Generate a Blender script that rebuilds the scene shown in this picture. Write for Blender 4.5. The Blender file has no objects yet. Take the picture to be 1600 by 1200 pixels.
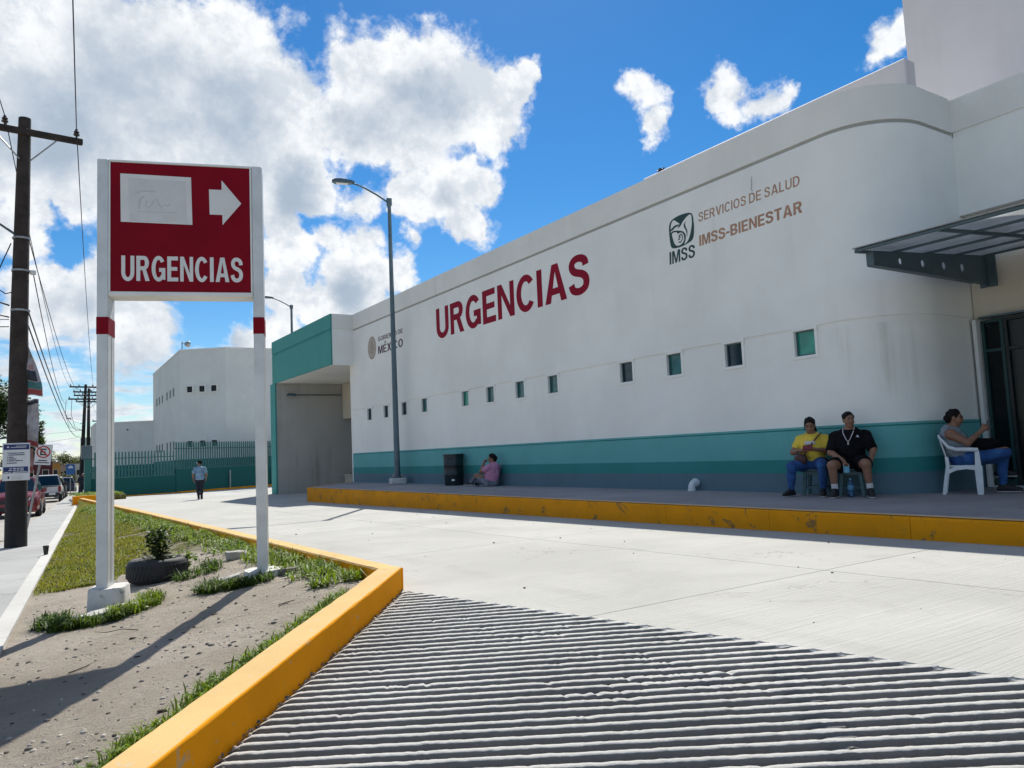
import bpy, math, random
import numpy as np
from mathutils import Vector, Matrix, noise as mnoise

random.seed(7)
RNG = np.random.default_rng(7)
SC = bpy.context.scene
COL = SC.collection
R = math.radians

# ------------------------------------------------------------------ camera
cam_d = bpy.data.cameras.new('camera')
cam = bpy.data.objects.new('camera', cam_d)
COL.objects.link(cam)
cam_d.sensor_width = 36.0
cam_d.lens = 27.0
cam_d.clip_start = 0.05
cam_d.clip_end = 6000
YAW, PITCH, ROLL = 0.5810944, 0.0872492, -0.0439567
fw = Vector((math.sin(YAW) * math.cos(PITCH), math.cos(YAW) * math.cos(PITCH), math.sin(PITCH)))
r0 = Vector((math.cos(YAW), -math.sin(YAW), 0))
u0 = r0.cross(fw)
rr = r0 * math.cos(ROLL) + u0 * math.sin(ROLL)
uu = -r0 * math.sin(ROLL) + u0 * math.cos(ROLL)
CAM = Vector((0, 0, 0.92))
cam.matrix_world = Matrix(((rr.x, uu.x, -fw.x, CAM.x), (rr.y, uu.y, -fw.y, CAM.y), (rr.z, uu.z, -fw.z, CAM.z), (0, 0, 0, 1)))
SC.camera = cam

# ------------------------------------------------------------------ view / render
SC.view_settings.view_transform = 'Standard'
SC.view_settings.look = 'None'
SC.view_settings.gamma = 1.0
SC.view_settings.use_curve_mapping = False
SC.view_settings.exposure = 0.95
SC.render.engine = 'CYCLES'
SC.cycles.use_denoising = True
SC.cycles.max_bounces = 8
SC.cycles.transparent_max_bounces = 12
SC.cycles.sample_clamp_indirect = 6.0

# ------------------------------------------------------------------ sun + sky
SUN = Vector((0.51, 0.75, 1.0)).normalized()
SUN_EL = math.asin(SUN.z)
SUN_AZ = math.atan2(SUN.x, SUN.y)
sd = bpy.data.lights.new('sun', 'SUN')
sd.energy = 3.3
sd.angle = R(0.5)
sd.color = (1.0, 0.955, 0.87)
so = bpy.data.objects.new('sun', sd)
COL.objects.link(so)
so.rotation_euler = (-SUN).to_track_quat('-Z', 'Y').to_euler()

world = bpy.data.worlds.new('World')
SC.world = world
world.use_nodes = True
WT = world.node_tree
WT.nodes.clear()


class NT:
    """small helper for writing node trees"""

    def __init__(s, tree):
        s.t = tree

    def n(s, typ, **kw):
        nd = s.t.nodes.new(typ)
        for k, v in kw.items():
            setattr(nd, k, v)
        return nd

    def set(s, sock, v):
        if hasattr(v, 'is_output') or isinstance(v, bpy.types.NodeSocket):
            s.t.links.new(v, sock)
        else:
            sock.default_value = v

    def math(s, op, a, b=None, c=None, clamp=False):
        nd = s.n('ShaderNodeMath', operation=op, use_clamp=clamp)
        s.set(nd.inputs[0], a)
        if b is not None:
            s.set(nd.inputs[1], b)
        if c is not None:
            s.set(nd.inputs[2], c)
        return nd.outputs[0]

    def vmath(s, op, a, b=None, out=0):
        nd = s.n('ShaderNodeVectorMath', operation=op)
        s.set(nd.inputs[0], a)
        if b is not None:
            s.set(nd.inputs[1], b)
        return nd.outputs['Value'] if op in ('DOT_PRODUCT', 'LENGTH') else nd.outputs[0]

    def scale(s, a, f):
        nd = s.n('ShaderNodeVectorMath', operation='SCALE')
        s.set(nd.inputs[0], a)
        s.set(nd.inputs['Scale'], f)
        return nd.outputs[0]

    def noise(s, vec, scale, detail=4, rough=0.55, dist=0.0, out='Fac'):
        nd = s.n('ShaderNodeTexNoise')
        if vec is not None:
            s.set(nd.inputs['Vector'], vec)
        nd.inputs['Scale'].default_value = scale
        nd.inputs['Detail'].default_value = detail
        nd.inputs['Roughness'].default_value = rough
        nd.inputs['Distortion'].default_value = dist
        return nd.outputs[out]

    def ramp(s, v, a, b, c=0.0, d=1.0, smooth=True):
        nd = s.n('ShaderNodeMapRange', interpolation_type='SMOOTHSTEP' if smooth else 'LINEAR')
        s.set(nd.inputs['Value'], v)
        for k, x in zip(('From Min', 'From Max', 'To Min', 'To Max'), (a, b, c, d)):
            nd.inputs[k].default_value = x
        return nd.outputs[0]

    def mix(s, f, a, b, mode='MIX'):
        nd = s.n('ShaderNodeMix', data_type='RGBA', blend_type=mode)
        s.set(nd.inputs[0], f)
        for sock, v in ((nd.inputs[6], a), (nd.inputs[7], b)):
            if isinstance(v, (tuple, list)):
                sock.default_value = (*v[:3], 1)
            else:
                s.t.links.new(v, sock)
        return nd.outputs[2]

    def link(s, a, b):
        s.t.links.new(a, b)


w = NT(WT)
wout = w.n('ShaderNodeOutputWorld')
wbg = w.n('ShaderNodeBackground')
w.link(wbg.outputs[0], wout.inputs[0])
SKY_STRENGTH = 0.10
wbg.inputs['Strength'].default_value = SKY_STRENGTH
sky = w.n('ShaderNodeTexSky', sky_type='NISHITA')
sky.sun_disc = False
sky.sun_elevation = SUN_EL
sky.sun_rotation = SUN_AZ
sky.altitude = 20
sky.air_density = 1.0
sky.dust_density = 0.1
sky.ozone_density = 4.0
hs = w.n('ShaderNodeHueSaturation')
hs.inputs['Saturation'].default_value = 1.36
hs.inputs['Value'].default_value = 0.56
w.link(sky.outputs[0], hs.inputs['Color'])
tc = w.n('ShaderNodeTexCoord')
DIR = tc.outputs['Generated']
# cumulus banks: (direction x, y, z, angular radius)
CLOUDS = [
    (0.0204, 0.8945, 0.4467, 0.093),
    (0.1033, 0.8897, 0.4448, 0.1204),
    (0.1872, 0.8791, 0.4384, 0.1178),
    (0.2589, 0.8791, 0.4003, 0.0981),
    (0.1736, 0.9195, 0.3527, 0.1123),
    (0.0955, 0.9341, 0.344, 0.0929),
    (0.0219, 0.9283, 0.3712, 0.103),
    (0.2775, 0.8932, 0.3538, 0.075),
    (0.3413, 0.8213, 0.4572, 0.0614),
    (0.3719, 0.8178, 0.4391, 0.0872),
    (0.4279, 0.7932, 0.4332, 0.0797),
    (0.4705, 0.7746, 0.4227, 0.0634),
    (0.5067, 0.7428, 0.4376, 0.0353),
    (0.5201, 0.7223, 0.4559, 0.0208),
    (0.494, 0.7693, 0.4052, 0.0511),
    (0.4083, 0.8272, 0.386, 0.0596),
    (0.3502, 0.8476, 0.3986, 0.0671),
    (0.4511, 0.8283, 0.3322, 0.0478),
    (0.417, 0.8502, 0.3215, 0.0416),
    (0.4885, 0.8042, 0.3386, 0.0391),
    (0.4776, 0.8297, 0.289, 0.0387),
    (0.4164, 0.8676, 0.2717, 0.0193),
    (0.3714, 0.8751, 0.3101, 0.0328),
    (0.3192, 0.8894, 0.3272, 0.0382),
    (0.2847, 0.9228, 0.2595, 0.0511),
    (0.3349, 0.9028, 0.2698, 0.0328),
    (0.3718, 0.8897, 0.2649, 0.0305),
    (0.2745, 0.9124, 0.3036, 0.0404),
    (0.3682, 0.9056, 0.2105, 0.0631),
    (0.3253, 0.9281, 0.1814, 0.0418),
    (0.4057, 0.8866, 0.222, 0.0353),
    (0.2806, 0.9391, 0.1982, 0.0429),
    (0.2678, 0.9527, 0.1436, 0.0514),
    (0.0114, 0.952, 0.3057, 0.0409),
    (0.0531, 0.9506, 0.306, 0.0343),
    (-0.0055, 0.963, 0.2693, 0.037),
    (0.012, 0.9651, 0.2615, 0.0225),
    (0.0493, 0.9806, 0.1896, 0.0581),
    (0.0246, 0.9777, 0.2088, 0.0457),
    (0.0803, 0.9738, 0.2127, 0.0472),
    (0.1205, 0.9803, 0.1568, 0.0645),
    (0.0073, 0.986, 0.1664, 0.0453),
    (0.6274, 0.6539, 0.4228, 0.025),
    (0.6414, 0.6476, 0.4113, 0.0233),
    (0.6503, 0.6535, 0.3874, 0.0218),
    (0.6487, 0.6644, 0.3711, 0.0135),
    (0.7054, 0.5805, 0.4067, 0.0326),
    (0.6977, 0.5936, 0.4011, 0.0205),
    (0.7221, 0.5779, 0.3802, 0.0229),
    (0.7406, 0.5508, 0.3849, 0.0291),
    (0.7477, 0.5382, 0.3889, 0.02),
    (0.7966, 0.4362, 0.4185, 0.0301),
    (0.7927, 0.4534, 0.4074, 0.0229),
    (0.7889, 0.467, 0.3993, 0.0139),
    (0.8017, 0.4168, 0.4284, 0.0259),
]
# the thick, shaded bellies of the larger clouds
CORES = [
    (0.0996, 0.9129, 0.3957, 0.1323),
    (0.1914, 0.9017, 0.3878, 0.1060),
    (0.0277, 0.9277, 0.3722, 0.0977),
    (0.4074, 0.8144, 0.4133, 0.0644),
    (0.3632, 0.8387, 0.4058, 0.0513),
    (0.4447, 0.7929, 0.4166, 0.0388),
    (0.0555, 0.9802, 0.1900, 0.0435),
    (0.2034, 0.9707, 0.1279, 0.0768),
    (0.1346, 0.9845, 0.1125, 0.0580),
    (0.3540, 0.9139, 0.1987, 0.0401),
    (0.2871, 0.9008, 0.3259, 0.0514),
    (0.4516, 0.8295, 0.3285, 0.0266),
]
wn = w.noise(DIR, 6.0, 5, 0.6, 0.0, 'Color')
warp = w.scale(w.vmath('SUBTRACT', wn, (0.5, 0.5, 0.5)), 0.085)
wn2 = w.noise(DIR, 26.0, 4, 0.6, 0.0, 'Color')
warp2 = w.scale(w.vmath('SUBTRACT', wn2, (0.5, 0.5, 0.5)), 0.030)
wn3 = w.noise(DIR, 70.0, 4, 0.6, 0.0, 'Color')
warp3 = w.scale(w.vmath('SUBTRACT', wn3, (0.5, 0.5, 0.5)), 0.016)
WD = w.vmath('NORMALIZE', w.vmath('ADD', DIR, w.vmath('ADD', warp, w.vmath('ADD', warp2, warp3))))
dens = None
for (cx, cy, cz, cr) in CLOUDS:
    dt = w.vmath('DOT_PRODUCT', WD, (cx, cy, cz))
    k = 2.0 / (cr * cr * 0.86)
    q = 0.85 if cr > 0.034 else 0.60
    v = w.math('MULTIPLY_ADD', dt, k * q, q - k * q)
    dens = v if dens is None else w.math('SMOOTH_MAX', dens, v, 0.25)
fb = w.noise(DIR, 15.0, 10, 0.66)
fbf = w.noise(DIR, 42.0, 8, 0.62)
body = dens
dens = w.math('ADD', dens, w.math('MULTIPLY', w.math('MAXIMUM', w.math('SUBTRACT', dens, 0.30), 0.0), 1.6))
dens = w.math('ADD', dens, w.math('MULTIPLY_ADD', fb, 2.7, -1.30))
dens = w.math('ADD', dens, w.math('MULTIPLY_ADD', fbf, 1.1, -0.55))
# broken layer of distant clouds low over the horizon, and unseen cumulus outside the view, thickened to brighten the facade
sep = w.n('ShaderNodeSeparateXYZ')
w.link(DIR, sep.inputs[0])
zc = w.math('MAXIMUM', sep.outputs[2], 0.0)
flat = w.n('ShaderNodeCombineXYZ')
den = w.math('ADD', zc, 0.16)
w.link(w.math('DIVIDE', sep.outputs[0], den), flat.inputs[0])
w.link(w.math('DIVIDE', sep.outputs[1], den), flat.inputs[1])
low = w.noise(flat.outputs[0], 2.6, 10, 0.62, 0.4)
lowm = w.ramp(sep.outputs[2], 0.11, 0.25, 1.0, 0.0)
lowd = w.math('MULTIPLY_ADD', low, 5.2, -2.28)
lowd = w.math('ADD', lowd, w.math('MULTIPLY_ADD', lowm, 1.5, -1.5))
view_c = w.vmath('DOT_PRODUCT', DIR, (fw.x, fw.y, fw.z))
outm = w.ramp(view_c, 0.62, 0.80, 1.0, 0.0)
far_n = w.noise(DIR, 3.2, 9, 0.60)
fard = w.math('MULTIPLY_ADD', far_n, 5.0, -2.35)
fard = w.math('ADD', fard, w.math('MULTIPLY_ADD', outm, 2.4, -2.4))
dall = w.math('MAXIMUM', w.math('MAXIMUM', dens, lowd), fard)
alpha = w.ramp(dall, -0.05, 0.80)
# lighting on the clouds: compare the density with the density a little further towards the sun
DS = w.vmath('ADD', DIR, (SUN.x * 0.035 - 0.0, SUN.y * 0.035, SUN.z * 0.035))
fb2 = w.noise(DS, 15.0, 10, 0.66)
fbf2 = w.noise(w.vmath('ADD', DIR, (SUN.x * 0.012, SUN.y * 0.012, SUN.z * 0.012)), 42.0, 8, 0.62)
slope = w.math('ADD', w.math('MULTIPLY', w.math('SUBTRACT', fb, fb2), 2.1), w.math('MULTIPLY', w.math('SUBTRACT', fbf, fbf2), 0.9))
lit = w.ramp(slope, -0.42, 0.40)
soft = w.noise(DIR, 6.0, 5, 0.55)
core = None
for (cx, cy, cz, cr) in CORES:
    v = w.math('MULTIPLY_ADD', w.vmath('DOT_PRODUCT', WD, (cx, cy, cz)), 2.0 / (cr * cr), 1.0 - 2.0 / (cr * cr))
    core = v if core is None else w.math('SMOOTH_MAX', core, v, 0.3)
core = w.math('MAXIMUM', core, w.math('MULTIPLY_ADD', w.math('MAXIMUM', lowd, fard), 0.8, -0.25))
core = w.math('ADD', core, w.math('ADD', w.math('MULTIPLY_ADD', soft, 2.6, -1.3), w.math('MULTIPLY_ADD', fb, 1.8, -0.9)))
thick = w.ramp(core, 0.0, 1.45)
edge = w.ramp(dall, 0.10, 0.75, 1.0, 0.0)
white = w.math('MULTIPLY', w.math('MULTIPLY_ADD', lit, 0.50, 0.50), w.math('MULTIPLY_ADD', thick, -0.90, 1.0))
white = w.math('MAXIMUM', w.math('MULTIPLY', edge, 0.95), white, clamp=True)
ccol = w.mix(white, (1.85, 2.35, 3.0), (5.2, 5.3, 5.4))
skyc = w.mix(alpha, hs.outputs[0], ccol)
w.link(skyc, wbg.inputs['Color'])

# ------------------------------------------------------------------ tagging and linking
GROUPS = {}


def tag(o, label=None, cat=None, group=None, kind=None):
    if label:
        o['label'] = label
    if cat:
        o['category'] = cat
    if group:
        o['group'] = group
    if kind:
        o['kind'] = kind
    return o


def thing(name, label, cat, loc=(0, 0, 0), rz=0.0, group=None):
    o = bpy.data.objects.new(name, None)
    o.empty_display_size = 0.2
    COL.objects.link(o)
    o.location = loc
    o.rotation_euler = (0, 0, rz)
    return tag(o, label, cat, group)


def link(name, me, mat=None, parent=None, loc=None, rot=None):
    o = bpy.data.objects.new(name, me)
    COL.objects.link(o)
    if mat is not None and not me.materials:
        me.materials.append(mat)
    if parent is not None:
        o.parent = parent
    if loc is not None:
        o.location = loc
    if rot is not None:
        o.rotation_euler = rot
    return o


def kids(o):
    return [c for c in bpy.data.objects if c.parent is o]


def copy_tree(root, loc, rz=None, label=None, group=None):
    r = root.copy()
    COL.objects.link(r)
    r.location = loc
    if rz is not None:
        r.rotation_euler = (0, 0, rz)
    if label:
        r['label'] = label
    if group:
        r['group'] = group
    for ch in kids(root):
        c = ch.copy()
        COL.objects.link(c)
        c.parent = r
        for g in kids(ch):
            d = g.copy()
            COL.objects.link(d)
            d.parent = c
    return r


class MB:
    """collects vertices and faces; build() links them as one mesh object"""

    def __init__(s):
        s.v = []
        s.f = []

    def add(s, vs, fs):
        b = len(s.v)
        s.v += [tuple(p) for p in vs]
        s.f += [tuple(b + i for i in q) for q in fs]
        return s

    def box(s, c, d, rot=None, bevel=0.0):
        x, y, z = d[0] / 2, d[1] / 2, d[2] / 2
        b = min(bevel, x * .49, y * .49, z * .49)
        if b <= 0:
            vs = [(sx * x, sy * y, sz * z) for sx in (-1, 1) for sy in (-1, 1) for sz in (-1, 1)]
            fs = [(0, 1, 3, 2), (4, 6, 7, 5), (0, 4, 5, 1), (2, 3, 7, 6), (0, 2, 6, 4), (1, 5, 7, 3)]
        else:
            vs = []
            for sx in (-1, 1):
                for sy in (-1, 1):
                    for sz in (-1, 1):
                        vs += [(sx * x, sy * (y - b), sz * (z - b)), (sx * (x - b), sy * y, sz * (z - b)), (sx * (x - b), sy * (y - b), sz * z)]
            fs = []
            ix = lambda a, b_, c_, k: ((a * 2 + b_) * 2 + c_) * 3 + k
            fs += [tuple(ix(a, *p, 0) for p in ((0, 0), (0, 1), (1, 1), (1, 0))) for a in (0, 1)]
            fs += [tuple(ix(p[0], a, p[1], 1) for p in ((0, 0), (0, 1), (1, 1), (1, 0))) for a in (0, 1)]
            fs += [tuple(ix(p[0], p[1], a, 2) for p in ((0, 0), (0, 1), (1, 1), (1, 0))) for a in (0, 1)]
            for a in (0, 1):
                for c_ in (0, 1):
                    fs.append((ix(a, c_, 0, 0), ix(a, c_, 1, 0), ix(a, c_, 1, 1), ix(a, c_, 0, 1)))
                    fs.append((ix(a, 0, c_, 0), ix(a, 1, c_, 0), ix(a, 1, c_, 2), ix(a, 0, c_, 2)))
                    fs.append((ix(0, a, c_, 1), ix(1, a, c_, 1), ix(1, a, c_, 2), ix(0, a, c_, 2)))
            for a in (0, 1):
                for b_ in (0, 1):
                    for c_ in (0, 1):
                        fs.append((ix(a, b_, c_, 0), ix(a, b_, c_, 1), ix(a, b_, c_, 2)))
        M = Matrix.Identity(3) if rot is None else (rot if isinstance(rot, Matrix) else Matrix.Rotation(rot, 3, 'Z'))
        c = Vector(c)
        return s.add([M @ Vector(p) + c for p in vs], fs)

    def tube(s, pts, rad, n=8, cap=True):
        pts = [Vector(p) for p in pts]
        rads = rad if isinstance(rad, (list, tuple)) else [rad] * len(pts)
        rings = []
        prev = None
        for i, p in enumerate(pts):
            d = (pts[min(i + 1, len(pts) - 1)] - pts[max(i - 1, 0)]).normalized()
            if prev is None:
                a = Vector((0, 0, 1)) if abs(d.z) < .9 else Vector((1, 0, 0))
                a = (a - d * a.dot(d)).normalized()
            else:
                a = (prev - d * prev.dot(d)).normalized()
            prev = a
            b = d.cross(a)
            rings.append([p + (a * math.cos(t) + b * math.sin(t)) * rads[i] for t in [2 * math.pi * j / n for j in range(n)]])
        vs = [q for r_ in rings for q in r_]
        fs = [(i * n + j, i * n + (j + 1) % n, (i + 1) * n + (j + 1) % n, (i + 1) * n + j) for i in range(len(pts) - 1) for j in range(n)]
        if cap:
            fs += [tuple(range(n))[::-1], tuple((len(pts) - 1) * n + j for j in range(n))]
        return s.add(vs, fs)

    def lathe(s, prof, c=(0, 0, 0), n=20, axis='Z'):
        vs = []
        for (r_, z) in prof:
            for j in range(n):
                t = 2 * math.pi * j / n
                p = (r_ * math.cos(t), r_ * math.sin(t), z)
                if axis == 'X':
                    p = (p[2], p[0], p[1])
                elif axis == 'Y':
                    p = (p[0], p[2], p[1])
                vs.append((p[0] + c[0], p[1] + c[1], p[2] + c[2]))
        m = len(prof)
        fs = [(i * n + j, i * n + (j + 1) % n, (i + 1) * n + (j + 1) % n, (i + 1) * n + j) for i in range(m - 1) for j in range(n)]
        fs += [tuple(range(n))[::-1], tuple((m - 1) * n + j for j in range(n))]
        return s.add(vs, fs)

    def prism(s, poly, z0, z1):
        """poly in XY; z0/z1 numbers or functions of (x, y)"""
        f0 = z0 if callable(z0) else (lambda x, y: z0)
        f1 = z1 if callable(z1) else (lambda x, y: z1)
        n = len(poly)
        vs = [(x, y, f0(x, y)) for x, y in poly] + [(x, y, f1(x, y)) for x, y in poly]
        fs = [tuple(range(n))[::-1], tuple(range(n, 2 * n))] + [(i, (i + 1) % n, n + (i + 1) % n, n + i) for i in range(n)]
        return s.add(vs, fs)

    def extrude(s, poly3, d):
        n = len(poly3)
        d = Vector(d)
        vs = [Vector(p) for p in poly3] + [Vector(p) + d for p in poly3]
        fs = [tuple(range(n))[::-1], tuple(range(n, 2 * n))] + [(i, (i + 1) % n, n + (i + 1) % n, n + i) for i in range(n)]
        return s.add(vs, fs)

    def loft(s, rings, cap=True):
        n = len(rings[0])
        vs = [p for r_ in rings for p in r_]
        fs = [(i * n + j, i * n + (j + 1) % n, (i + 1) * n + (j + 1) % n, (i + 1) * n + j) for i in range(len(rings) - 1) for j in range(n)]
        if cap:
            fs += [tuple(range(n))[::-1], tuple((len(rings) - 1) * n + j for j in range(n))]
        return s.add(vs, fs)

    def mesh(s, name, smooth=None):
        me = bpy.data.meshes.new(name)
        me.from_pydata([tuple(p) for p in s.v], [], s.f)
        me.validate()
        import bmesh
        bm = bmesh.new()
        bm.from_mesh(me)
        bmesh.ops.recalc_face_normals(bm, faces=bm.faces)
        bm.to_mesh(me)
        bm.free()
        if smooth is not None:
            me.polygons.foreach_set('use_smooth', [True] * len(me.polygons))
            if smooth < 180:
                try:
                    me.set_sharp_from_angle(angle=R(smooth))
                except Exception:
                    pass
        me.update()
        return me

    def build(s, name, mat, parent=None, smooth=None, loc=None, rot=None):
        return link(name, s.mesh(name, smooth), mat, parent, loc, rot)


def np_mesh(name, V, F, smooth=False):
    """fast mesh from arrays; F is (n,3) or (n,4)"""
    V = np.asarray(V, np.float32)
    F = np.asarray(F, np.int32)
    me = bpy.data.meshes.new(name)
    me.vertices.add(len(V))
    me.vertices.foreach_set('co', V.ravel())
    k = F.shape[1]
    me.loops.add(F.size)
    me.loops.foreach_set('vertex_index', F.ravel())
    me.polygons.add(len(F))
    me.polygons.foreach_set('loop_start', np.arange(0, F.size, k, dtype=np.int32))
    me.polygons.foreach_set('loop_total', np.full(len(F), k, np.int32))
    if smooth:
        me.polygons.foreach_set('use_smooth', np.ones(len(F), bool))
    me.update(calc_edges=True)
    return me


# ------------------------------------------------------------------ materials
def new_mat(name):
    m = bpy.data.materials.new(name)
    m.use_nodes = True
    t = NT(m.node_tree)
    b = m.node_tree.nodes['Principled BSDF']
    return m, t, b


def mat(name, col, rough=0.75, var=0.12, scale=4.0, bump=0.0, bscale=60.0, metal=0.0, col2=None, spots=0.0, streak=0.0, spec=0.5, detail=5, tint_obj=False):
    """weathered surface: base colour with broad mottling, optional second colour in patches, vertical streaks, fine relief"""
    m, t, b = new_mat(name)
    tcn = t.n('ShaderNodeTexCoord')
    v = tcn.outputs['Object']
    c = (*col, 1)
    n1 = t.noise(v, scale, detail, 0.6)
    lo = tuple(x * (1 - var) for x in col)
    hi = tuple(min(1, x * (1 + var)) for x in col)
    cc = t.mix(t.ramp(n1, 0.3, 0.7), lo, hi)
    if col2 is not None:
        n2 = t.noise(v, scale * 0.45, 6, 0.65, 0.4)
        cc = t.mix(t.ramp(n2, 0.52 - spots * 0.2, 0.72 - spots * 0.2), cc, col2)
    if streak:
        mp = t.n('ShaderNodeMapping')
        mp.inputs['Scale'].default_value = (1.0, 1.0, 0.09)
        t.link(v, mp.inputs['Vector'])
        n3 = t.noise(mp.outputs[0], 5.0, 5, 0.6)
        cc = t.mix(t.math('MULTIPLY', t.ramp(n3, 0.5, 0.8), streak), cc, tuple(x * 0.6 for x in col))
    if tint_obj:
        oi = t.n('ShaderNodeObjectInfo')
        h = t.n('ShaderNodeHueSaturation')
        t.link(cc, h.inputs['Color'])
        t.link(t.ramp(oi.outputs['Random'], 0, 1, 0.86, 1.1, False), h.inputs['Value'])
        cc = h.outputs[0]
    t.link(cc, b.inputs['Base Color'])
    b.inputs['Roughness'].default_value = rough
    b.inputs['Metallic'].default_value = metal
    b.inputs['Specular IOR Level'].default_value = spec
    if bump:
        nb = t.noise(v, bscale, 6, 0.65)
        bn = t.n('ShaderNodeBump')
        bn.inputs['Strength'].default_value = bump
        bn.inputs['Distance'].default_value = 0.02
        t.link(nb, bn.inputs['Height'])
        t.link(bn.outputs[0], b.inputs['Normal'])
    return m


def wall_paint(name, col, grime=0.5, scale=1.0):
    """painted render on a wall: faint roller mottling, rain streaks, patchy touch-ups, soft mildew"""
    m, t, b = new_mat(name)
    v = t.n('ShaderNodeTexCoord').outputs['Object']
    cc = t.mix(t.ramp(t.noise(v, 0.55 * scale, 5, 0.6), 0.3, 0.72), tuple(x * 0.93 for x in col), tuple(min(1, x * 1.03) for x in col))
    mp = t.n('ShaderNodeMapping')
    mp.inputs['Scale'].default_value = (1, 1, 0.06)
    t.link(v, mp.inputs['Vector'])
    st = t.ramp(t.noise(mp.outputs[0], 3.2, 6, 0.62), 0.48, 0.8)
    msk = t.ramp(t.noise(v, 0.35, 4, 0.5), 0.42, 0.66)
    cc = t.mix(t.math('MULTIPLY', t.math('MULTIPLY', st, msk), grime), cc, tuple(x * f for x, f in zip(col, (0.62, 0.62, 0.56))))
    mil = t.ramp(t.noise(v, 0.8, 8, 0.72, 0.6), 0.60, 0.80)
    cc = t.mix(t.math('MULTIPLY', mil, 0.32 * grime), cc, tuple(x * 0.55 for x in col))
    touch = t.ramp(t.noise(v, 1.3, 3, 0.4), 0.66, 0.69)
    cc = t.mix(t.math('MULTIPLY', touch, 0.25), cc, tuple(min(0.85, x * 1.12) for x in col))
    t.link(cc, b.inputs['Base Color'])
    b.inputs['Roughness'].default_value = 0.72
    b.inputs['Specular IOR Level'].default_value = 0.25
    bn = t.n('ShaderNodeBump')
    bn.inputs['Strength'].default_value = 0.22
    bn.inputs['Distance'].default_value = 0.012
    hgt = t.math('ADD', t.noise(v, 45, 5, 0.6), t.math('MULTIPLY', t.noise(v, 3.0, 3, 0.5), 1.2))
    t.link(hgt, bn.inputs['Height'])
    t.link(bn.outputs[0], b.inputs['Normal'])
    return m


def concrete(name, col, dark=0.8, brush=False, bump=0.35, stain=(0.55, 0.52, 0.47), amount=0.35, tone=0.0):
    m, t, b = new_mat(name)
    v = t.n('ShaderNodeTexCoord').outputs['Object']
    cc = t.mix(t.ramp(t.noise(v, 0.5, 6, 0.6, 0.3), 0.32, 0.7), tuple(x * dark for x in col), col)
    cc = t.mix(t.math('MULTIPLY', t.ramp(t.noise(v, 1.6, 8, 0.7, 0.5), 0.55, 0.75), amount), cc, tuple(x * s_ for x, s_ in zip(col, stain)))
    cc = t.mix(t.math('MULTIPLY', t.ramp(t.noise(v, 130, 4, 0.7), 0.35, 0.7), 0.16), cc, tuple(x * 0.55 for x in col))
    spk = t.ramp(t.noise(v, 34, 2, 0.5), 0.73, 0.77)
    cc = t.mix(t.math('MULTIPLY', spk, 0.22), cc, tuple(x * 0.4 for x in col))
    hgt = t.noise(v, 90, 6, 0.7)
    if tone:
        oi = t.n('ShaderNodeObjectInfo')
        h_ = t.n('ShaderNodeHueSaturation')
        t.link(cc, h_.inputs['Color'])
        t.link(t.ramp(oi.outputs['Random'], 0, 1, 1 - tone, 1 + tone * .6, False), h_.inputs['Value'])
        cc = h_.outputs[0]
        # faint tyre tracks along the lane, oil spots and a few hair cracks
        mt = t.n('ShaderNodeMapping')
        mt.inputs['Scale'].default_value = (1.6, 0.05, 1.0)
        t.link(v, mt.inputs['Vector'])
        trk = t.ramp(t.noise(mt.outputs[0], 1.3, 4, 0.6), 0.56, 0.72)
        trk = t.math('MULTIPLY', trk, t.ramp(t.noise(v, 1.1, 6, 0.65), 0.35, 0.65))
        cc = t.mix(t.math('MULTIPLY', trk, 0.22), cc, tuple(x * 0.55 for x in col))
        oil = t.ramp(t.noise(v, 5.5, 3, 0.5), 0.74, 0.82)
        cc = t.mix(t.math('MULTIPLY', oil, 0.35), cc, tuple(x * 0.42 for x in col))
        vo = t.n('ShaderNodeTexVoronoi', feature='DISTANCE_TO_EDGE')
        wv = t.vmath('ADD', v, t.scale(t.vmath('SUBTRACT', t.noise(v, 2.5, 5, 0.6, out='Color'), (.5, .5, .5)), 0.9))
        t.link(wv, vo.inputs['Vector'])
        vo.inputs['Scale'].default_value = 0.42
        crk = t.math('MULTIPLY', t.ramp(vo.outputs['Distance'], 0.0015, 0.005, 1.0, 0.0), t.ramp(t.noise(v, 0.6, 3, 0.5), 0.52, 0.6))
        cc = t.mix(t.math('MULTIPLY', crk, 0.55), cc, tuple(x * 0.3 for x in col))
    if brush:
        mp = t.n('ShaderNodeMapping')
        mp.inputs['Scale'].default_value = (0.5, 26.0, 1.0)
        mp.inputs['Rotation'].default_value = (0, 0, 0)
        t.link(v, mp.inputs['Vector'])
        br = t.noise(mp.outputs[0], 1.6, 4, 0.6)
        hgt = t.math('ADD', t.math('MULTIPLY', hgt, 0.6), t.math('MULTIPLY', br, 1.6))
        mp2 = t.n('ShaderNodeMapping')
        mp2.inputs['Scale'].default_value = (0.35, 3.2, 1.0)
        t.link(v, mp2.inputs['Vector'])
        sw = t.ramp(t.noise(mp2.outputs[0], 1.0, 6, 0.65), 0.5, 0.72)
        cc = t.mix(t.math('MULTIPLY', sw, 0.22), cc, tuple(x * 0.72 for x in col))
    t.link(cc, b.inputs['Base Color'])
    b.inputs['Roughness'].default_value = 0.88
    b.inputs['Specular IOR Level'].default_value = 0.25
    bn = t.n('ShaderNodeBump')
    bn.inputs['Strength'].default_value = bump
    bn.inputs['Distance'].default_value = 0.012
    t.link(hgt, bn.inputs['Height'])
    t.link(bn.outputs[0], b.inputs['Normal'])
    return m


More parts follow.
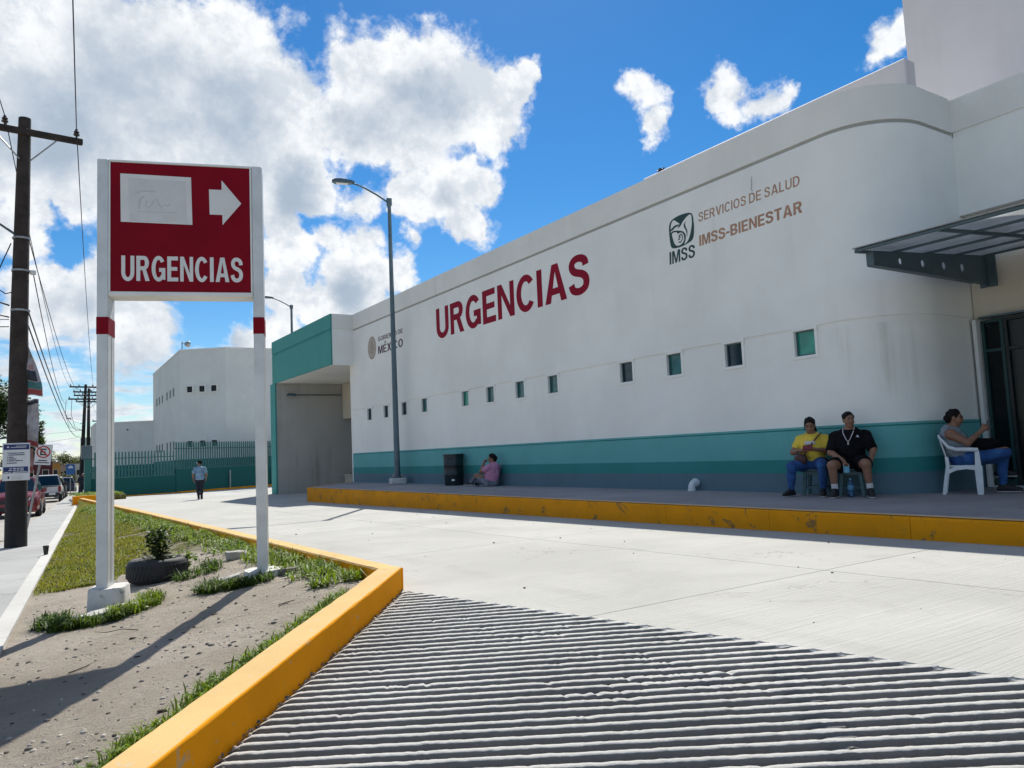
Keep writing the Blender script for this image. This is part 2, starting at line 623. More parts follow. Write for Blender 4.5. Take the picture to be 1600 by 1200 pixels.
def worn_paint(name, col, under, wear=0.5, scale=3.0, rough=0.6, dirt_k=0.55):
    """paint on concrete, scuffed through to the concrete in patches with soft dirt"""
    m, t, b = new_mat(name)
    g = t.n('ShaderNodeNewGeometry')
    v = g.outputs['Position']
    cc = t.mix(t.ramp(t.noise(v, 1.4, 5, 0.6), 0.3, 0.7), tuple(x * 0.86 for x in col), col)
    n2 = t.noise(v, scale, 9, 0.72, 0.7)
    chip = t.ramp(n2, 0.70 - 0.16 * wear, 0.76 - 0.16 * wear)
    dirt = t.ramp(t.noise(v, scale * 0.55, 7, 0.68, 0.3), 0.50, 0.78)
    cc = t.mix(t.math('MULTIPLY', dirt, dirt_k * wear), cc, tuple(x * 0.45 + 0.02 for x in col))
    cc = t.mix(t.math('MULTIPLY', chip, min(1.0, 0.3 + wear)), cc, under)
    t.link(cc, b.inputs['Base Color'])
    b.inputs['Roughness'].default_value = rough
    b.inputs['Specular IOR Level'].default_value = 0.14
    bn = t.n('ShaderNodeBump')
    bn.inputs['Strength'].default_value = 0.3
    bn.inputs['Distance'].default_value = 0.01
    t.link(t.math('ADD', t.noise(v, 70, 5, 0.65), t.math('MULTIPLY', n2, 1.0)), bn.inputs['Height'])
    t.link(bn.outputs[0], b.inputs['Normal'])
    return m


def glassy(name, col, rough=0.06, spec=0.6):
    m, t, b = new_mat(name)
    v = t.n('ShaderNodeTexCoord').outputs['Object']
    cc = t.mix(t.ramp(t.noise(v, 2.2, 3, 0.5), 0.35, 0.7), tuple(x * 0.65 for x in col), col)
    t.link(cc, b.inputs['Base Color'])
    b.inputs['Roughness'].default_value = rough
    b.inputs['Specular IOR Level'].default_value = spec
    return m


M = {}
M['white'] = wall_paint('white_wall_paint', (0.85, 0.85, 0.805), 0.24)
M['white_smudged'] = wall_paint('smudged_white_wall_paint', (0.85, 0.85, 0.805), 0.80)
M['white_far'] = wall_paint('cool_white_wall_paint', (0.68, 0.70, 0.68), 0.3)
M['groove'] = wall_paint('shade_dark_groove_paint', (0.40, 0.40, 0.37), 0.5)  # dark tone paints the overhang's shade into the parapet groove
M['parapet'] = wall_paint('parapet_paint', (0.80, 0.79, 0.74), 0.5)
M['pink'] = wall_paint('warm_white_paint', (0.66, 0.625, 0.635), 0.12)
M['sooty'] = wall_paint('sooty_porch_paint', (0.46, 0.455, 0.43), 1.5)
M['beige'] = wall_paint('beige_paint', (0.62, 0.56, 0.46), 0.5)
M['teal'] = wall_paint('teal_paint', (0.065, 0.30, 0.275), 0.6, 1.6)
M['teal_light'] = wall_paint('light_teal_paint', (0.125, 0.40, 0.40), 0.4, 1.6)
M['teal_dark'] = wall_paint('dark_teal_paint', (0.035, 0.24, 0.235), 0.4, 1.6)
M['base_grey'] = wall_paint('slate_base_paint', (0.11, 0.19, 0.235), 0.5, 1.6)
M['trim'] = mat('white_trim', (0.72, 0.71, 0.68), 0.6, 0.06, 3, 0.1, 60)
M['driveway'] = concrete('pale_broom_concrete', (0.465, 0.46, 0.43), 0.84, True, 0.6, tone=0.035)
M['rib'] = concrete('rough_lit_rib_concrete', (0.64, 0.63, 0.595), 0.80, False, 0.9, (0.6, 0.58, 0.55), 0.4)  # paler tone paints sun on the rib crests and flush ends
M['rib_shaded'] = concrete('shaded_rib_side_concrete', (0.27, 0.265, 0.255), 0.75, False, 1.0)  # darker tone paints shade on near rib faces and groove floors
M['rib_base'] = concrete('dark_groove_joint_concrete', (0.20, 0.195, 0.185), 0.7, False, 1.0)  # darkness stands in for shade between the ribs; also dark slab joints
M['pavement'] = concrete('pavement_concrete', (0.34, 0.325, 0.335), 0.8, False, 0.4, tone=0.06)
M['sidewalk'] = concrete('sidewalk_concrete', (0.40, 0.40, 0.39), 0.82, False, 0.5, tone=0.07)
M['kerb_white'] = concrete('white_kerb_concrete', (0.56, 0.55, 0.52), 0.85, False, 0.5)
M['street'] = concrete('dusty_street', (0.40, 0.37, 0.33), 0.85, False, 0.6)
M['footing'] = worn_paint('whitewashed_footing', (0.62, 0.61, 0.58), (0.20, 0.19, 0.175), 0.85, 7.0, 0.85)
M['yellow'] = worn_paint('bright_kerb_yellow', (0.84, 0.325, 0.004), (0.46, 0.34, 0.19), 0.56, 8.0, 0.85, 0.15)  # saturated yellow paint of the planter kerb, below the paler tread
M['yellow_faded_lit'] = worn_paint('bleached_sunlit_kerb_yellow', (0.64, 0.43, 0.185), (0.50, 0.43, 0.33), 0.62, 7.0, 0.85, 0.2)
M['yellow_worn'] = worn_paint('scuffed_kerb_yellow', (0.70, 0.285, 0.004), (0.24, 0.14, 0.045), 0.80, 2.6, 0.7, 0.6)
M['kerb_edge'] = worn_paint('worn_kerb_edge', (0.66, 0.46, 0.27), (0.50, 0.42, 0.34), 0.7, 3.0)
M['alu'] = mat('brushed_aluminium_paint', (0.60, 0.62, 0.62), 0.42, 0.10, 3.0, 0.05, 30, 0.25, streak=0.3)
M['alu_white'] = mat('white_sign_frame', (0.70, 0.71, 0.70), 0.5, 0.06, 3)
M['sign_red'] = mat('sign_crimson', (0.20, 0.001, 0.010), 0.5, 0.10, 2.0, spec=0.12)
M['sign_white'] = mat('sign_white_vinyl', (0.66, 0.665, 0.66), 0.5, 0.05, 3)
M['sign_patch'] = mat('covering_sticker', (0.60, 0.605, 0.61), 0.5, 0.05, 5)
M['patch_ghost'] = mat('faded_print', (0.50, 0.505, 0.51), 0.55, 0.1, 20)
M['red_letter'] = mat('crimson_letter_paint', (0.26, 0.003, 0.022), 0.65, 0.10, 1.5, spec=0.15)
M['gold'] = mat('tan_letter_paint', (0.42, 0.235, 0.145), 0.65, 0.14, 4)
M['dkgreen'] = mat('dark_green_logo_paint', (0.012, 0.055, 0.052), 0.6, 0.15, 3)
M['maroon'] = mat('dark_maroon_letter_paint', (0.055, 0.012, 0.022), 0.65, 0.1, 3)
M['seal'] = mat('faded_seal_paint', (0.46, 0.40, 0.34), 0.7, 0.12, 20)
M['seal2'] = mat('faded_seal_shade', (0.36, 0.29, 0.245), 0.7, 0.15, 30)
M['gl_teal'] = glassy('teal_window_glass', (0.02, 0.14, 0.14))
M['gl_green'] = glassy('green_curtained_glass', (0.03, 0.33, 0.25))
M['gl_dark'] = glassy('dark_blue_glass', (0.006, 0.03, 0.045))
M['gl_black'] = glassy('dark_tinted_glass', (0.006, 0.010, 0.012), 0.12, 0.25)
M['steel'] = mat('slate_steel_paint', (0.07, 0.115, 0.135), 0.5, 0.12, 3, 0.05, 40)
M['lamp_pole'] = mat('galvanised_grey_blue', (0.10, 0.15, 0.175), 0.5, 0.15, 2, 0.05, 50, 0.3)
M['lens'] = mat('frosted_lens', (0.55, 0.56, 0.54), 0.3, 0.05, 10)
M['dk'] = mat('dark_plastic', (0.012, 0.016, 0.018), 0.5, 0.2, 5)
M['bin'] = mat('dark_bin_plastic', (0.010, 0.022, 0.026), 0.45, 0.25, 5)
M['pvc'] = mat('white_pvc', (0.72, 0.74, 0.76), 0.35, 0.04, 5)
M['chair'] = mat('white_chair_plastic', (0.66, 0.69, 0.72), 0.4, 0.06, 4)
M['stool'] = mat('slate_green_stool_plastic', (0.06, 0.13, 0.14), 0.45, 0.1, 4)
M['wood'] = mat('weathered_pole_wood', (0.042, 0.031, 0.026), 0.9, 0.35, 3, 0.8, 30, streak=0.6)
M['wood_black'] = mat('tarred_pole_base', (0.014, 0.013, 0.014), 0.8, 0.3, 3, 0.6, 30)
M['wire'] = mat('black_cable', (0.015, 0.015, 0.018), 0.6, 0.05, 2)
M['ceramic'] = mat('brown_ceramic', (0.05, 0.03, 0.025), 0.3, 0.1, 5)
M['rubber'] = mat('black_tyre_rubber', (0.016, 0.017, 0.019), 0.7, 0.25, 8, 0.3, 60)
M['green_f'] = mat('green_fence_paint', (0.020, 0.145, 0.135), 0.5, 0.10, 2)
M['green_w'] = wall_paint('green_wall_paint', (0.012, 0.115, 0.105), 0.4)
M['green_band'] = wall_paint('green_band_paint', (0.018, 0.17, 0.16), 0.4)
M['door_teal'] = mat('dark_teal_door_frame', (0.006, 0.045, 0.045), 0.5, 0.1, 3)
M['panel'] = None
M['dirtpile'] = mat('stone_grey', (0.36, 0.34, 0.31), 0.9, 0.2, 8, 0.5, 40)
M['pebble'] = mat('pebble_grey', (0.15, 0.135, 0.12), 0.9, 0.35, 30, 0.3, 60)
M['blue_sign'] = mat('navy_sign_print', (0.012, 0.03, 0.15), 0.5, 0.1, 5)
M['text_blue'] = mat('navy_text_print', (0.02, 0.035, 0.12), 0.5, 0.1, 5)
M['sheet_white'] = mat('white_sign_sheet', (0.70, 0.71, 0.74), 0.5, 0.06, 3)
M['red_ring'] = mat('red_sign_ink', (0.42, 0.03, 0.025), 0.5, 0.1, 5)
M['black_ink'] = mat('black_sign_ink', (0.015, 0.015, 0.018), 0.5, 0.1, 5)
M['galv'] = mat('galvanised_steel', (0.33, 0.34, 0.34), 0.45, 0.15, 5, metal=0.5)


def translucent(name, col):
    m, t, b = new_mat(name)
    v = t.n('ShaderNodeTexCoord').outputs['Object']
    cc = t.mix(t.ramp(t.noise(v, 1.8, 6, 0.6), 0.3, 0.7), tuple(x * 0.75 for x in col), col)
    t.link(cc, b.inputs['Base Color'])
    b.inputs['Roughness'].default_value = 0.35
    tr = t.n('ShaderNodeBsdfTranslucent')
    t.link(cc, tr.inputs['Color'])
    mx = t.n('ShaderNodeMixShader')
    mx.inputs[0].default_value = 0.55
    out = [n_ for n_ in m.node_tree.nodes if n_.type == 'OUTPUT_MATERIAL'][0]
    t.link(b.outputs[0], mx.inputs[1])
    t.link(tr.outputs[0], mx.inputs[2])
    t.link(mx.outputs[0], out.inputs[0])
    return m


M['panel'] = translucent('frosted_canopy_panel', (0.82, 0.84, 0.84))


def leaf_mat(name, col, var=0.35):
    m, t, b = new_mat(name)
    g = t.n('ShaderNodeNewGeometry')
    rnd = g.outputs['Random Per Island']
    cc = t.mix(rnd, tuple(x * (1 - var) for x in col), tuple(x * (1 + var) for x in col))
    big = t.noise(g.outputs['Position'], 1.3, 3, 0.5)
    cc = t.mix(t.ramp(big, 0.35, 0.7, 0.0, 0.5), cc, (col[0] * 1.7, col[1] * 1.35, col[2] * 0.9))
    t.link(cc, b.inputs['Base Color'])
    b.inputs['Roughness'].default_value = 0.55
    b.inputs['Specular IOR Level'].default_value = 0.3
    tr = t.n('ShaderNodeBsdfTranslucent')
    t.link(t.mix(1.0, cc, (1.3, 1.3, 0.55), 'MULTIPLY'), tr.inputs['Color'])
    mx = t.n('ShaderNodeMixShader')
    mx.inputs[0].default_value = 0.42
    out = [n_ for n_ in m.node_tree.nodes if n_.type == 'OUTPUT_MATERIAL'][0]
    t.link(b.outputs[0], mx.inputs[1])
    t.link(tr.outputs[0], mx.inputs[2])
    t.link(mx.outputs[0], out.inputs[0])
    return m


M['grass'] = leaf_mat('lawn_blades', (0.17, 0.19, 0.030), 0.45)
M['weed'] = leaf_mat('weed_leaves', (0.12, 0.19, 0.020), 0.5)
M['weed2'] = leaf_mat('dark_weed_leaves', (0.055, 0.105, 0.018), 0.4)
M['shrub'] = leaf_mat('shrub_leaves', (0.035, 0.065, 0.018), 0.4)
M['tree'] = leaf_mat('tree_leaves', (0.035, 0.065, 0.018), 0.45)
M['tree_far'] = leaf_mat('far_tree_leaves', (0.06, 0.085, 0.035), 0.35)
M['bark'] = mat('bark', (0.07, 0.05, 0.035), 0.9, 0.3, 4, 0.6, 20)

# ------------------------------------------------------------------ terrain functions
A3 = (2.96, 6.49, -0.281)
BE = (0.643, 0.766)      # direction of the ramp kerb, uphill
RE = (0.766, -0.643)     # direction of the ribs


def z_drive(x, y):
    return -0.215 - 0.0102 * y


def z_ramp(x, y):
    return A3[2] + 0.0726 * (x - A3[0]) + 0.0051 * (y - A3[1])


def z_side(x, y):
    return -0.5 - 0.00875 * (min(max(y, -60), 190) - 9.14)


def x_line(y):
    return -0.06 + 0.0802 * (y - 9.14)


def clip_poly(poly, a, b, c):
    """keep the part with a*x + b*y <= c"""
    out = []
    for i, p in enumerate(poly):
        q = poly[(i + 1) % len(poly)]
        dp, dq = a * p[0] + b * p[1] - c, a * q[0] + b * q[1] - c
        if dp <= 0:
            out.append(p)
        if dp * dq < 0:
            t_ = dp / (dp - dq)
            out.append((p[0] + (q[0] - p[0]) * t_, p[1] + (q[1] - p[1]) * t_))
    return out


# ------------------------------------------------------------------ ground, street, sidewalk
def ground_sheet():
    ys = [-300, -60, 0, 30, 60, 100, 150, 190, 260, 600, 1500, 4000]
    xs = [-3000, -600, -120, -40, -15, 0, 15, 40, 120, 600, 3000]
    V = [(x, y, z_side(0, y) - 0.42) for y in ys for x in xs]
    n = len(xs)
    F = [(i * n + j, i * n + j + 1, (i + 1) * n + j + 1, (i + 1) * n + j) for i in range(len(ys) - 1) for j in range(n - 1)]
    m = mat('dry_ground', (0.22, 0.18, 0.12), 0.95, 0.25, 0.3, 0.5, 3, col2=(0.10, 0.12, 0.04), spots=0.4)
    tag(link('ground', np_mesh('ground', V, F), m), kind='structure')


ground_sheet()
ysr = [-40, -10, 0, 10, 20, 30, 40, 60, 80, 110, 150, 190]


def strip(name, off0, off1, dz, m, th=0.12):
    """long strip parallel to the street, between two offsets from the planter kerb line"""
    V, F = [], []
    for y in ysr:
        for (o, d) in ((off0, -th), (off0, 0), (off1, 0), (off1, -th)):
            V.append((x_line(y) + o, y, z_side(0, y) + dz + d))
    for i in range(len(ysr) - 1):
        for j in range(3):
            F.append((i * 4 + j, i * 4 + j + 1, (i + 1) * 4 + j + 1, (i + 1) * 4 + j))
    b = MB()
    b.add(V, F)
    return b


SW = 0.93
tag(strip('street', -SW - 9.5, -SW - 0.012, -0.19, None, 0.15).build('street', M['street']), kind='structure')
# sidewalk: separate slabs with joints
sidewalk = thing('sidewalk', None, None)
tag(sidewalk, kind='structure')
y = -8.0
k = 0
while y < 120:
    L = 2.4 if y < 60 else 12
    g = 0.006
    poly = [(x_line(y + g) - SW, y + g), (x_line(y + g) - 0.005, y + g), (x_line(y + L - g) - 0.005, y + L - g), (x_line(y + L - g) - SW, y + L - g)]
    MB().prism(poly, lambda a, b_: z_side(a, b_) - 0.22, lambda a, b_: z_side(a, b_)).build('slab', M['sidewalk'], sidewalk)
    y += L
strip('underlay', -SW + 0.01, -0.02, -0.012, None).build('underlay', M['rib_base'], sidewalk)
# white edging between sidewalk and planter
edging = thing('white_kerb', None, None)
tag(edging, kind='structure')
y = 2.0
while y < 43.5:
    L = 2.0
    g = 0.004
    poly = [(x_line(y + g), y + g), (x_line(y + g) + 0.155, y + g), (x_line(y + L - g) + 0.155, y + L - g), (x_line(y + L - g), y + L - g)]
    MB().prism(poly, lambda a, b_: z_side(a, b_) - 0.2, lambda a, b_: z_side(a, b_) + 0.022).build('kerb_block', M['kerb_white'], edging)
    y += L

# ------------------------------------------------------------------ driveway slabs
driveway = thing('driveway', None, None)
tag(driveway, kind='structure')
bl_dx, bl_dy = 3.95 - 2.96, 1.81 - 6.49     # boundary between ramp and driveway
bl_c = (2.96, 6.49)


def slab(poly, zf=z_drive, th=0.14):
    if len(poly) >= 3:
        MB().prism(poly, lambda a, b_: zf(a, b_) - th, zf).build('slab', M['driveway'], driveway)


xs_j = [3.06, 6.1, 8.62]
ys_j = [-9.0, -4.6, -0.15, 4.35, 8.9, 13.4, 17.9, 22.4]
g = 0.005
for j in range(len(ys_j) - 1):
    for i in range(2):
        x0, x1 = xs_j[i] + g, xs_j[i + 1] - g
        if i == 0 and ys_j[j] < 6.4:
            x0 = 2.5
        poly = [(x0, ys_j[j] + g), (x1, ys_j[j] + g), (x1, ys_j[j + 1] - g), (x0, ys_j[j + 1] - g)]
        if i == 0 and ys_j[j] < 6.4:
            # keep right of the ramp boundary:  cross(d, p - c) >= 0
            a, b_ = bl_dy, -bl_dx
            poly = clip_poly(poly, a, b_, a * bl_c[0] + b_ * bl_c[1] - 0.0)
            if ys_j[j + 1] > 6.6:
                pass
        slab(poly)
for yy0, yy1 in ((22.4, 27.0), (27.0, 31.6), (31.6, 36.2), (36.2, 41), (41, 46), (46, 54)):
    for xx0, xx1 in ((3.06, 6.6), (6.6, 10.3), (10.3, 15.5)):
        p = [(xx0 + g, yy0 + g), (xx1 - g, yy0 + g), (xx1 - g, yy1 - g), (xx0 + g, yy1 - g)]
        slab(p)
for yy0, yy1 in ((38, 46), (46, 57)):
    slab([(15.5 + g, yy0), (22, yy0), (22, yy1 - g), (15.5 + g, yy1 - g)])
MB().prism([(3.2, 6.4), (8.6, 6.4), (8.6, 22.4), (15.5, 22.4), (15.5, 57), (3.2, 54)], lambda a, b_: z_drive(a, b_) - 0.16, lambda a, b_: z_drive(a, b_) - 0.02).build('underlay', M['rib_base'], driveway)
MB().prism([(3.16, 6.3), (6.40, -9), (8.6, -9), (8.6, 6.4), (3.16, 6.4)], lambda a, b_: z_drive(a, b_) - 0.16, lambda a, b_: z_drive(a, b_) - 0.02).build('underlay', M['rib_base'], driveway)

# ------------------------------------------------------------------ ribbed ramp
ramp = thing('ramp', None, None)
tag(ramp, kind='structure')


def fnoise(x, y, z=0.0):
    return mnoise.noise(Vector((x, y, z)))


PITCH_R = 0.098
CR0, CR1 = (3.72, 3.05), (2.0, 1.0)    # the worn joint running down the ramp


def rib_extent(s):
    """start on the kerb line, end on the driveway boundary, along the rib direction"""
    px, py = A3[0] + BE[0] * s, A3[1] + BE[1] * s
    # boundary: c + t d ; solve p + u*RE = c + t*d
    det = RE[0] * (-bl_dy) - RE[1] * (-bl_dx)
    rx, ry = bl_c[0] - px, bl_c[1] - py
    u = (rx * (-bl_dy) - ry * (-bl_dx)) / det
    return px, py, u


nrib = 0
s_ = -0.05
while s_ > -7.4:
    px, py, u = rib_extent(s_)
    L = u + 0.01
    if L > 0.03:
        st = 0.016 if s_ > -4.6 else 0.08
        n = max(4, int(L / st))
        V, F = [], []
        k = 8
        ph = random.random() * 50
        mi = []
        for i in range(n + 1):
            tt = 0.012 + (L - 0.012) * i / n
            cx, cy = px + RE[0] * tt, py + RE[1] * tt
            wob = 0.004 * fnoise(tt * 0.7, s_ * 2, 3.0) + 0.0012 * fnoise(tt * 8, s_ * 9, 7.0) + 0.0016 * fnoise(tt * 37, s_ * 9, ph)
            patch = fnoise(cx * 1.1 + 4, cy * 1.1, 1.7) + 0.7 * fnoise(cx * 4.1, cy * 4.1, 5.2)
            er = min(1, max(0, (patch - 0.40) * 2.2))
            dxc = abs((cx - CR0[0]) * (CR1[1] - CR0[1]) - (cy - CR0[1]) * (CR1[0] - CR0[0])) / math.hypot(CR1[0] - CR0[0], CR1[1] - CR0[1])
            dxc += 0.035 * fnoise(cx * 9, cy * 9, 6.0)
            fill = max(0.0, min(1.0, (0.10 - dxc) / 0.09)) * (.80 + .6 * fnoise(cx * 4, cy * 4, 2))
            fill = max(0.0, min(.75, max(fill, .6 * er)))
            chip = min(0.12, fnoise(tt * 30, s_ * 31, 2.0) + 0.7 * fnoise(tt * 80, s_ * 17, 5.0))
            h = 0.046 * (1 - 0.08 * er) + max(er, .5 * fill) * 0.022 * chip + 0.0022 * fnoise(tt * 22, s_ * 5, ph)
            if fnoise(tt * 5.5, s_ * 13, 11.0) > 0.42:
                h -= 0.010 * abs(chip)
            f_end = min(1.0, max(0.0, (L - tt) / (0.26 + 0.12 * fnoise(s_ * 7, 1, 1)))) ** 0.8 * (1 - fill)
            h = max(0.002, h * min(1.0, tt / 0.10 + 0.2) * f_end)
            fl_ = -0.046 * f_end
            if i < n:
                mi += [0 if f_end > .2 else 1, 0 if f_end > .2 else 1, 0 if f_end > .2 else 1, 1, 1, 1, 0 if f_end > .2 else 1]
            cw = 0.0015 * fnoise(tt * 13, s_ * 7, 9.0) + 0.006 * er * (.5 + chip)
            c2 = 0.003 * fnoise(tt * 45, s_ * 9, 1.0) + 0.006 * max(0, fnoise(tt * 6, s_ * 4, 2.2) - .25)
            j1, j2 = 0.0022 * fnoise(tt * 60, s_ * 7, 1.1), 0.0022 * fnoise(tt * 60, s_ * 7, 8.1)
            prof = ((-0.052, -0.004), (-0.031 - cw + c2, -0.001), (-0.030 - cw + c2 + j1, h * .45), (-0.028 - cw + c2 + j2, h * 0.93), (-0.025 - cw + c2 * .5, h), (0.002 + cw, h * (1 + .05 * chip * er)), (0.020 + cw, h * 0.62), (0.046, -0.003))
            for (a, hh) in prof:
                o = a + wob
                sk = -1.278 * o * tt / L     # rib ends follow the skew edge of the driveway
                x_, y_ = cx + BE[0] * o + RE[0] * sk, cy + BE[1] * o + RE[1] * sk
                V.append((x_, y_, z_ramp(x_, y_) + fl_ + hh + (0.0016 * fnoise(tt * 40, a * 120, s_) if hh > 0 else 0)))
        for i in range(n):
            for j in range(k - 1):
                F.append((i * k + j, i * k + j + 1, (i + 1) * k + j + 1, (i + 1) * k + j))
        me_ = np_mesh('rib', V, F)
        me_.materials.append(M['rib_shaded'])
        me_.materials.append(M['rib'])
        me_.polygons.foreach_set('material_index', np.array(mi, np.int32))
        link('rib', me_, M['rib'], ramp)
        nrib += 1
    s_ -= PITCH_R * (1 + 0.06 * math.sin(nrib * 2.3))
V = [(A3[0] + BE[0] * s + RE[0] * u, A3[1] + BE[1] * s + RE[1] * u) for s, u in ((0.06, -0.02), (0.06, 0.3), (-2.9, 3.7), (-8.4, 9.0), (-8.4, -0.02))]
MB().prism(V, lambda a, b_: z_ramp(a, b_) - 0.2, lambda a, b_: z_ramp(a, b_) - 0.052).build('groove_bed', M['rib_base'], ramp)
# ------------------------------------------------------------------ planter kerbs (yellow)
pk = thing('planter_kerb', 'bright yellow kerb around the dirt planter, beside the ribbed ramp', 'kerb')


def kerb_run(p0, p1, w_, zf, h, m, parent, L=2.0, name='kerb_block', cuts=True):
    """kerb laid in blocks from p0 to p1, width to the left of the run; rounded, slightly wavy edges"""
    d = Vector((p1[0] - p0[0], p1[1] - p0[1], 0))
    tot = d.length
    d.normalize()
    nrm = Vector((-d.y, d.x, 0))
    nb = max(1, round(tot / L)) if cuts else 1
    for b_ in range(nb):
        a0, a1 = tot * b_ / nb + (0.002 if b_ else 0), tot * (b_ + 1) / nb - (0.002 if b_ < nb - 1 else 0)
        rings = []
        m_ = max(2, int((a1 - a0) / (0.05 if p0[1] < 7 else 0.15)))
        for i in range(m_ + 1):
            a = a0 + (a1 - a0) * i / m_
            c = Vector((p0[0], p0[1], 0)) + d * a
            w1 = 0.002 * fnoise(a * 1.7, p0[0] * 7, 1) + 0.0015 * fnoise(a * 9, p0[1] * 5, 2)
            w2 = 0.006 * fnoise(a * 1.9, p0[0] * 5, 5)
            zb = zf(c.x, c.y)
            hh = h + 0.006 * fnoise(a * 1.2, p0[1] * 3, 8)
            bv = 0.010 + 0.009 * max(0, fnoise(a * 6, 3, p0[0]) + .3 * fnoise(a * 23, 1, p0[1]))
            pts = [(0.002, -0.25), (0.002, 0.0), (w1, hh - bv), (w1 + bv * .35, hh - bv * .3), (w1 + bv, hh), (w_ + w2 - bv, hh + .004), (w_ + w2, hh - bv), (w_, -0.25)]
            rings.append([(c.x + nrm.x * o, c.y + nrm.y * o, zb + q) for o, q in pts])
        ob = MB().loft(rings).build(name, m, parent)
        # the tread of the kerb is bleached and worn pale, with direct sun painted in
        ob.data.materials.append(M['yellow_faded_lit'])
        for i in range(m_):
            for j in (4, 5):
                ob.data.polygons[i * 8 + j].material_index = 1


# runs are laid so that the visible face is on the right-hand side of the direction
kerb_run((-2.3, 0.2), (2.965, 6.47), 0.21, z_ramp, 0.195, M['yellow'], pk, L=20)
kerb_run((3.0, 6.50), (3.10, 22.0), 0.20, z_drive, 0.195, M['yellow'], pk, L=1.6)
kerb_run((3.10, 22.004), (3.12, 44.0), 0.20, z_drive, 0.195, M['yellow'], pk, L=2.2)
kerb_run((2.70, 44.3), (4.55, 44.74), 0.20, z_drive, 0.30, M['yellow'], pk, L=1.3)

# ------------------------------------------------------------------ planter soil
def x_in(y):
    return 2.86 if y >= 6.62 else 2.74 - (6.62 - y) * 0.840


def z_soil(x, y):
    xl, xr = x_line(y) + 0.1, x_in(y)
    t_ = min(1, max(0, (x - xl) / max(0.05, xr - xl)))
    zk = (z_drive(x, y) if y >= 6.6 else z_ramp(x_in(y), y)) + 0.075
    zs_ = z_side(x, y) - 0.02
    t2 = t_ * t_ * (3 - 2 * t_) * 0.5 + t_ * 0.5
    z = zs_ + (zk - zs_) * t2
    bumpy = 0.020 * fnoise(x * 1.1, y * 1.1, 0.3) + 0.010 * fnoise(x * 3.3, y * 3.3, 2.0)
    if y < 14:
        bumpy += 0.006 * fnoise(x * 9, y * 9, 4.0) + 0.004 * fnoise(x * 23, y * 14, 6.0)
        bumpy += 0.004 * abs(fnoise(x * 12 + 3, y * 30, 8.0))
    return z + bumpy * min(1, 6 * t_ + 0.2) * min(1, 6 * (1 - t_) + 0.3)


rows = []
yy = 2.35
while yy < 44.2:
    rows.append(yy)
    yy += 0.03 if yy < 11 else 0.03 + (yy - 11) * 0.022
NX = 96
V = []
for yv in rows:
    xl, xr = x_line(yv) + 0.09, x_in(yv) + 0.06
    for i in range(NX + 1):
        xv = xl + (xr - xl) * i / NX
        V.append((xv, yv, z_soil(xv, yv)))
F = [(i * (NX + 1) + j, i * (NX + 1) + j + 1, (i + 1) * (NX + 1) + j + 1, (i + 1) * (NX + 1) + j) for i in range(len(rows) - 1) for j in range(NX)]


def soil_mat():
    m, t, b = new_mat('sandy_soil')
    g_ = t.n('ShaderNodeNewGeometry')
    v = g_.outputs['Position']
    cc = t.mix(t.ramp(t.noise(v, 0.9, 7, 0.65, 0.4), 0.3, 0.7), (0.44, 0.38, 0.305), (0.60, 0.53, 0.445))
    mp = t.n('ShaderNodeMapping')
    mp.inputs['Scale'].default_value = (3.0, 7.0, 3.0)
    t.link(v, mp.inputs['Vector'])
    cc = t.mix(t.math('MULTIPLY', t.ramp(t.noise(mp.outputs[0], 2.0, 6, 0.7, 0.6), 0.5, 0.75), 0.42), cc, (0.27, 0.225, 0.18))
    cc = t.mix(t.math('MULTIPLY', t.ramp(t.noise(v, 55, 4, 0.7), 0.58, 0.72), 0.5), cc, (0.12, 0.10, 0.075))
    cc = t.mix(t.math('MULTIPLY', t.ramp(t.noise(v, 38, 3, 0.6), 0.70, 0.76), 0.5), cc, (0.50, 0.47, 0.42))
    sx = t.n('ShaderNodeSeparateXYZ')
    t.link(v, sx.inputs[0])
    gy = t.math('ADD', sx.outputs[1], t.math('MULTIPLY_ADD', t.noise(v, 0.7, 5, 0.6), 7.0, -3.5))
    gm = t.ramp(gy, 11.2, 13.0)
    gm2 = t.math('MULTIPLY', gm, t.ramp(t.noise(v, 2.6, 6, 0.65), 0.30, 0.55))
    cc = t.mix(gm2, cc, (0.13, 0.13, 0.032))
    t.link(cc, b.inputs['Base Color'])
    b.inputs['Roughness'].default_value = 0.95
    b.inputs['Specular IOR Level'].default_value = 0.15
    bn = t.n('ShaderNodeBump')
    bn.inputs['Strength'].default_value = 1.0
    bn.inputs['Distance'].default_value = 0.035
    t.link(t.math('ADD', t.math('MULTIPLY', t.noise(mp.outputs[0], 5, 9, 0.75), 1.8), t.math('ADD', t.noise(v, 45, 6, 0.75), t.noise(v, 14, 4, 0.7))), bn.inputs['Height'])
    t.link(bn.outputs[0], b.inputs['Normal'])
    return m


M['soil'] = soil_mat()
tag(link('planter_soil', np_mesh('planter_soil', V, F, True), M['soil']), kind='structure')
# raised bed beyond the end of the planter
tag(MB().prism([(2.75, 44.5), (5.15, 45.1), (5.1, 50.4), (3.3, 50.2)], -0.9, -0.42).build('raised_bed', M['soil']), kind='structure')
# ------------------------------------------------------------------ text and flat painted shapes
_TXT = {}


def text_mesh(s, bold=0.0, extrude=0.002, space=1.0):
    cu = bpy.data.curves.new('lettering', 'FONT')
    cu.body = s
    cu.size = 1.0
    cu.offset = bold
    cu.extrude = extrude
    cu.space_character = space
    cu.resolution_u = 6
    o = bpy.data.objects.new('lettering', cu)
    COL.objects.link(o)
    dg = bpy.context.evaluated_depsgraph_get()
    me = bpy.data.meshes.new_from_object(o.evaluated_get(dg))
    bpy.data.objects.remove(o)
    bpy.data.curves.remove(cu)
    return me


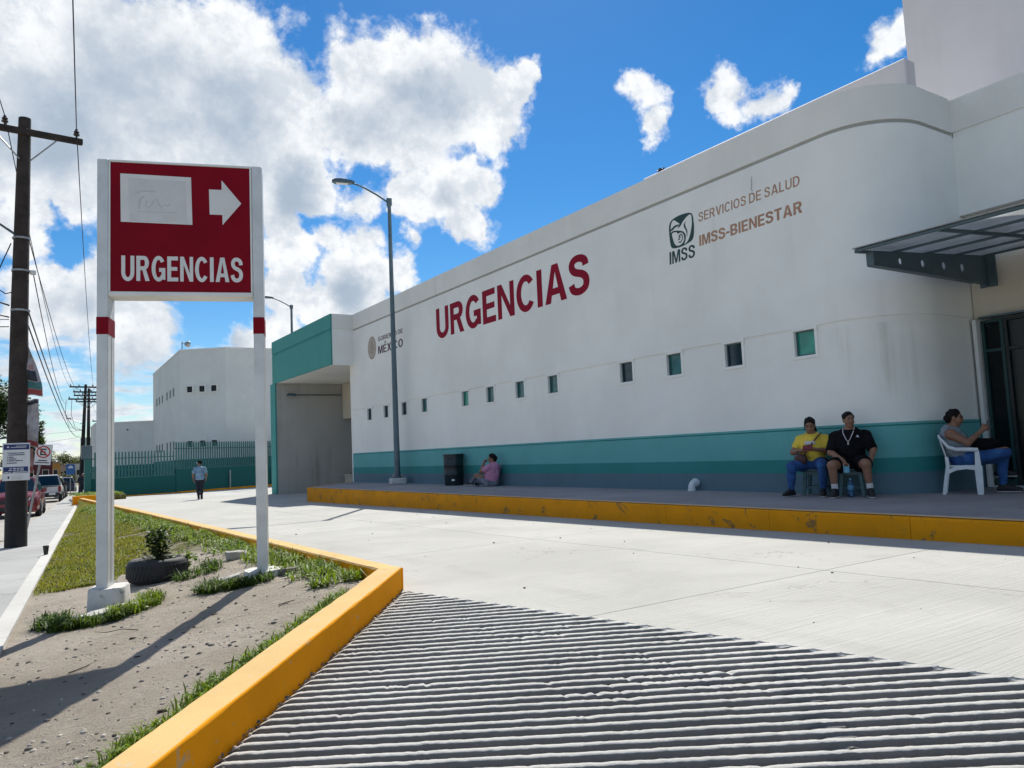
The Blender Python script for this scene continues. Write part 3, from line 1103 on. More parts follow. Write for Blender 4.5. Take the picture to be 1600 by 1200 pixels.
def lettering(s, rect, place, m, parent, bold=0.02, thick=0.003, space=1.0, name='lettering', shear=0.0, base_only=True):
    """text fitted into rect=(u0,u1,v0,v1); place(u, v, w) maps wall coordinates to the world"""
    me = text_mesh(s, bold, 0.5, space)
    n = len(me.vertices)
    co = np.empty(n * 3)
    me.vertices.foreach_get('co', co)
    co = co.reshape(-1, 3)
    x0, x1 = co[:, 0].min(), co[:, 0].max()
    y0, y1 = co[:, 1].min(), co[:, 1].max()
    if base_only:    # fit baseline..cap height of the letter E
        mE = text_mesh('E', bold, 0.5)
        ce = np.empty(len(mE.vertices) * 3)
        mE.vertices.foreach_get('co', ce)
        ce = ce.reshape(-1, 3)
        y0, y1 = ce[:, 1].min(), ce[:, 1].max()
        bpy.data.meshes.remove(mE)
    u0, u1, v0, v1 = rect
    out = []
    for (x, y_, z) in co:
        t_ = (y_ - y0) / (y1 - y0)
        out.append(place(u0 + (u1 - u0) * (x - x0) / (x1 - x0) + shear * t_, v0 + (v1 - v0) * t_, 0.0004 + thick * (1 if z > 0 else 0)))
    me.vertices.foreach_set('co', np.array(out, np.float32).ravel())
    me.update()
    import bmesh
    bm = bmesh.new()
    bm.from_mesh(me)
    bmesh.ops.recalc_face_normals(bm, faces=bm.faces)
    bm.to_mesh(me)
    bm.free()
    me.materials.clear()
    return link(name, me, m, parent)


def flat_shape(polys, place, m, parent, name, w0=0.0004, w1=0.003):
    """painted shape: outline(s) in wall coordinates, even-odd filled, given a coat's thickness"""
    cu = bpy.data.curves.new(name, 'CURVE')
    cu.dimensions = '2D'
    cu.fill_mode = 'BOTH'
    cu.extrude = 0.5
    for poly in polys:
        sp = cu.splines.new('POLY')
        sp.points.add(len(poly) - 1)
        for q, (a, b_) in zip(sp.points, poly):
            q.co = (a, b_, 0, 1)
        sp.use_cyclic_u = True
    o = bpy.data.objects.new(name, cu)
    COL.objects.link(o)
    dg = bpy.context.evaluated_depsgraph_get()
    me = bpy.data.meshes.new_from_object(o.evaluated_get(dg))
    bpy.data.objects.remove(o)
    bpy.data.curves.remove(cu)
    for v_ in me.vertices:
        v_.co = place(v_.co.x, v_.co.y, w1 if v_.co.z > 0 else w0)
    import bmesh
    bm = bmesh.new()
    bm.from_mesh(me)
    bmesh.ops.recalc_face_normals(bm, faces=bm.faces)
    bm.to_mesh(me)
    bm.free()
    me.update()
    me.materials.clear()
    return link(name, me, m, parent)


def smooth_poly(poly, n=4):
    """closed Catmull-Rom through the points"""
    out = []
    N = len(poly)
    for i in range(N):
        p0, p1, p2, p3 = (poly[(i + j - 1) % N] for j in range(4))
        for k_ in range(n):
            t_ = k_ / n
            out.append(tuple(0.5 * (2 * b_ + (c_ - a_) * t_ + (2 * a_ - 5 * b_ + 4 * c_ - d_) * t_ * t_ + (3 * b_ - a_ - 3 * c_ + d_) * t_ ** 3) for a_, b_, c_, d_ in zip(p0, p1, p2, p3)))
    return out


def stroke(path, wd):
    """outline of a pen stroke along a path"""
    L_, R_ = [], []
    for i, p in enumerate(path):
        a, b_ = path[max(0, i - 1)], path[min(len(path) - 1, i + 1)]
        dx, dy = b_[0] - a[0], b_[1] - a[1]
        l = math.hypot(dx, dy) or 1
        L_.append((p[0] - dy / l * wd, p[1] + dx / l * wd))
        R_.append((p[0] + dy / l * wd, p[1] - dx / l * wd))
    return L_ + R_[::-1]


def arc_pts(cx, cy, rx, ry, a0, a1, n=12):
    return [(cx + rx * math.cos(R(a0 + (a1 - a0) * i / n)), cy + ry * math.sin(R(a0 + (a1 - a0) * i / n))) for i in range(n + 1)]


def glyph(ch, x, y):
    """outline of a bold grotesque capital, cap height 1; x = stem width, y = bar thickness; returns (groups of [outer, holes], width)"""
    if ch == 'I':
        return [[[(0, 0), (x, 0), (x, 1), (0, 1)]]], x
    if ch == '-':
        return [[[(0, .32), (.34, .32), (.34, .32 + y), (0, .32 + y)]]], .34
    if ch == 'U':
        w_ = .72
        o = [(0, 1)] + arc_pts(w_ / 2, .34, w_ / 2, .355, 180, 360, 16) + [(w_, 1), (w_ - x, 1)] + arc_pts(w_ / 2, .34, w_ / 2 - x, .355 - y, 360, 180, 16) + [(x, 1)]
        return [[o]], w_
    if ch == 'E':
        w_ = .62
        return [[[(0, 0), (w_, 0), (w_, y), (x, y), (x, .5 - y * .45), (w_ - .05, .5 - y * .45), (w_ - .05, .5 + y * .5), (x, .5 + y * .5), (x, 1 - y), (w_ - .015, 1 - y), (w_ - .015, 1), (0, 1)]]], w_
    if ch == 'L':
        w_ = .58
        return [[[(0, 0), (w_, 0), (w_, y), (x, y), (x, 1), (0, 1)]]], w_
    if ch == 'T':
        w_ = .66
        c = w_ / 2
        return [[[(c - x / 2, 0), (c + x / 2, 0), (c + x / 2, 1 - y), (w_, 1 - y), (w_, 1), (0, 1), (0, 1 - y), (c - x / 2, 1 - y)]]], w_
    if ch == 'N':
        w_ = .74
        q = x * .98
        return [[[(0, 0), (x * .92, 0), (x * .92, .68), (w_ - q, 0), (w_, 0), (w_, 1), (w_ - x * .92, 1), (w_ - x * .92, .32), (q, 1), (0, 1)]]], w_
    if ch == 'M':
        w_ = .88
        return [[[(0, 0), (x * .9, 0), (x * .9, .70), (w_ / 2 - x * .42, 0), (w_ / 2 + x * .42, 0), (w_ - x * .9, .70), (w_ - x * .9, 0), (w_, 0), (w_, 1), (w_ - x * 1.3, 1), (w_ / 2, .28), (x * 1.3, 1), (0, 1)]]], w_
    if ch == 'V':
        w_ = .76
        c = w_ / 2
        return [[[(c - x * .55, 0), (c + x * .55, 0), (w_, 1), (w_ - x * 1.08, 1), (c, .24), (x * 1.08, 1), (0, 1)]]], w_
    if ch == 'X':
        w_ = .76
        c = w_ / 2
        return [[[(0, 0), (x * 1.15, 0), (c, .36), (w_ - x * 1.15, 0), (w_, 0), (c + x * .62, .51), (w_ - .02, 1), (w_ - x * 1.15 - .02, 1), (c, .66), (x * 1.15 + .02, 1), (.02, 1), (c - x * .62, .51)]]], w_
    if ch == 'A':
        w_ = .80
        c = w_ / 2
        apex = .80
        ix = lambda yy: x * 1.06 + (c - x * 1.06) * yy / apex      # inner edge of the left leg
        b0, b1 = .20, .20 + y * .95
        o = [(0, 0), (x * 1.06, 0), (ix(b0), b0), (w_ - ix(b0), b0), (w_ - x * 1.06, 0), (w_, 0), (c + x * .56, 1), (c - x * .56, 1)]
        return [[o, [(ix(b1), b1), (w_ - ix(b1), b1), (c, apex)]]], w_
    if ch == 'O':
        w_ = .80
        return [[arc_pts(.4, .5, .4, .515, 0, 350, 35), arc_pts(.4, .5, .4 - x, .515 - y, 0, 350, 35)]], w_
    if ch == 'C':
        w_ = .75
        return [[arc_pts(.39, .5, .39, .515, 36, 324, 30) + arc_pts(.39, .5, .39 - x, .515 - y, 318, 42, 30)]], w_
    if ch == 'G':
        w_ = .77
        return [[arc_pts(.39, .5, .39, .515, 36, 308, 28) + [(.64, .06), (w_, .06), (w_, .53), (.42, .53), (.42, .53 - y), (w_ - x, .53 - y), (w_ - x, .26)] + arc_pts(.39, .5, .39 - x, .515 - y, 310, 42, 26)]], w_
    if ch == 'D':
        w_ = .74
        return [[[(0, 0)] + arc_pts(.36, .5, .38, .5, -90, 90, 18) + [(0, 1)], [(x, y)] + arc_pts(.36, .5, .38 - x, .5 - y, -90, 90, 18) + [(x, 1 - y)]]], w_
    if ch == 'B':
        w_ = .70
        up, lo = (.42, .745), (.42, .275)
        o = [(0, 0)] + arc_pts(lo[0], lo[1], .28, .275, -90, 70, 12) + arc_pts(up[0], up[1], .25, .255, -60, 90, 12) + [(0, 1)]
        h1 = [(x, y * .95)] + arc_pts(lo[0] - .01, lo[1], .28 - x, .275 - y * .95, -90, 90, 12) + [(x, .55 - y * .95)]
        h2 = [(x, .55)] + arc_pts(up[0] - .01, (.55 + 1 - y * .95) / 2, .25 - x, (1 - y * .95 - .55) / 2, -90, 90, 12) + [(x, 1 - y * .95)]
        return [[o, h1, h2]], w_
    if ch == 'R':
        w_ = .74
        yl = .43
        o = [(0, 0), (x, 0), (x, yl), (.34, yl), (w_ - x * 1.12, 0), (w_, 0), (.53, yl + .05)] + arc_pts(.43, .72, .27, .28, -62, 90, 14) + [(0, 1)]
        h = [(x, yl + y)] + arc_pts(.42, (yl + 1) / 2, .27 - x, (1 - yl) / 2 - y, -90, 90, 12) + [(x, 1 - y)]
        return [[o, h]], w_
    if ch == 'S':
        q, v = x / 2, y / 2
        P_ = [(.60 - q * .2, .70), (.565, .82), (.47, 1.01 - v - .03), (.345, 1.015 - v), (.21, 1.0 - v), (.12, .84), (.10, .74), (.15, .63), (.26, .565), (.38, .53), (.50, .475), (.575, .385), (.59, .27), (.55, .16), (.455, v + .01), (.335, v - .015), (.20, v + .01), (.11, .16), (.075, .29)]
        for _ in range(2):
            Q = [P_[0]]
            for a, b_ in zip(P_[:-1], P_[1:]):
                Q += [(a[0] * .75 + b_[0] * .25, a[1] * .75 + b_[1] * .25), (a[0] * .25 + b_[0] * .75, a[1] * .25 + b_[1] * .75)]
            P_ = Q + [P_[-1]]
        L_, R_ = [], []
        for i, p in enumerate(P_):
            a, b_ = P_[max(0, i - 1)], P_[min(len(P_) - 1, i + 1)]
            dx, dy = b_[0] - a[0], b_[1] - a[1]
            l = math.hypot(dx, dy) or 1
            nx, ny = -dy / l * q, dx / l * v
            L_.append((p[0] + nx, p[1] + ny))
            R_.append((p[0] - nx, p[1] - ny))
        return [[L_ + R_[::-1]]], .68
    return [], .30


def word(s, rect, place, m, parent, name, x=.2, y=.17, gap=.10, shear=0.0, thick=0.003):
    """capitals laid out and fitted into rect=(u0,u1,v0,v1); every letter is a painted shape of its own"""
    u = 0.0
    out = []
    for ch in s:
        if ch == ' ':
            u += .26
            continue
        gr, w_ = glyph(ch, x, y)
        out.append((gr, u, ch))
        u += w_ + gap
    tot = u - gap
    u0, u1, v0, v1 = rect
    for gr, off, ch in out:
        for polys in gr:
            pp = [[(u0 + (u1 - u0) * (off + a) / tot + shear * b_, v0 + (v1 - v0) * b_) for a, b_ in p] for p in polys]
            flat_shape(pp, place, m, parent, name, 0.0004, thick)


# ------------------------------------------------------------------ the hospital building
XW = 11.3
hosp = thing('hospital_building', 'long white single-storey hospital block with teal base band and rounded corner', 'building')


def wall_path(off, y_start=28.75, end_x=13.35):
    pts = [(XW - off, y_start), (XW - off, 7.48)]
    for i in range(1, 17):
        a = math.pi + (math.pi / 2) * i / 16
        r_ = 1.1 + off
        pts.append((12.4 + r_ * math.cos(a), 7.48 + r_ * math.sin(a)))
    pts.append((end_x, 6.38 - off))
    return pts


def sweep(name, z0, z1, off, m, path=None, thick=0.2, y_start=28.75, end_x=13.35, smooth=35):
    po = path or wall_path(off, y_start, end_x)
    pi_ = wall_path(off - thick, y_start, end_x) if path is None else None
    rings = []
    for i, (x, y_) in enumerate(po):
        xi, yi = pi_[i]
        rings.append([(x, y_, z0), (x, y_, z1), (xi, yi, z1), (xi, yi, z0)])
    return MB().loft(rings).build(name, m, hosp, smooth)


sweep('base_band', -0.1, 0.33, 0.022, M['base_grey'])
sweep('base_band', 0.3305, 0.562, 0.021, M['teal_dark'])
sweep('base_band', 0.5625, 1.055, 0.020, M['teal_light'])
sweep('groove', 1.0555, 1.0745, 0.004, M['teal_dark'])
sweep('band_cap', 1.075, 1.112, 0.024, M['teal_light'])
# upper wall, groove strip and parapet
sweep('upper_wall', 2.80, 5.88, 0.0, M['white'])
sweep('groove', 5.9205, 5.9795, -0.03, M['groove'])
sweep('groove', 5.8805, 5.920, -0.010, M['white'])
sweep('parapet', 5.98, 6.57, 0.0, M['parapet'])
# windows along the facade
WINS = [(27.02, 'd'), (25.50, 'd'), (23.97, 'd'), (22.45, 't'), (19.75, 'g'), (18.34, 't'), (16.83, 't'), (15.35, 't'), (12.62, 'd'), (11.17, 't'), (9.63, 'd'), (8.09, 'g')]
WW, WH, WZ = 0.40, 0.43, 2.535
FR = 0.055


def lower_wall():
    """wall between base and groove with real openings for the windows, then the curved end"""
    b = MB()
    edges = [28.75]
    for (yc, _) in WINS:
        edges += [yc + WW / 2 + FR - 0.004, yc - WW / 2 - FR + 0.004]
    edges.append(7.48)
    zb, zt = WZ - WH / 2 - FR + 0.004, WZ + WH / 2 + FR - 0.004
    for i in range(len(edges) - 1):
        ya, yb = edges[i], edges[i + 1]
        if i % 2 == 0:
            b.box((XW + 0.1, (ya + yb) / 2, (1.112 + 2.695) / 2), (0.2, ya - yb, 2.695 - 1.112))
        else:
            b.box((XW + 0.1, (ya + yb) / 2, (1.112 + zb) / 2), (0.2, ya - yb, zb - 1.112))
    b.build('lower_wall', M['white'], hosp)
    for i in range(0, len(edges) - 1, 2):
        ya, yb = edges[i], edges[i + 1]
        MB().box((XW + 0.022 + 0.09, (ya + yb) / 2, 2.7475), (0.18, ya - yb, 0.104)).build('groove', M['white'], hosp)


lower_wall()


def arc_strip(name, z0, z1, off, m, x_end=13.35):
    rings = []
    for o_, (x, y_) in zip(range(99), wall_path(off)[1:-1] + [(x_end, 6.38 - off)]):
        rings.append((x, y_))
    inner = wall_path(off - 0.2)[1:-1] + [(x_end, 6.38 - off + 0.2)]
    rg = [[(a, b_, z0), (a, b_, z1), (c_, d_, z1), (c_, d_, z0)] for (a, b_), (c_, d_) in zip(rings, inner)]
    return MB().loft(rg).build(name, m, hosp, 35)


arc_strip('lower_wall', 1.112, 2.695, 0.0, M['white_smudged'])
arc_strip('groove', 2.6955, 2.7995, -0.022, M['white'], 13.1)
arc_strip('lower_wall', 2.6955, 2.7995, -0.0225, M['white'], 13.35)


def window_frame_mesh():
    b = MB()
    x0, x1 = -0.016, 0.13
    d_, c_ = x1 - x0, (x0 + x1) / 2
    b.box((c_, 0, WH / 2 + FR / 2), (d_, WW + 2 * FR, FR), bevel=.006)
    b.box((c_, 0, -WH / 2 - FR / 2), (d_, WW + 2 * FR, FR), bevel=.006)
    b.box((c_, WW / 2 + FR / 2, 0), (d_ - .003, FR, WH), bevel=.004)
    b.box((c_, -WW / 2 - FR / 2, 0), (d_ - .003, FR, WH), bevel=.004)
    return b.mesh('window')


wf_me = window_frame_mesh()
wf_me.materials.append(M['white'])
pane_me = {}
for k_, mm in (('t', 'gl_teal'), ('g', 'gl_green'), ('d', 'gl_dark')):
    pane_me[k_] = MB().box((0.075, 0, 0), (0.012, WW, WH)).mesh('pane')
    pane_me[k_].materials.append(M[mm])
sash_me = MB().box((0.062, 0, WH / 2 - .011), (0.03, WW, .022)).box((0.062, 0, -WH / 2 + .011), (0.03, WW, .022)).box((0.062, WW / 2 - .011, 0), (0.03, .022, WH - .046)).box((0.062, -WW / 2 + .011, 0), (0.03, .022, WH - .046)).mesh('sash')
sash_me.materials.append(M['steel'])
for (yc, kd) in WINS:
    wo = link('window', wf_me, None, hosp, (XW, yc, WZ))
    link('pane', pane_me[kd], None, wo)
    link('sash', sash_me, None, wo)
# solid body, roof
MB().box((21.6, 18.1, 2.85), (20.2, 21.2, 6.9)).build('shell', M['white'], hosp)
MB().box((21.6, 3.5, 3.2), (16.0, 7.9, 6.2)).build('shell', M['white'], hosp)
MB().box((22.6, -7, 3.2), (16.0, 13, 6.2)).build('shell', M['white'], hosp)
MB().box((13.6, 6.75, 3.2), (0.5, 0.7, 6.4)).build('shell', M['white'], hosp)
# roof upstand set back from the parapet
MB().box((12.45, (12.78 + 6.5) / 2, 6.7), (0.3, 12.78 - 6.5, 0.82), bevel=.02).build('roof_upstand', M['pink'], hosp)
MB().box((19, -5, 10.3), (6.0, 26.8, 8.2)).build('roof_block', M['pink'], hosp)
# recessed entrance wall to the right of the rounded corner
XE = 13.35
MB().box((XE + 0.12, -4.785, 5.205), (0.24, 22.33, 1.35)).build('entrance_wall', M['white'], hosp)
MB().box((XE + 0.142, -4.785, 5.93), (0.24, 22.33, 0.099)).build('groove', M['white'], hosp)
MB().box((XE + 0.12, -4.785, 6.26), (0.24, 22.33, 0.559)).build('parapet', M['parapet'], hosp)
MB().box((XE + 0.27, -4.785, 3.655), (0.24, 22.33, 1.749)).build('lintel_wall', M['beige'], hosp)
MB().box((XE + 0.06, 1.3, 2.765), (0.16, 9.9, 0.03)).build('drip_edge', M['steel'], hosp)
# entrance glazing
MB().box((XE - 0.01, 6.30, 1.375), (0.10, 0.06, 2.74), bevel=.005).build('door_frame', M['alu_white'], hosp)
dl = 6.26
for i in range(5):
    wd = 0.34 if i == 0 else 1.02
    d0 = dl - wd
    fr = MB()
    fr.box((XE + 0.10, dl - 0.028, 1.375), (0.07, 0.05, 2.70)).box((XE + 0.10, d0 + 0.028, 1.375), (0.07, 0.05, 2.70))
    fr.box((XE + 0.10, (dl + d0) / 2, 2.70), (0.068, wd - .11, 0.05)).box((XE + 0.10, (dl + d0) / 2, 2.22), (0.068, wd - .11, 0.045)).box((XE + 0.10, (dl + d0) / 2, 0.075), (0.068, wd - .11, 0.09))
    fo = fr.build('glass_door', M['door_teal'] if i == 0 else M['dk'], hosp)
    MB().box((XE + 0.115, (dl + d0) / 2, 2.458), (0.012, wd - .112, 0.43)).build('pane', M['gl_black'], fo)
    MB().box((XE + 0.115, (dl + d0) / 2, 1.158), (0.012, wd - .112, 2.07)).build('pane', M['gl_black'], fo)
    dl = d0 - .004
MB().box((XE + 0.1, 4.0, 0.012), (0.16, 4.6, 0.024)).build('threshold', M['alu'], hosp)
# ambulance porch at the far end
XP = 10.4
MB().box((XP + 2.9, 32.62, 5.525), (5.72, 8.16, 1.90)).build('porch_roof', M['white'], hosp)
MB().box((XP + 0.015, 32.48, 5.224), (0.06, 7.96, 1.312), bevel=.004).build('porch_fascia', M['teal'], hosp)
MB().box((XP + 0.03, 32.48, 5.93), (0.06, 7.96, 0.099)).build('groove', M['teal_dark'], hosp)
MB().box((XP + 0.013, 32.48, 6.272), (0.066, 7.965, 0.582), bevel=.004).build('porch_fascia', M['teal'], hosp)
MB().box((XP + 0.50, 28.50, 5.224), (0.90, 0.06, 1.312)).build('porch_end', M['white'], hosp)
MB().box((XP + 0.50, 28.515, 5.93), (0.90, 0.06, 0.099)).build('groove', M['white'], hosp)
MB().box((XP + 0.50, 28.498, 6.272), (0.90, 0.066, 0.582)).build('porch_end', M['parapet'], hosp)
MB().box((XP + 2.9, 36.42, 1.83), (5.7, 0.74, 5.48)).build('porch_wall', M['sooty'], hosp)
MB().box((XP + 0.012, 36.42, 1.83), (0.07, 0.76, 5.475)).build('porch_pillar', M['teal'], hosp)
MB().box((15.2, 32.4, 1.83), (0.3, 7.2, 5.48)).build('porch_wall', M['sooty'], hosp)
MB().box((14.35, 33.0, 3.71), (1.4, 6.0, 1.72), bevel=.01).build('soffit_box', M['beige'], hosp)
MB().box((13.9, 35.2, -0.15), (0.7, 0.9, 0.5), bevel=.01).box((13.9, 35.2, 0.13), (0.8, 1.0, 0.07)).build('loading_step', M['beige'], hosp)
MB().box((11.6, 28.85, 3.1), (0.55, 0.2, 6.6)).build('end_wall', M['white'], hosp)


def on_wall(u, v, w_):
    return (XW - w_, -u, v)


word('URGENCIAS', (-21.42, -13.72, 4.55, 5.51), on_wall, M['red_letter'], hosp, 'painted_letter', .20, .185, .10)
word('SERVICIOS DE SALUD', (-10.27, -7.95, 5.245, 5.425), on_wall, M['gold'], hosp, 'painted_letter', .155, .135, .14, .012)
word('IMSS-BIENESTAR', (-10.29, -7.94, 4.765, 4.975), on_wall, M['gold'], hosp, 'painted_letter', .205, .18, .10, .01)
word('IMSS', (-11.12, -10.42, 4.585, 4.84), on_wall, M['dkgreen'], hosp, 'painted_letter', .19, .15, .10, .015)
word('GOBIERNO DE', (-26.03, -23.92, 5.15, 5.31), on_wall, M['maroon'], hosp, 'painted_letter', .17, .15, .13)
word('MEXICO', (-26.05, -23.93, 4.68, 4.965), on_wall, M['maroon'], hosp, 'painted_letter', .20, .15, .12)
flat_shape([[(-25.50, 5.0), (-25.40, 5.0), (-25.30, 5.075), (-25.41, 5.075)]], on_wall, M['maroon'], hosp, 'accent')
LG = {'outer': [(11.073, 5.362), (11.044, 5.432), (10.986, 5.484), (10.885, 5.511), (10.735, 5.523), (10.589, 5.516), (10.482, 5.494), (10.434, 5.464), (10.408, 5.408), (10.398, 5.307), (10.395, 5.177), (10.415, 5.031), (10.442, 4.963), (10.495, 4.922), (10.584, 4.902), (10.687, 4.884), (10.791, 4.877), (10.909, 4.883), (10.998, 4.901), (11.041, 4.934), (11.062, 5.001), (11.074, 5.116), (11.078, 5.24)], 'a': [(11.027, 5.305), (11.021, 5.37), (10.995, 5.43), (10.942, 5.469), (10.891, 5.446), (10.828, 5.395), (10.773, 5.344), (10.832, 5.349), (10.899, 5.353), (10.969, 5.328), (11.006, 5.305)], 'b': [(10.963, 5.276), (10.903, 5.305), (10.835, 5.314), (10.796, 5.325), (10.838, 5.27), (10.754, 5.303), (10.689, 5.367), (10.596, 5.429), (10.528, 5.459), (10.478, 5.46), (10.451, 5.436), (10.443, 5.364), (10.448, 5.267), (10.474, 5.166), (10.504, 5.076), (10.563, 4.972), (10.625, 4.923), (10.685, 4.911), (10.651, 4.962), (10.629, 5.044), (10.639, 5.101), (10.672, 5.148), (10.72, 5.186), (10.791, 5.213), (10.879, 5.237), (10.953, 5.251), (11.014, 5.24), (11.03, 5.233), (11.034, 5.256)], 'c': [(11.006, 5.193), (10.968, 5.216), (10.896, 5.212), (10.86, 5.193), (10.841, 5.157), (10.803, 5.167), (10.751, 5.164), (10.709, 5.136), (10.681, 5.091), (10.674, 5.034), (10.686, 4.982), (10.726, 4.943), (10.787, 4.92), (10.861, 4.919), (10.919, 4.948), (10.952, 4.995), (10.985, 5.093)], 'd': [(10.602, 5.359), (10.649, 5.323), (10.668, 5.279), (10.65, 5.23), (10.618, 5.172), (10.602, 5.113), (10.598, 5.036), (10.579, 5.118), (10.588, 5.186), (10.616, 5.248), (10.626, 5.306)]}
LGu = {k_: smooth_poly([(-a, b_) for a, b_ in v_]) for k_, v_ in LG.items()}
emb = flat_shape([LGu['outer'], LGu['a'], LGu['b'], LGu['c']], on_wall, M['dkgreen'], hosp, 'emblem')
flat_shape([LGu['d']], on_wall, M['dkgreen'], hosp, 'emblem')
for pth, wd in (([(-10.819, 5.085), (-10.791, 5.125), (-10.754, 5.134), (-10.725, 5.095), (-10.722, 5.035), (-10.752, 4.988), (-10.79, 4.972), (-10.835, 4.989)], .012),
                ([(-10.765, 5.093), (-10.80, 5.093), (-10.806, 5.07), (-10.772, 5.068)], .008), ([(-10.80, 5.068), (-10.836, 5.048), (-10.83, 5.034), (-10.79, 5.034)], .009)):
    flat_shape([stroke(pth, wd)], on_wall, M['dkgreen'], hosp, 'emblem')
# pale oval seal beside the government lettering
oc = (-26.62, 4.99)
oval = lambda a, b_, n=40: [(oc[0] + a * math.cos(2 * math.pi * i / n), oc[1] + b_ * math.sin(2 * math.pi * i / n)) for i in range(n)]
flat_shape([oval(.385, .43), oval(.33, .37)], on_wall, M['seal2'], hosp, 'seal_ring')
flat_shape([oval(.33, .37)], on_wall, M['seal'], hosp, 'seal')
for i in range(15):
    a = 2.4 * i
    q = .06 + .016 * i
    cx, cy = oc[0] + q * math.cos(a) * .8, oc[1] + q * math.sin(a)
    poly = [(cx + (.035 + .03 * random.random()) * math.cos(t_), cy + (.03 + .035 * random.random()) * math.sin(t_)) for t_ in [2 * math.pi * j / 9 for j in range(9)]]
    flat_shape([poly], on_wall, M['seal2'], hosp, 'seal_relief', 0.002, 0.006)
# thin wire stub hanging on the facade under the parapet groove
MB().tube([(XW - .012, 8.93, 5.72), (XW - .02, 8.93, 5.66), (XW - .012, 8.94, 5.56), (XW - .02, 8.95, 5.5), (XW - .012, 8.93, 5.45)], .0035, 5).build('cable_stub', M['dk'], hosp)

# lamp on a rod inside the porch
t = thing('wall_lamp', 'dark lamp on a long rod along the porch wall', 'lamp', (13.5, 35.98, 4.03))
MB().tube([(0.1, 0, 0), (-2.2, -.02, 0)], .028, 8).build('rod', M['steel'], t)
MB().box((-2.38, -.02, -.01), (.42, .2, .14), bevel=.04).build('lamp_head', M['steel'], t)
MB().box((-2.4, -.02, -.09), (.3, .14, .03)).build('lens', M['lens'], t)

# ------------------------------------------------------------------ raised pavement in front of the facade
pav = thing('pavement', None, None)
tag(pav, kind='structure')
XK = 8.50
for j, (a, b_) in enumerate(((-9, -4.6), (-4.6, -0.15), (-0.15, 4.35), (4.35, 8.9), (8.9, 13.4), (13.4, 17.9), (17.9, 22.4), (22.4, 25.85))):
    for xa, xb in ((XK + 0.155, 9.95), (9.95, 14.2)):
        poly = [(xa + .003, a + .003), (xb - .003, a + .003), (xb - .003, b_ - .003), (xa + .003, b_ - .003)]
        MB().prism(poly, -0.3, lambda x, y_: -0.001).build('slab', M['pavement'], pav)
MB().prism([(XK + .155, 25.856), (13.9, 25.856), (13.9, 28.7), (11.2, 28.7), (XK + .2, 26.0)], -0.5, -0.001).build('slab', M['pavement'], pav)
pkb = thing('pavement_kerb', 'high scuffed yellow kerb along the raised pavement below the facade', 'kerb')
y = -8.6
kn = 0
while y < 25.9:
    L = min(1.93, 25.93 - y)
    rings = []
    for i in range(9):
        ya = y + .003 + (L - .006) * i / 8
        w1 = .006 * fnoise(ya * 2, 1, 3) + .003 * fnoise(ya * 9, 2, 3)
        zb = z_drive(0, ya) - .1
        rings.append([(XK - .004, ya, zb), (XK - .001 + w1, ya, -.035), (XK + .012 + w1, ya, -.012 + w1 * .3)])
    n_ = len(rings)
    b = MB()
    for i in range(n_ - 1):
        b.add([*rings[i], *rings[i + 1]], [(0, 3, 4, 1), (1, 4, 5, 2)])
    # back and ends so that it is a solid block
    back = [(XK + .14, r_[0][1], -.002) for r_ in rings]
    for i in range(n_ - 1):
        b.add([rings[i][2], rings[i + 1][2], back[i + 1], back[i]], [(0, 1, 2, 3)])
        b.add([back[i], back[i + 1], (XK + .14, rings[i + 1][0][1], rings[i + 1][0][2]), (XK + .14, rings[i][0][1], rings[i][0][2])], [(0, 1, 2, 3)])
    for r_, bk in ((rings[0], back[0]), (rings[-1], back[-1])):
        b.add([r_[0], r_[1], r_[2], bk, (XK + .14, r_[0][1], r_[0][2])], [(0, 1, 2, 3, 4)])
    ob = b.build('kerb_block', M['yellow_worn'], pkb)
    MB().box((XK + .082, y + L / 2, 0.001), (.115, L - .008, .006), bevel=.002).build('kerb_top', M['kerb_edge'], ob)
    y += L
MB().prism([(XK + .0, 25.94), (XK + .17, 25.94), (11.25, 28.72), (11.1, 28.74)], -0.6, 0.001).build('kerb_block', M['yellow_worn'], pkb)

# ------------------------------------------------------------------ glass canopy over the entrance
cn = thing('entrance_canopy', 'slate steel canopy with frosted panels over the entrance doors', 'canopy', (13.35, 4.0, 3.6))
CX0, CX1 = 9.78, 13.30


def cz(x):
    return 3.47 + (x - CX0) * 0.082



for yb in (6.02, 1.4):
    # tapering web with four holes
    poly = [(10.02, 3.285), (10.02, cz(10.02) - .012), (13.33, cz(13.33) - .012), (13.33, 3.26), (12.9, 3.26), (12.9, 3.30)]
    holes = []
    for hx, hr in ((10.75, .045), (11.35, .05), (11.95, .056), (12.5, .06)):
        zc = (3.29 + cz(hx)) / 2 - .01
        holes.append([(hx + hr * math.cos(2 * math.pi * i / 14), zc + hr * 1.1 * math.sin(2 * math.pi * i / 14)) for i in range(14)])
    wb = flat_shape([poly] + holes, lambda u, v, w_, yb=yb: (u - 13.35, yb - 4.0 + (w_ - .002) * 6, v - 3.6), M['steel'], cn, 'beam')
    fl = MB()
    fl.box((11.46 - 13.35, yb - 4, 3.274 - 3.6), (2.88, .11, .014)).box((10.012 - 13.35, yb - 4, 3.375 - 3.6), (.014, .11, .20))
    fl.box((13.32 - 13.35, yb - 4, 3.50 - 3.6), (.03, .26, .52))
    fl.build('flange', M['steel'], wb)
ny = [6.075, 4.93, 3.785, 2.64, 1.495, 0.35]
nx_ = [CX0, 10.66, 11.54, 12.42, CX1]
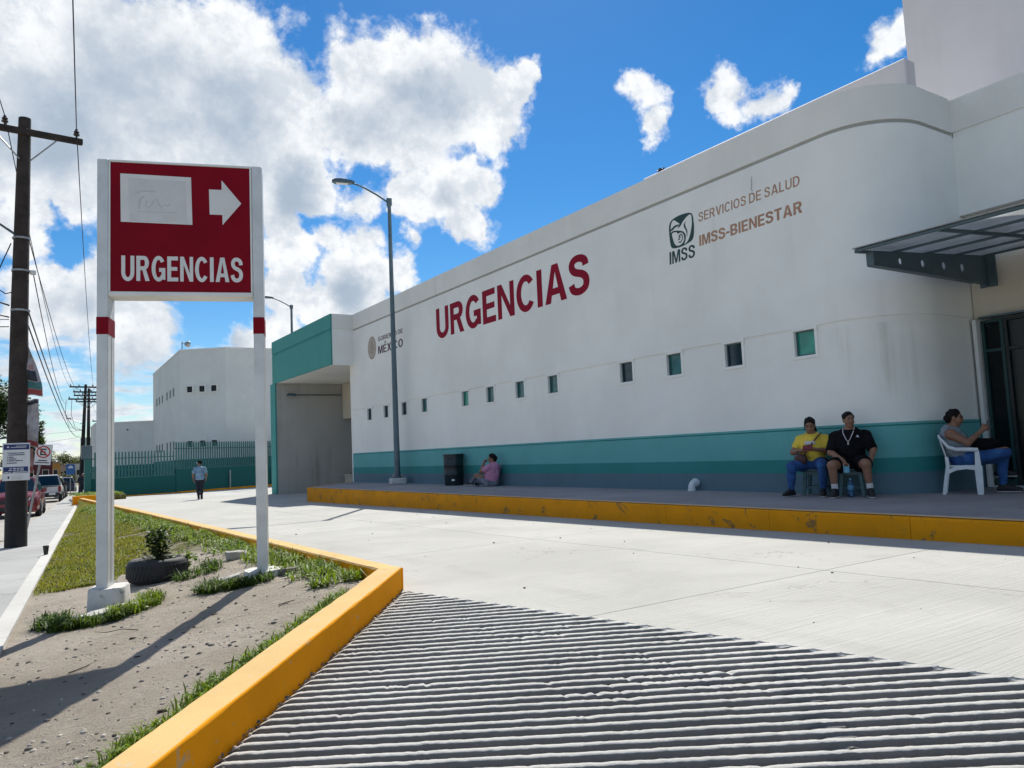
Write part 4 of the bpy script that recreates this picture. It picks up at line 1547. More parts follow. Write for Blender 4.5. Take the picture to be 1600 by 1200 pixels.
for i in range(5):
    for j in range(4):
        xa, xb = nx_[j] + .02, nx_[j + 1] - .02
        ya, yb_ = ny[i + 1] + .02, ny[i] - .02
        V = [(xa, ya), (xb, ya), (xb, yb_), (xa, yb_)]
        MB().prism([(a - 13.35, b_ - 4) for a, b_ in V], lambda a, b_: cz(a + 13.35) - 3.6 + .016, lambda a, b_: cz(a + 13.35) - 3.6 + .026).build('panel', M['panel'], cn)
for xx in nx_:
    MB().box((xx - 13.35, 3.21 - 4, cz(xx) - 3.6 + .0), (.045, 5.74, .03)).build('purlin', M['steel'], cn)
for yy in ny:
    b = MB()
    b.prism([(CX0 - 13.36, yy - 4.022), (CX1 - 13.35, yy - 4.022), (CX1 - 13.35, yy - 3.978), (CX0 - 13.36, yy - 3.978)], lambda a, b_: cz(a + 13.35) - 3.6 - .03, lambda a, b_: cz(a + 13.35) - 3.6 + .012)
    b.build('rafter', M['steel'], cn)
MB().box((CX0 - .02 - 13.35, 3.21 - 4, cz(CX0) - 3.6 + .03), (.08, 5.78, .012)).build('edge_trim', M['galv'], cn)

# ------------------------------------------------------------------ street lamps
def street_lamp(loc, H, arm, label, base=True, rz=0.0, s=1.0):
    t = thing('street_lamp', label, 'street lamp', loc, rz, 'tall street lamps')
    if base:
        MB().box((0, 0, .1), (.5, .5, .2), bevel=.02).build('concrete_base', M['footing'], t)
        b = MB()
        b.box((0, 0, .215), (.34, .34, .03))
        b.build('base_plate', M['lamp_pole'], t)
        for sx in (-1, 1):
            for sy in (-1, 1):
                MB().tube([(sx * .13, sy * .13, .18), (sx * .13, sy * .13, .33)], .018, 6).build('bolt', M['galv'], t)
    MB().tube([(0, 0, .0 if not base else .22), (0, 0, H * .5), (0, 0, H)], [.105 * s, .082 * s, .06 * s], 12).build('pole', M['lamp_pole'], t, 60)
    ax, az = arm
    MB().tube([(0, 0, H - .12), (ax * .25, 0, H - .12 + az * .42), (ax * .5, 0, H - .12 + az * .76), (ax * .66, 0, H - .12 + az * .93), (ax * .78, 0, H - .12 + az)], .032 * s, 8).build('arm', M['lamp_pole'], t, 60)
    MB().box((0, 0, H - .08), (.17 * s, .17 * s, .3), bevel=.03).build('collar', M['lamp_pole'], t)
    q = math.copysign(1, ax)
    zz = H - .12 + az + .02
    hd = MB()
    rings = []
    for u_, wd, zt, zb_ in ((.72, .05, .05, -.03), (.80, .09, .075, -.05), (1.0, .13, .10, -.055), (1.12, .12, .085, -.05), (1.18, .05, .05, -.03)):
        rings.append([(ax * u_, -wd, zb_ + zz), (ax * u_, wd, zb_ + zz), (ax * u_, wd, zz + zt * .4), (ax * u_, wd * .6, zz + zt), (ax * u_, -wd * .6, zz + zt), (ax * u_, -wd, zz + zt * .4)])
    hd.loft(rings).build('lamp_head', M['steel'], t, 40)
    MB().box((ax * .98, 0, zz - .062), (abs(ax) * .24, .18, .02), bevel=.008).build('lens', M['lens'], t)
    return t


street_lamp((10.85, 23.72, 0.0), 9.72, (-1.62, .62), 'tall grey street lamp on a whitewashed concrete block on the raised pavement', rz=R(-14))
street_lamp((17.2, 55.2, -0.75), 13.0, (-1.75, .62), 'street lamp rising behind the teal ambulance porch', base=False, rz=R(-6), s=1.3)
# ------------------------------------------------------------------ the red sign on two posts
SL = Vector((0.80, 8.57, 0))
ST = Vector((1.36, -0.45, 0)).normalized()
SN = Vector((ST.y, -ST.x, 0))
sang = math.atan2(ST.y, ST.x)
sg = thing('pylon_sign', 'tall red sign with white arrow on two aluminium posts in the dirt planter', 'sign', (SL.x, SL.y, -0.25), sang)
DZ = 0.25      # sign-local z = world z + DZ ; local x along the sign, -y towards the viewer
dep = 0.27


def sgb(u0, u1, y0, y1, z0, z1, m, name, bevel=0.0, parent=sg):
    return MB().box(((u0 + u1) / 2, (y0 + y1) / 2, (z0 + z1) / 2 + DZ), (u1 - u0, y1 - y0, z1 - z0), bevel=bevel).build(name, m, parent)


for (u0, u1, zb) in ((-0.09, 0.015, -0.24), (1.40, 1.505, -0.19)):
    po = sgb(u0, u1, 0.0, dep, zb, 4.075, M['alu'], 'post', .006)
    sgb(u0 - .003, u1 + .003, -.003, dep + .003, 2.265, 2.44, M['sign_red'], 'red_band', parent=po)
    sgb(u1 + .0005, u1 + .0025, dep * .47, dep * .5, zb + .05, 2.25, M['steel'], 'seam', parent=po)
sgb(0.016, 1.399, 0.012, dep - .012, 2.655, 4.072, M['alu_white'], 'cabinet', .004)
sgb(0.035, 1.38, 0.004, 0.02, 2.705, 4.045, M['sign_red'], 'sign_face')
sgb(0.018, 1.397, -0.004, 0.0115, 4.048, 4.071, M['alu_white'], 'frame_rail', .003)
sgb(0.018, 1.397, -0.004, 0.0115, 2.658, 2.70, M['alu_white'], 'frame_rail', .003)
sgb(0.017, 0.0335, -0.004, 0.0115, 2.701, 4.047, M['alu_white'], 'frame_rail')
sgb(1.3815, 1.398, -0.004, 0.0115, 2.701, 4.047, M['alu_white'], 'frame_rail')


def on_sign(u, v, w_):
    return (u, 0.004 - w_, v + DZ)


flat_shape([[(.125, 3.93), (.80, 3.92), (.81, 3.413), (.13, 3.423)]], on_sign, M['sign_white'], sg, 'white_patch')
flat_shape([[(.20, 3.885), (.748, 3.875), (.76, 3.43), (.212, 3.435)]], on_sign, M['sign_patch'], sg, 'white_patch', .0034, .0048)
for pth, wd in (([(.26, 3.72), (.34, 3.755), (.46, 3.75)], .008), ([(.30, 3.56), (.31, 3.66), (.35, 3.70)], .008), ([(.38, 3.66), (.36, 3.60), (.40, 3.58), (.43, 3.63), (.46, 3.68), (.49, 3.62), (.52, 3.585)], .007), ([(.54, 3.62), (.57, 3.60), (.6, 3.63)], .006), ([(.29, 3.535), (.66, 3.535)], .004)):
    flat_shape([stroke(pth, wd)], on_sign, M['patch_ghost'], sg, 'ghost_print', .0050, .0056)
flat_shape([[(.975, 3.80), (1.10, 3.80), (1.10, 3.905), (1.295, 3.66), (1.105, 3.42), (1.105, 3.53), (.98, 3.53)]], on_sign, M['sign_white'], sg, 'arrow')
word('URGENCIAS', (.135, 1.30, 2.812, 3.072), on_sign, M['sign_white'], sg, 'letter', .215, .155, .11)
# footings
b = MB()
pf = []
for i in range(24):
    a = 2 * math.pi * i / 24
    r_ = (abs(math.cos(a)) ** 5 + abs(math.sin(a)) ** 5) ** (-1 / 5)
    pf.append((math.cos(a) * r_, math.sin(a) * r_))
for (cx, cy, rx, ry, z0, z1, nm) in ((0.0, 0.13, .165, .215, -.58, -.235, 'square'), (1.455, .13, .195, .205, -.50, -.185, 'round')):
    rings = []
    for k_, (zz, sc_) in enumerate(((z0, 1.06), (z0 + .2, 1.03), (z1 - .02, .99), (z1, .95))):
        rg = []
        for i in range(24):
            a = 2 * math.pi * i / 24
            ux, uy = (pf[i] if nm == 'square' else (math.cos(a), math.sin(a)))
            q = sc_ + .035 * fnoise(ux * 3 + cx, uy * 3, zz * 5)
            rg.append((cx + rx * ux * q, cy + ry * uy * q, zz + DZ + (.012 * fnoise(ux * 4, uy * 4, cx) if k_ > 1 else 0)))
        rings.append(rg)
    MB().loft(rings).build('footing', M['footing'], sg, 50)


def rock(name, label, cat, loc, dims, m, seed, group=None, rz=0.0, detail=3):
    import bmesh
    bm = bmesh.new()
    bmesh.ops.create_icosphere(bm, subdivisions=detail, radius=1)
    for v_ in bm.verts:
        n_ = mnoise.noise(v_.co * 1.3 + Vector((seed, 0, 0))) * .35 + mnoise.noise(v_.co * 3.5 + Vector((0, seed, 0))) * .12
        v_.co = v_.co * (1 + n_)
        v_.co = Vector((max(-.8, min(.8, v_.co.x)), max(-.8, min(.8, v_.co.y)), max(-.55, min(.55, v_.co.z))))
        v_.co.x *= dims[0]
        v_.co.y *= dims[1]
        v_.co.z *= dims[2]
    me = bpy.data.meshes.new(name)
    bm.to_mesh(me)
    bm.free()
    o = link(name, me, m, None, loc, (0, 0, rz))
    return tag(o, label, cat, group)


# broken slab of concrete leaning by the first post, lump by the second, stones
b = MB()
sl = [(-.30, -.15), (-.12, -.19), (.16, -.16), (.29, -.02), (.30, .12), (.10, .17), (-.18, .09)]
b.prism(sl, -.05, lambda x, y_: .035 + .012 * math.sin(9 * x) + .05 * (y_ + .1))
tag(b.build('concrete_slab', M['kerb_white'], None, None, (.80, 8.22, z_soil(.80, 8.22) + .03), (R(-4), R(-3), sang + .15)), 'broken pale concrete slab lying in grass at the foot of the sign', 'slab')
b = MB()
b.prism([(-.22, -.07), (.2, -.05), (.26, .05), (-.1, .09)], -.06, lambda x, y_: .04 + .02 * math.sin(8 * x))
tag(b.build('concrete_strip', M['dirtpile'], None, None, (1.80, 8.35, z_soil(1.80, 8.35) + .02), (R(5), R(-6), sang + .4)), 'narrow broken concrete strip half hidden in weeds beside the round footing', 'slab')
rock('stone', 'grey rounded stone at the edge of the weeds along the far kerb', 'stone', (2.42, 10.2, z_soil(2.42, 10.2) + .04), (.16, .11, .09), M['dirtpile'], 3.0)
rock('stone', 'dark twisted lump beside the round footing of the sign', 'stone', (2.42, 8.05, z_soil(2.42, 8.05) + .03), (.10, .06, .06), M['pebble'], 8.0)
# pebbles and crumbs of soil on the bare ground
def scatter_stones(n_, smin, smax, m, label, seed, flat=.6):
    rnd = random.Random(seed)
    V, F = [], []
    for i in range(n_):
        yv = 3.1 + 9.6 * rnd.random() ** 1.2
        xl, xr = x_line(yv) + .22, x_in(yv) - .04
        if xr <= xl:
            continue
        xv = xl + (xr - xl) * rnd.random()
        if fnoise(xv * 1.2, yv * 1.2, seed) < -.15 and rnd.random() < .8:
            continue
        s_ = smin + (smax - smin) * rnd.random() ** 3.5
        z = z_soil(xv, yv)
        n0 = len(V)
        a0 = rnd.random() * 6.28
        for lay, (zz, q0) in enumerate(((-.15, 1.0), (.35, .95), (.75 * flat + .2, .5))):
            for k_ in range(6):
                a = 2 * math.pi * k_ / 6 + rnd.random() * .5
                q = s_ * q0 * (.7 + .5 * rnd.random())
                ex, ey = q * math.cos(a) * 1.35, q * math.sin(a) * .8
                V.append((xv + ex * math.cos(a0) - ey * math.sin(a0), yv + ex * math.sin(a0) + ey * math.cos(a0), z + s_ * zz))
        for l_ in (0, 6):
            for k_ in range(6):
                F.append((n0 + l_ + k_, n0 + l_ + (k_ + 1) % 6, n0 + l_ + 6 + (k_ + 1) % 6, n0 + l_ + 6 + k_))
        F.append((n0 + 12, n0 + 13, n0 + 14, n0 + 15))
        F.append((n0 + 15, n0 + 16, n0 + 17, n0 + 12))
    tag(link('gravel', np_mesh('gravel', V, F), m), label, 'gravel', kind='stuff')


M['pebble_pale'] = mat('pale_pebble', (0.42, 0.39, 0.34), 0.9, 0.25, 30, 0.3, 60)
scatter_stones(1000, .003, .020, M['pebble'], 'dark pebbles and crumbs scattered on the bare sandy soil', 3)
scatter_stones(1800, .003, .016, M['pebble_pale'], 'pale gravel scattered on the bare sandy soil', 17)
scatter_stones(320, .006, .026, M['bark'], 'brown leaf litter and clods on the bare sandy soil', 29, .3)
# grit and litter swept against the foot of the ramp kerb, and a few stray stones on the driveway
def flat_stones(spots, m, label, seed):
    rnd = random.Random(seed)
    V, F = [], []
    for (x, y_, z, s_) in spots:
        n0 = len(V)
        for zz, q0 in ((0, 1.0), (.8, .65)):
            for k_ in range(6):
                a = 2 * math.pi * k_ / 6 + rnd.random() * .6
                q = s_ * q0 * (.7 + .6 * rnd.random())
                V.append((x + q * math.cos(a), y_ + q * math.sin(a), z + s_ * zz))
        for k_ in range(6):
            F.append((n0 + k_, n0 + (k_ + 1) % 6, n0 + 6 + (k_ + 1) % 6, n0 + 6 + k_))
        F.append((n0 + 6, n0 + 7, n0 + 8, n0 + 9))
        F.append((n0 + 9, n0 + 10, n0 + 11, n0 + 6))
    tag(link('gravel', np_mesh('gravel', V, F), m), label, 'gravel', kind='stuff')


rg = random.Random(77)
for m_, n_, lab, s1 in ((M['pebble'], 420, 'dark grit along the foot of the yellow ramp kerb', .012), (M['pebble_pale'], 160, 'pale chips of concrete along the foot of the yellow ramp kerb', .014)):
    sp = []
    for i in range(n_):
        s = -.1 - 4.4 * rg.random()
        u = .012 + .10 * rg.random() ** 2.2 + (.25 * rg.random() if rg.random() < .1 else 0)
        x, y_ = A3[0] + BE[0] * s + RE[0] * u, A3[1] + BE[1] * s + RE[1] * u
        q = .003 + s1 * rg.random() ** 3
        sp.append((x, y_, z_ramp(x, y_) - .036 + .025 * rg.random(), q))
    flat_stones(sp, m_, lab, n_)
sp = []
for i in range(60):
    x, y_ = 3.6 + 4.7 * rg.random(), 1.5 + 16 * rg.random()
    if x > 3.05 + .21 * (6.5 - y_) * (y_ < 6.5) + .2:
        sp.append((x, y_, z_drive(x, y_) - .001, .005 + .014 * rg.random() ** 2))
flat_stones(sp, M['pebble'], 'a few stray stones lying on the pale driveway', 5)
for i, (x, y_, a, l) in enumerate(((.35, 6.15, .5, .30), (1.15, 5.2, -.4, .22), (1.9, 6.6, .2, .26), (.9, 7.1, 2.5, .34))):
    z = z_soil(x, y_) + .006
    tag(MB().tube([(x, y_, z), (x + l * .4 * math.cos(a), y_ + l * .4 * math.sin(a), z + .012), (x + l * .7 * math.cos(a + .3), y_ + l * .7 * math.sin(a + .3), z + .004), (x + l * math.cos(a + .2), y_ + l * math.sin(a + .2), z + .01)], [.004, .0035, .003, .0015], 5).build('twig', M['bark'], None, 180),
        ('thin dry twig lying on the soil left of the post shadow', 'short dry twig on the soil near the ramp kerb weeds', 'dry twig lying between the round footing and the ramp kerb', 'long thin twig on the soil in front of the square footing')[i], 'twig')

# ------------------------------------------------------------------ grass and weeds
def blades(spots, hgt, wid, lean, rng):
    """curved three-segment blades as quads+tip; spots: list of (x, y, z)"""
    S = np.asarray(spots, float)
    n = len(S)
    h = hgt * (.55 + .9 * rng.random(n))
    a = rng.random(n) * 2 * np.pi
    l = lean * (.3 + 1.1 * rng.random(n)) * h
    wv = wid * (.6 + .8 * rng.random(n))
    dx, dy = np.cos(a), np.sin(a)
    px, py = -dy * wv, dx * wv
    V = np.zeros((n, 5, 3))
    V[:, 0] = S + np.stack([-px, -py, 0 * h - .005], 1)
    V[:, 1] = S + np.stack([px, py, 0 * h - .005], 1)
    m1 = S + np.stack([dx * l * .35, dy * l * .35, h * .62], 1)
    V[:, 2] = m1 + np.stack([px * .75, py * .75, 0 * h], 1)
    V[:, 3] = m1 - np.stack([px * .75, py * .75, 0 * h], 1)
    V[:, 4] = S + np.stack([dx * l, dy * l, h * (1 - .35 * (l / h) ** 2)], 1)
    b0 = (np.arange(n) * 5)[:, None]
    F = np.concatenate([b0 + [0, 1, 2], b0 + [0, 2, 3], b0 + [3, 2, 4]])
    return V.reshape(-1, 3), F


def leaves(spots, size, rng, up=.5):
    """small folded leaves facing mostly upwards"""
    S = np.asarray(spots, float)
    n = len(S)
    s = size * (.5 + rng.random(n))
    a = rng.random(n) * 2 * np.pi
    tilt = (rng.random(n) - .3) * 1.3 * (1 - up) + .15
    d = np.stack([np.cos(a) * np.cos(tilt), np.sin(a) * np.cos(tilt), np.sin(tilt)], 1)
    sd_ = np.stack([-np.sin(a), np.cos(a), (rng.random(n) - .5) * 1.0], 1)
    V = np.zeros((n, 4, 3))
    V[:, 0] = S
    V[:, 1] = S + d * (s * .5)[:, None] + sd_ * (s * .36)[:, None]
    V[:, 2] = S + d * s[:, None] - np.stack([0 * s, 0 * s, s * .12], 1)
    V[:, 3] = S + d * (s * .5)[:, None] - sd_ * (s * .36)[:, None]
    b0 = (np.arange(n) * 4)[:, None]
    F = np.concatenate([b0 + [0, 1, 2], b0 + [0, 2, 3]])
    return V.reshape(-1, 3), F


def stuff(name, parts, m, label, cat):
    V, F, o = [], [], 0
    for v_, f_ in parts:
        V.append(v_)
        F.append(f_ + o)
        o += len(v_)
    tag(link(name, np_mesh(name, np.concatenate(V), np.concatenate(F)), m), label, cat, kind='stuff')


# lawn on the far part of the planter, thinning out towards the bare soil
sp = []
for i in range(150000):
    yv = 10.8 + 33 * random.random() ** 1.7
    xl, xr = x_line(yv) + .17, x_in(yv)
    xv = xl + (xr - xl) * random.random()
    dn = fnoise(xv * .55, yv * .32, 5) + .5 * fnoise(xv * 2, yv * 1.4, 9)
    fade = (yv - 11.6 - 1.0 * max(0, xv - .9)) / 2.4
    if fade + dn * 1.3 < random.random() or dn < -.30:
        continue
    sp.append((xv, yv, z_soil(xv, yv)))
    if len(sp) > 62000:
        break
stuff('lawn_grass', [blades(sp, .042, .0065, .9, RNG)], M['grass'], 'short sunlit grass over the far part of the planter', 'grass')


def clump_line(fn, n_cl, per, hgt, rad, size, leafy=.6, zf=None):
    bl, lf = [], []
    for i in range(n_cl):
        x, y_, sc_ = fn(i)
        z = (zf or z_soil)(x, y_)
        for k_ in range(int(per * sc_)):
            a, q = random.random() * 6.283, rad * sc_ * random.random() ** .6
            xx, yy = x + q * math.cos(a), y_ + q * math.sin(a)
            if random.random() < leafy:
                hh = hgt * sc_ * random.random() * (1 - .5 * (q / (rad * sc_)))
                lf.append((xx, yy, z + .01 + hh))
            else:
                bl.append((xx, yy, z))
    out = []
    if bl:
        out.append(blades(bl, hgt * 1.15, size * .16, 1.1, RNG))
    if lf:
        out.append(leaves(lf, size, RNG))
    return out


def along_ramp(i):
    s = -0.35 - 3.9 * random.random()
    x, y_ = 2.74 + BE[0] * s * 1.0, 6.62 + BE[1] * s * 1.0
    x = x_in(y_)
    o = -.06 - .10 * random.random() ** 1.5
    return x + o * .77 - .02, y_ - o * .3, .22 + .85 * max(0, .25 + 1.2 * fnoise(s * 2.2, 2, 2)) + .2 * random.random()


stuff('weeds', clump_line(along_ramp, 400, 34, .075, .085, .032, .72), M['weed'], 'low green weeds growing along the inside of the yellow ramp kerb', 'weeds')


def along_far(i):
    y_ = 6.9 + 27 * random.random() ** 1.4
    o = .08 + .45 * random.random() ** 1.8
    return 2.86 - o, y_, (.30 + .9 * max(0, .3 + 1.1 * fnoise(y_ * .9, 4, 2)) + .3 * random.random()) * min(1, .5 + (y_ - 6.6) * .15)


stuff('weeds', clump_line(along_far, 520, 50, .115, .14, .038, .72), M['weed'], 'leafy weeds growing along the driveway kerb behind the sign', 'weeds')


def around(cx, cy, rx, ry, a0=0, a1=6.283):
    def fn(i):
        a = a0 + (a1 - a0) * random.random()
        q = .9 + .35 * random.random()
        return cx + rx * q * math.cos(a), cy + ry * q * math.sin(a), .5 + .6 * random.random()
    return fn


stuff('weeds', clump_line(around(.72, 8.32, .38, .32, 2.2, 5.3), 34, 60, .10, .10, .035, .45), M['weed2'], 'dark weeds round the slab and footing of the first sign post', 'weeds')
stuff('weeds', clump_line(around(.88, 8.30, .30, .22, 4.6, 7.2), 20, 50, .10, .09, .035, .12), M['weed'], 'bright grass tuft beside the square footing of the sign', 'weeds')
stuff('weeds', clump_line(around(2.02, 8.16, .34, .22, 2.4, 5.2), 26, 60, .095, .10, .035, .25), M['weed2'], 'grassy weeds at the round footing of the sign', 'weeds')
stuff('weeds', clump_line(around(1.62, 9.72, .40, .28, 4.6, 7.2), 16, 40, .10, .09, .035, .45), M['weed2'], 'weeds around the old tyre in the planter', 'weeds')
stuff('weeds', clump_line(lambda i: (2.95 + 2.0 * random.random(), 45.0 + 5 * random.random(), 1.0), 90, 26, .12, .3, .08, .5, lambda a, b_: -.42), M['weed'], 'grass on the raised bed by the green fence', 'weeds')

# ------------------------------------------------------------------ old tyre planted with a small shrub
TX, TY = 1.46, 9.92
TZ = z_soil(TX, TY)
t = thing('old_tyre', 'old black tyre lying flat in the dirt with a shrub growing from it', 'tyre', (TX, TY, TZ + .0), .5)
t.scale = (1, 1, 1.3)
prof = []
for i in range(15):
    a = -math.pi * .5 + math.pi * i / 14
    prof.append((.235 + .095 * max(0, math.cos(a)) ** .45, .09 + .10 * math.sin(a) * (1.0)))
ring = [(.20, .02), (.22, -.01)] + [(p_[0], p_[1]) for p_ in prof] + [(.225, .185), (.205, .165), (.20, .10)]
b = MB()
n = 40
vs = [(r_ * math.cos(2 * math.pi * j / n), r_ * math.sin(2 * math.pi * j / n), z_) for (r_, z_) in ring for j in range(n)]
m_ = len(ring)
b.add(vs, [(i * n + j, i * n + (j + 1) % n, ((i + 1) % m_) * n + (j + 1) % n, ((i + 1) % m_) * n + j) for i in range(m_) for j in range(n)])
b.build('tyre_wall', M['rubber'], t, 40)
for zz in (.045, .075, .105, .135):
    b = MB()
    for j in range(44):
        a = 2 * math.pi * j / 44 + (zz * 6)
        b.box((.326 * math.cos(a), .326 * math.sin(a), zz), (.014, .036, .022), a)
    tag(b.build('tread', M['rubber'], t), kind='stuff')
MB().lathe([(.001, .10), (.10, .11), (.19, .10), (.19, .06), (.001, .06)], n=20).build('soil_fill', M['soil'], t)


def shrub(loc, label, h, nl, m, seed, spread=.13):
    rng = random.Random(seed)
    t_ = thing('small_shrub', label, 'shrub', loc)
    b_ = MB()
    lf = []
    for k_ in range(5):
        a = rng.random() * 6.28
        top = Vector((math.cos(a) * spread * (.3 + rng.random()), math.sin(a) * spread * (.3 + rng.random()), h * (.6 + .45 * rng.random())))
        pts = [(0, 0, 0), tuple(top * .35 + Vector((.02 * (rng.random() - .5), .02, 0))), tuple(top * .7), tuple(top)]
        b_.tube(pts, [.011, .009, .006, .003], 5)
        for q in range(nl // 5):
            f = .25 + .75 * rng.random() ** .8
            p_ = top * f
            r_ = .075 * (1.15 - .5 * f)
            lf.append((p_.x + rng.gauss(0, r_), p_.y + rng.gauss(0, r_), p_.z + rng.gauss(0, r_ * .7)))
    b_.build('stem', M['bark'], t_)
    V_, F_ = leaves(lf, .062, RNG, .15)
    tag(link('foliage', np_mesh('foliage', V_, F_), m, t_), kind='stuff')
    return t_


shrub((TX + .02, TY + .02, TZ + .12), 'small dark shrub growing out of the old tyre', .56, 420, M['shrub'], 4, .11)
shrub((TX + .30, TY + .06, TZ - .02), 'thin pale weed stalks standing beside the old tyre', .34, 120, M['weed'], 9, .10)

# ------------------------------------------------------------------ cup on the kerb
t = thing('paper_cup', 'black takeaway cup standing on the white kerb by the lawn', 'cup', (.56, 16.1, z_side(0, 16.1) + .022))
MB().lathe([(.030, 0), (.034, .004), (.047, .135), (.047, .137), (.001, .137)], n=18).build('cup', M['dk'], t, 40)
MB().lathe([(.050, .137), (.051, .146), (.046, .150), (.044, .158), (.001, .158)], n=18).build('lid', M['rubber'], t, 40)

# ------------------------------------------------------------------ utility poles and wires
PX, PY = .13, 18.95
PZ = z_side(PX, PY)
t = thing('utility_pole', 'near weathered wooden utility pole with one crossarm, standing on the sidewalk', 'utility pole', (PX, PY, PZ), 0.08)
H = 9.1
MB().tube([(0, 0, 0), (.0, 0, 2.0)], [.205, .19], 14).build('tarred_base', M['wood_black'], t, 60)
MB().tube([(0, 0, 1.98), (.02, 0, 5.2), (.07, 0, H)], [.186, .16, .118], 14).build('trunk', M['wood'], t, 60)
MB().box((.0, -.13, H - .34), (2.3, .10, .13), bevel=.01).build('crossarm', M['wood'], t)
for sx in (-1, 1):
    MB().tube([(.07 + sx * .1, -.12, H - .95), (.07 + sx * .58, -.15, H - .42)], .016, 5).build('brace', M['galv'], t)


def insulator(parent, x, y_, z):
    MB().lathe([(.02, 0), (.022, .05), (.06, .06), (.065, .09), (.035, .11), (.055, .125), (.055, .15), (.03, .17), (.03, .2), (.001, .2)], (x, y_, z), 10).build('insulator', M['ceramic'], parent, 40)


for xx in (-.30, 1.03):
    insulator(t, xx, -.13, H - .27)
for zz, rr_ in ((4.9, .175), (5.75, .168), (6.45, .16)):
    MB().lathe([(rr_, -.02), (rr_ + .006, -.02), (rr_ + .006, .02), (rr_, .02)], (.03, 0, zz), 14).build('band', M['galv'], t)
MB().lathe([(.03, -.05), (.06, -.04), (.06, .04), (.03, .05)], (.24, -.1, 5.72), 10).build('spool_insulator', M['sign_white'], t)
MB().tube([(.04, 0, 6.45), (-.5, -.2, 6.75), (-.95, -.4, 6.85)], .028, 6).build('bracket', M['steel'], t)


def sag(p0, p1, s_, n=18):
    return [tuple(Vector(p0).lerp(Vector(p1), i / n) - Vector((0, 0, 4 * s_ * (i / n) * (1 - i / n)))) for i in range(n + 1)]


def wire(p0, p1, s_, label, r_=.011):
    b_ = MB().tube(sag(p0, p1, s_), r_, 5)
    return tag(b_.build('overhead_wire', M['wire'], None, 180), label, 'wire', 'overhead wires along the street')


iy = PY - .13
zt = PZ + H - .08
ca, sa = math.cos(.08), math.sin(.08)
Pi = lambda x, y_, z: (PX + x * ca - y_ * sa, PY + x * sa + y_ * ca, PZ + z)
F1 = (5.35, 79.0)
F1z = z_side(0, 79)
wire(Pi(1.03, -.13, H - .08), (-1.35, -16, 8.7), .5, 'wire from the front end of the near crossarm up over the street')
wire(Pi(-.30, -.13, H - .08), (-3.35, -16, 8.7), .5, 'wire from the rear end of the near crossarm up over the street')
wire(Pi(1.03, -.13, H - .08), (F1[0] + 1.0, F1[1], F1z + 9.55), 1.0, 'long wire from the near crossarm passing behind the red sign to the far pole')
wire(Pi(-.30, -.13, H - .08), (F1[0] - .9, F1[1], F1z + 9.55), 1.0, 'long wire from the rear of the near crossarm down to the far pole')
wire(Pi(.24, -.1, 5.72), (F1[0] - 1.0, F1[1], F1z + 8.3), 1.2, 'cable from the white spool on the near pole to the far pole')
wire(Pi(.17, 0, 6.45), (F1[0], F1[1], F1z + 9.0), .9, 'upper cable from the near pole collar to the far pole')
wire(Pi(.17, 0, 4.9), (F1[0] - .1, F1[1], F1z + 5.6), .8, 'lower cable from the near pole to the far pole', .016)
wire(Pi(.17, 0, 4.6), (F1[0] - .1, F1[1], F1z + 5.1), .8, 'lowest cable from the near pole to the far pole', .016)
wire(Pi(-.17, 0, 5.0), (-9, 9, 7.6), .5, 'black cable slanting up left from the middle of the near pole', .018)
wire(Pi(-.17, 0, 4.75), (-9, 10, 6.6), .5, 'second black cable slanting up left from the near pole', .015)
wire(Pi(-.17, 0, 4.55), (-12, 22, 4.8), .3, 'nearly level cable running left from the near pole', .012)
wire(Pi(-.17, 0, 4.7), (-12, 24, 5.6), .3, 'thin level cable running left from the near pole just above the lowest one', .009)
tag(MB().tube([Pi(-.16, -.1, 6.3), Pi(-.3, -.2, 5.9), Pi(-.42, -.2, 5.55), Pi(-.40, -.2, 5.3), Pi(-.25, -.2, 5.2), Pi(-.15, -.15, 5.25)], .012, 5).build('cable_loop', M['wire'], None, 180), 'loose black cable loop hanging beside the near pole', 'cable')


def far_pole(loc, label, H_, lean, arms):
    t_ = thing('utility_pole', label, 'utility pole', loc, .1)
    MB().tube([(0, 0, 0), (lean * .5, 0, H_ * .5), (lean, 0, H_)], [.19, .16, .11], 10).build('trunk', M['wood_black'], t_, 60)
    for (z, l) in arms:
        xc = lean * z / H_
        MB().box((xc, -.12, z), (l, .12, .13)).build('crossarm', M['wood_black'], t_)
        for sx in (-1, -.45, .45, 1):
            insulator(t_, xc + sx * (l / 2 - .08), -.12, z + .05)
        for sx in (-1, 1):
            MB().tube([(xc, -.1, z - .75), (xc + sx * l * .3, -.14, z - .06)], .025, 5).build('brace', M['galv'], t_)
    return t_


fp = far_pole((F1[0], F1[1], F1z), 'far leaning utility pole with three crossarms, first of the far poles', 9.75, .38, ((9.5, 2.6), (9.05, 2.0), (8.4, 2.7)))
MB().tube([(.25, -.1, 6.1), (-.3, -.2, 6.35), (-.9, -.25, 6.6)], .03, 6).build('lamp_arm', M['galv'], fp)
MB().box((-1.0, -.25, 6.66), (.4, .16, .1), bevel=.03).build('lamp_head', M['galv'], fp)
for sx in (-1.2, -.75):
    MB().tube([(sx, -.15, 8.35), (sx - .05, -.2, 7.0), (sx + .25, -.2, 5.9), (.1, -.2, 5.55)], .02, 5).build('jumper', M['wire'], fp)
far_pole((6.3, 84, z_side(0, 84)), 'straight far utility pole just behind the leaning one', 9.9, .05, ((9.2, 2.6), (8.6, 2.2)))
far_pole((9.3, 104, z_side(0, 104)), 'smallest and most distant utility pole beside the white annex', 8.2, .0, ((8.0, 2.2), (5.4, 1.2)))
wire((6.3, 84, z_side(0, 84) + 9.3), (13, 140, 8.4), .8, 'distant wire running on from the far poles')
wire((F1[0], F1[1], F1z + 5.6), (-9.0, 118, 6.2), .5, 'distant wire crossing the street from the far pole')
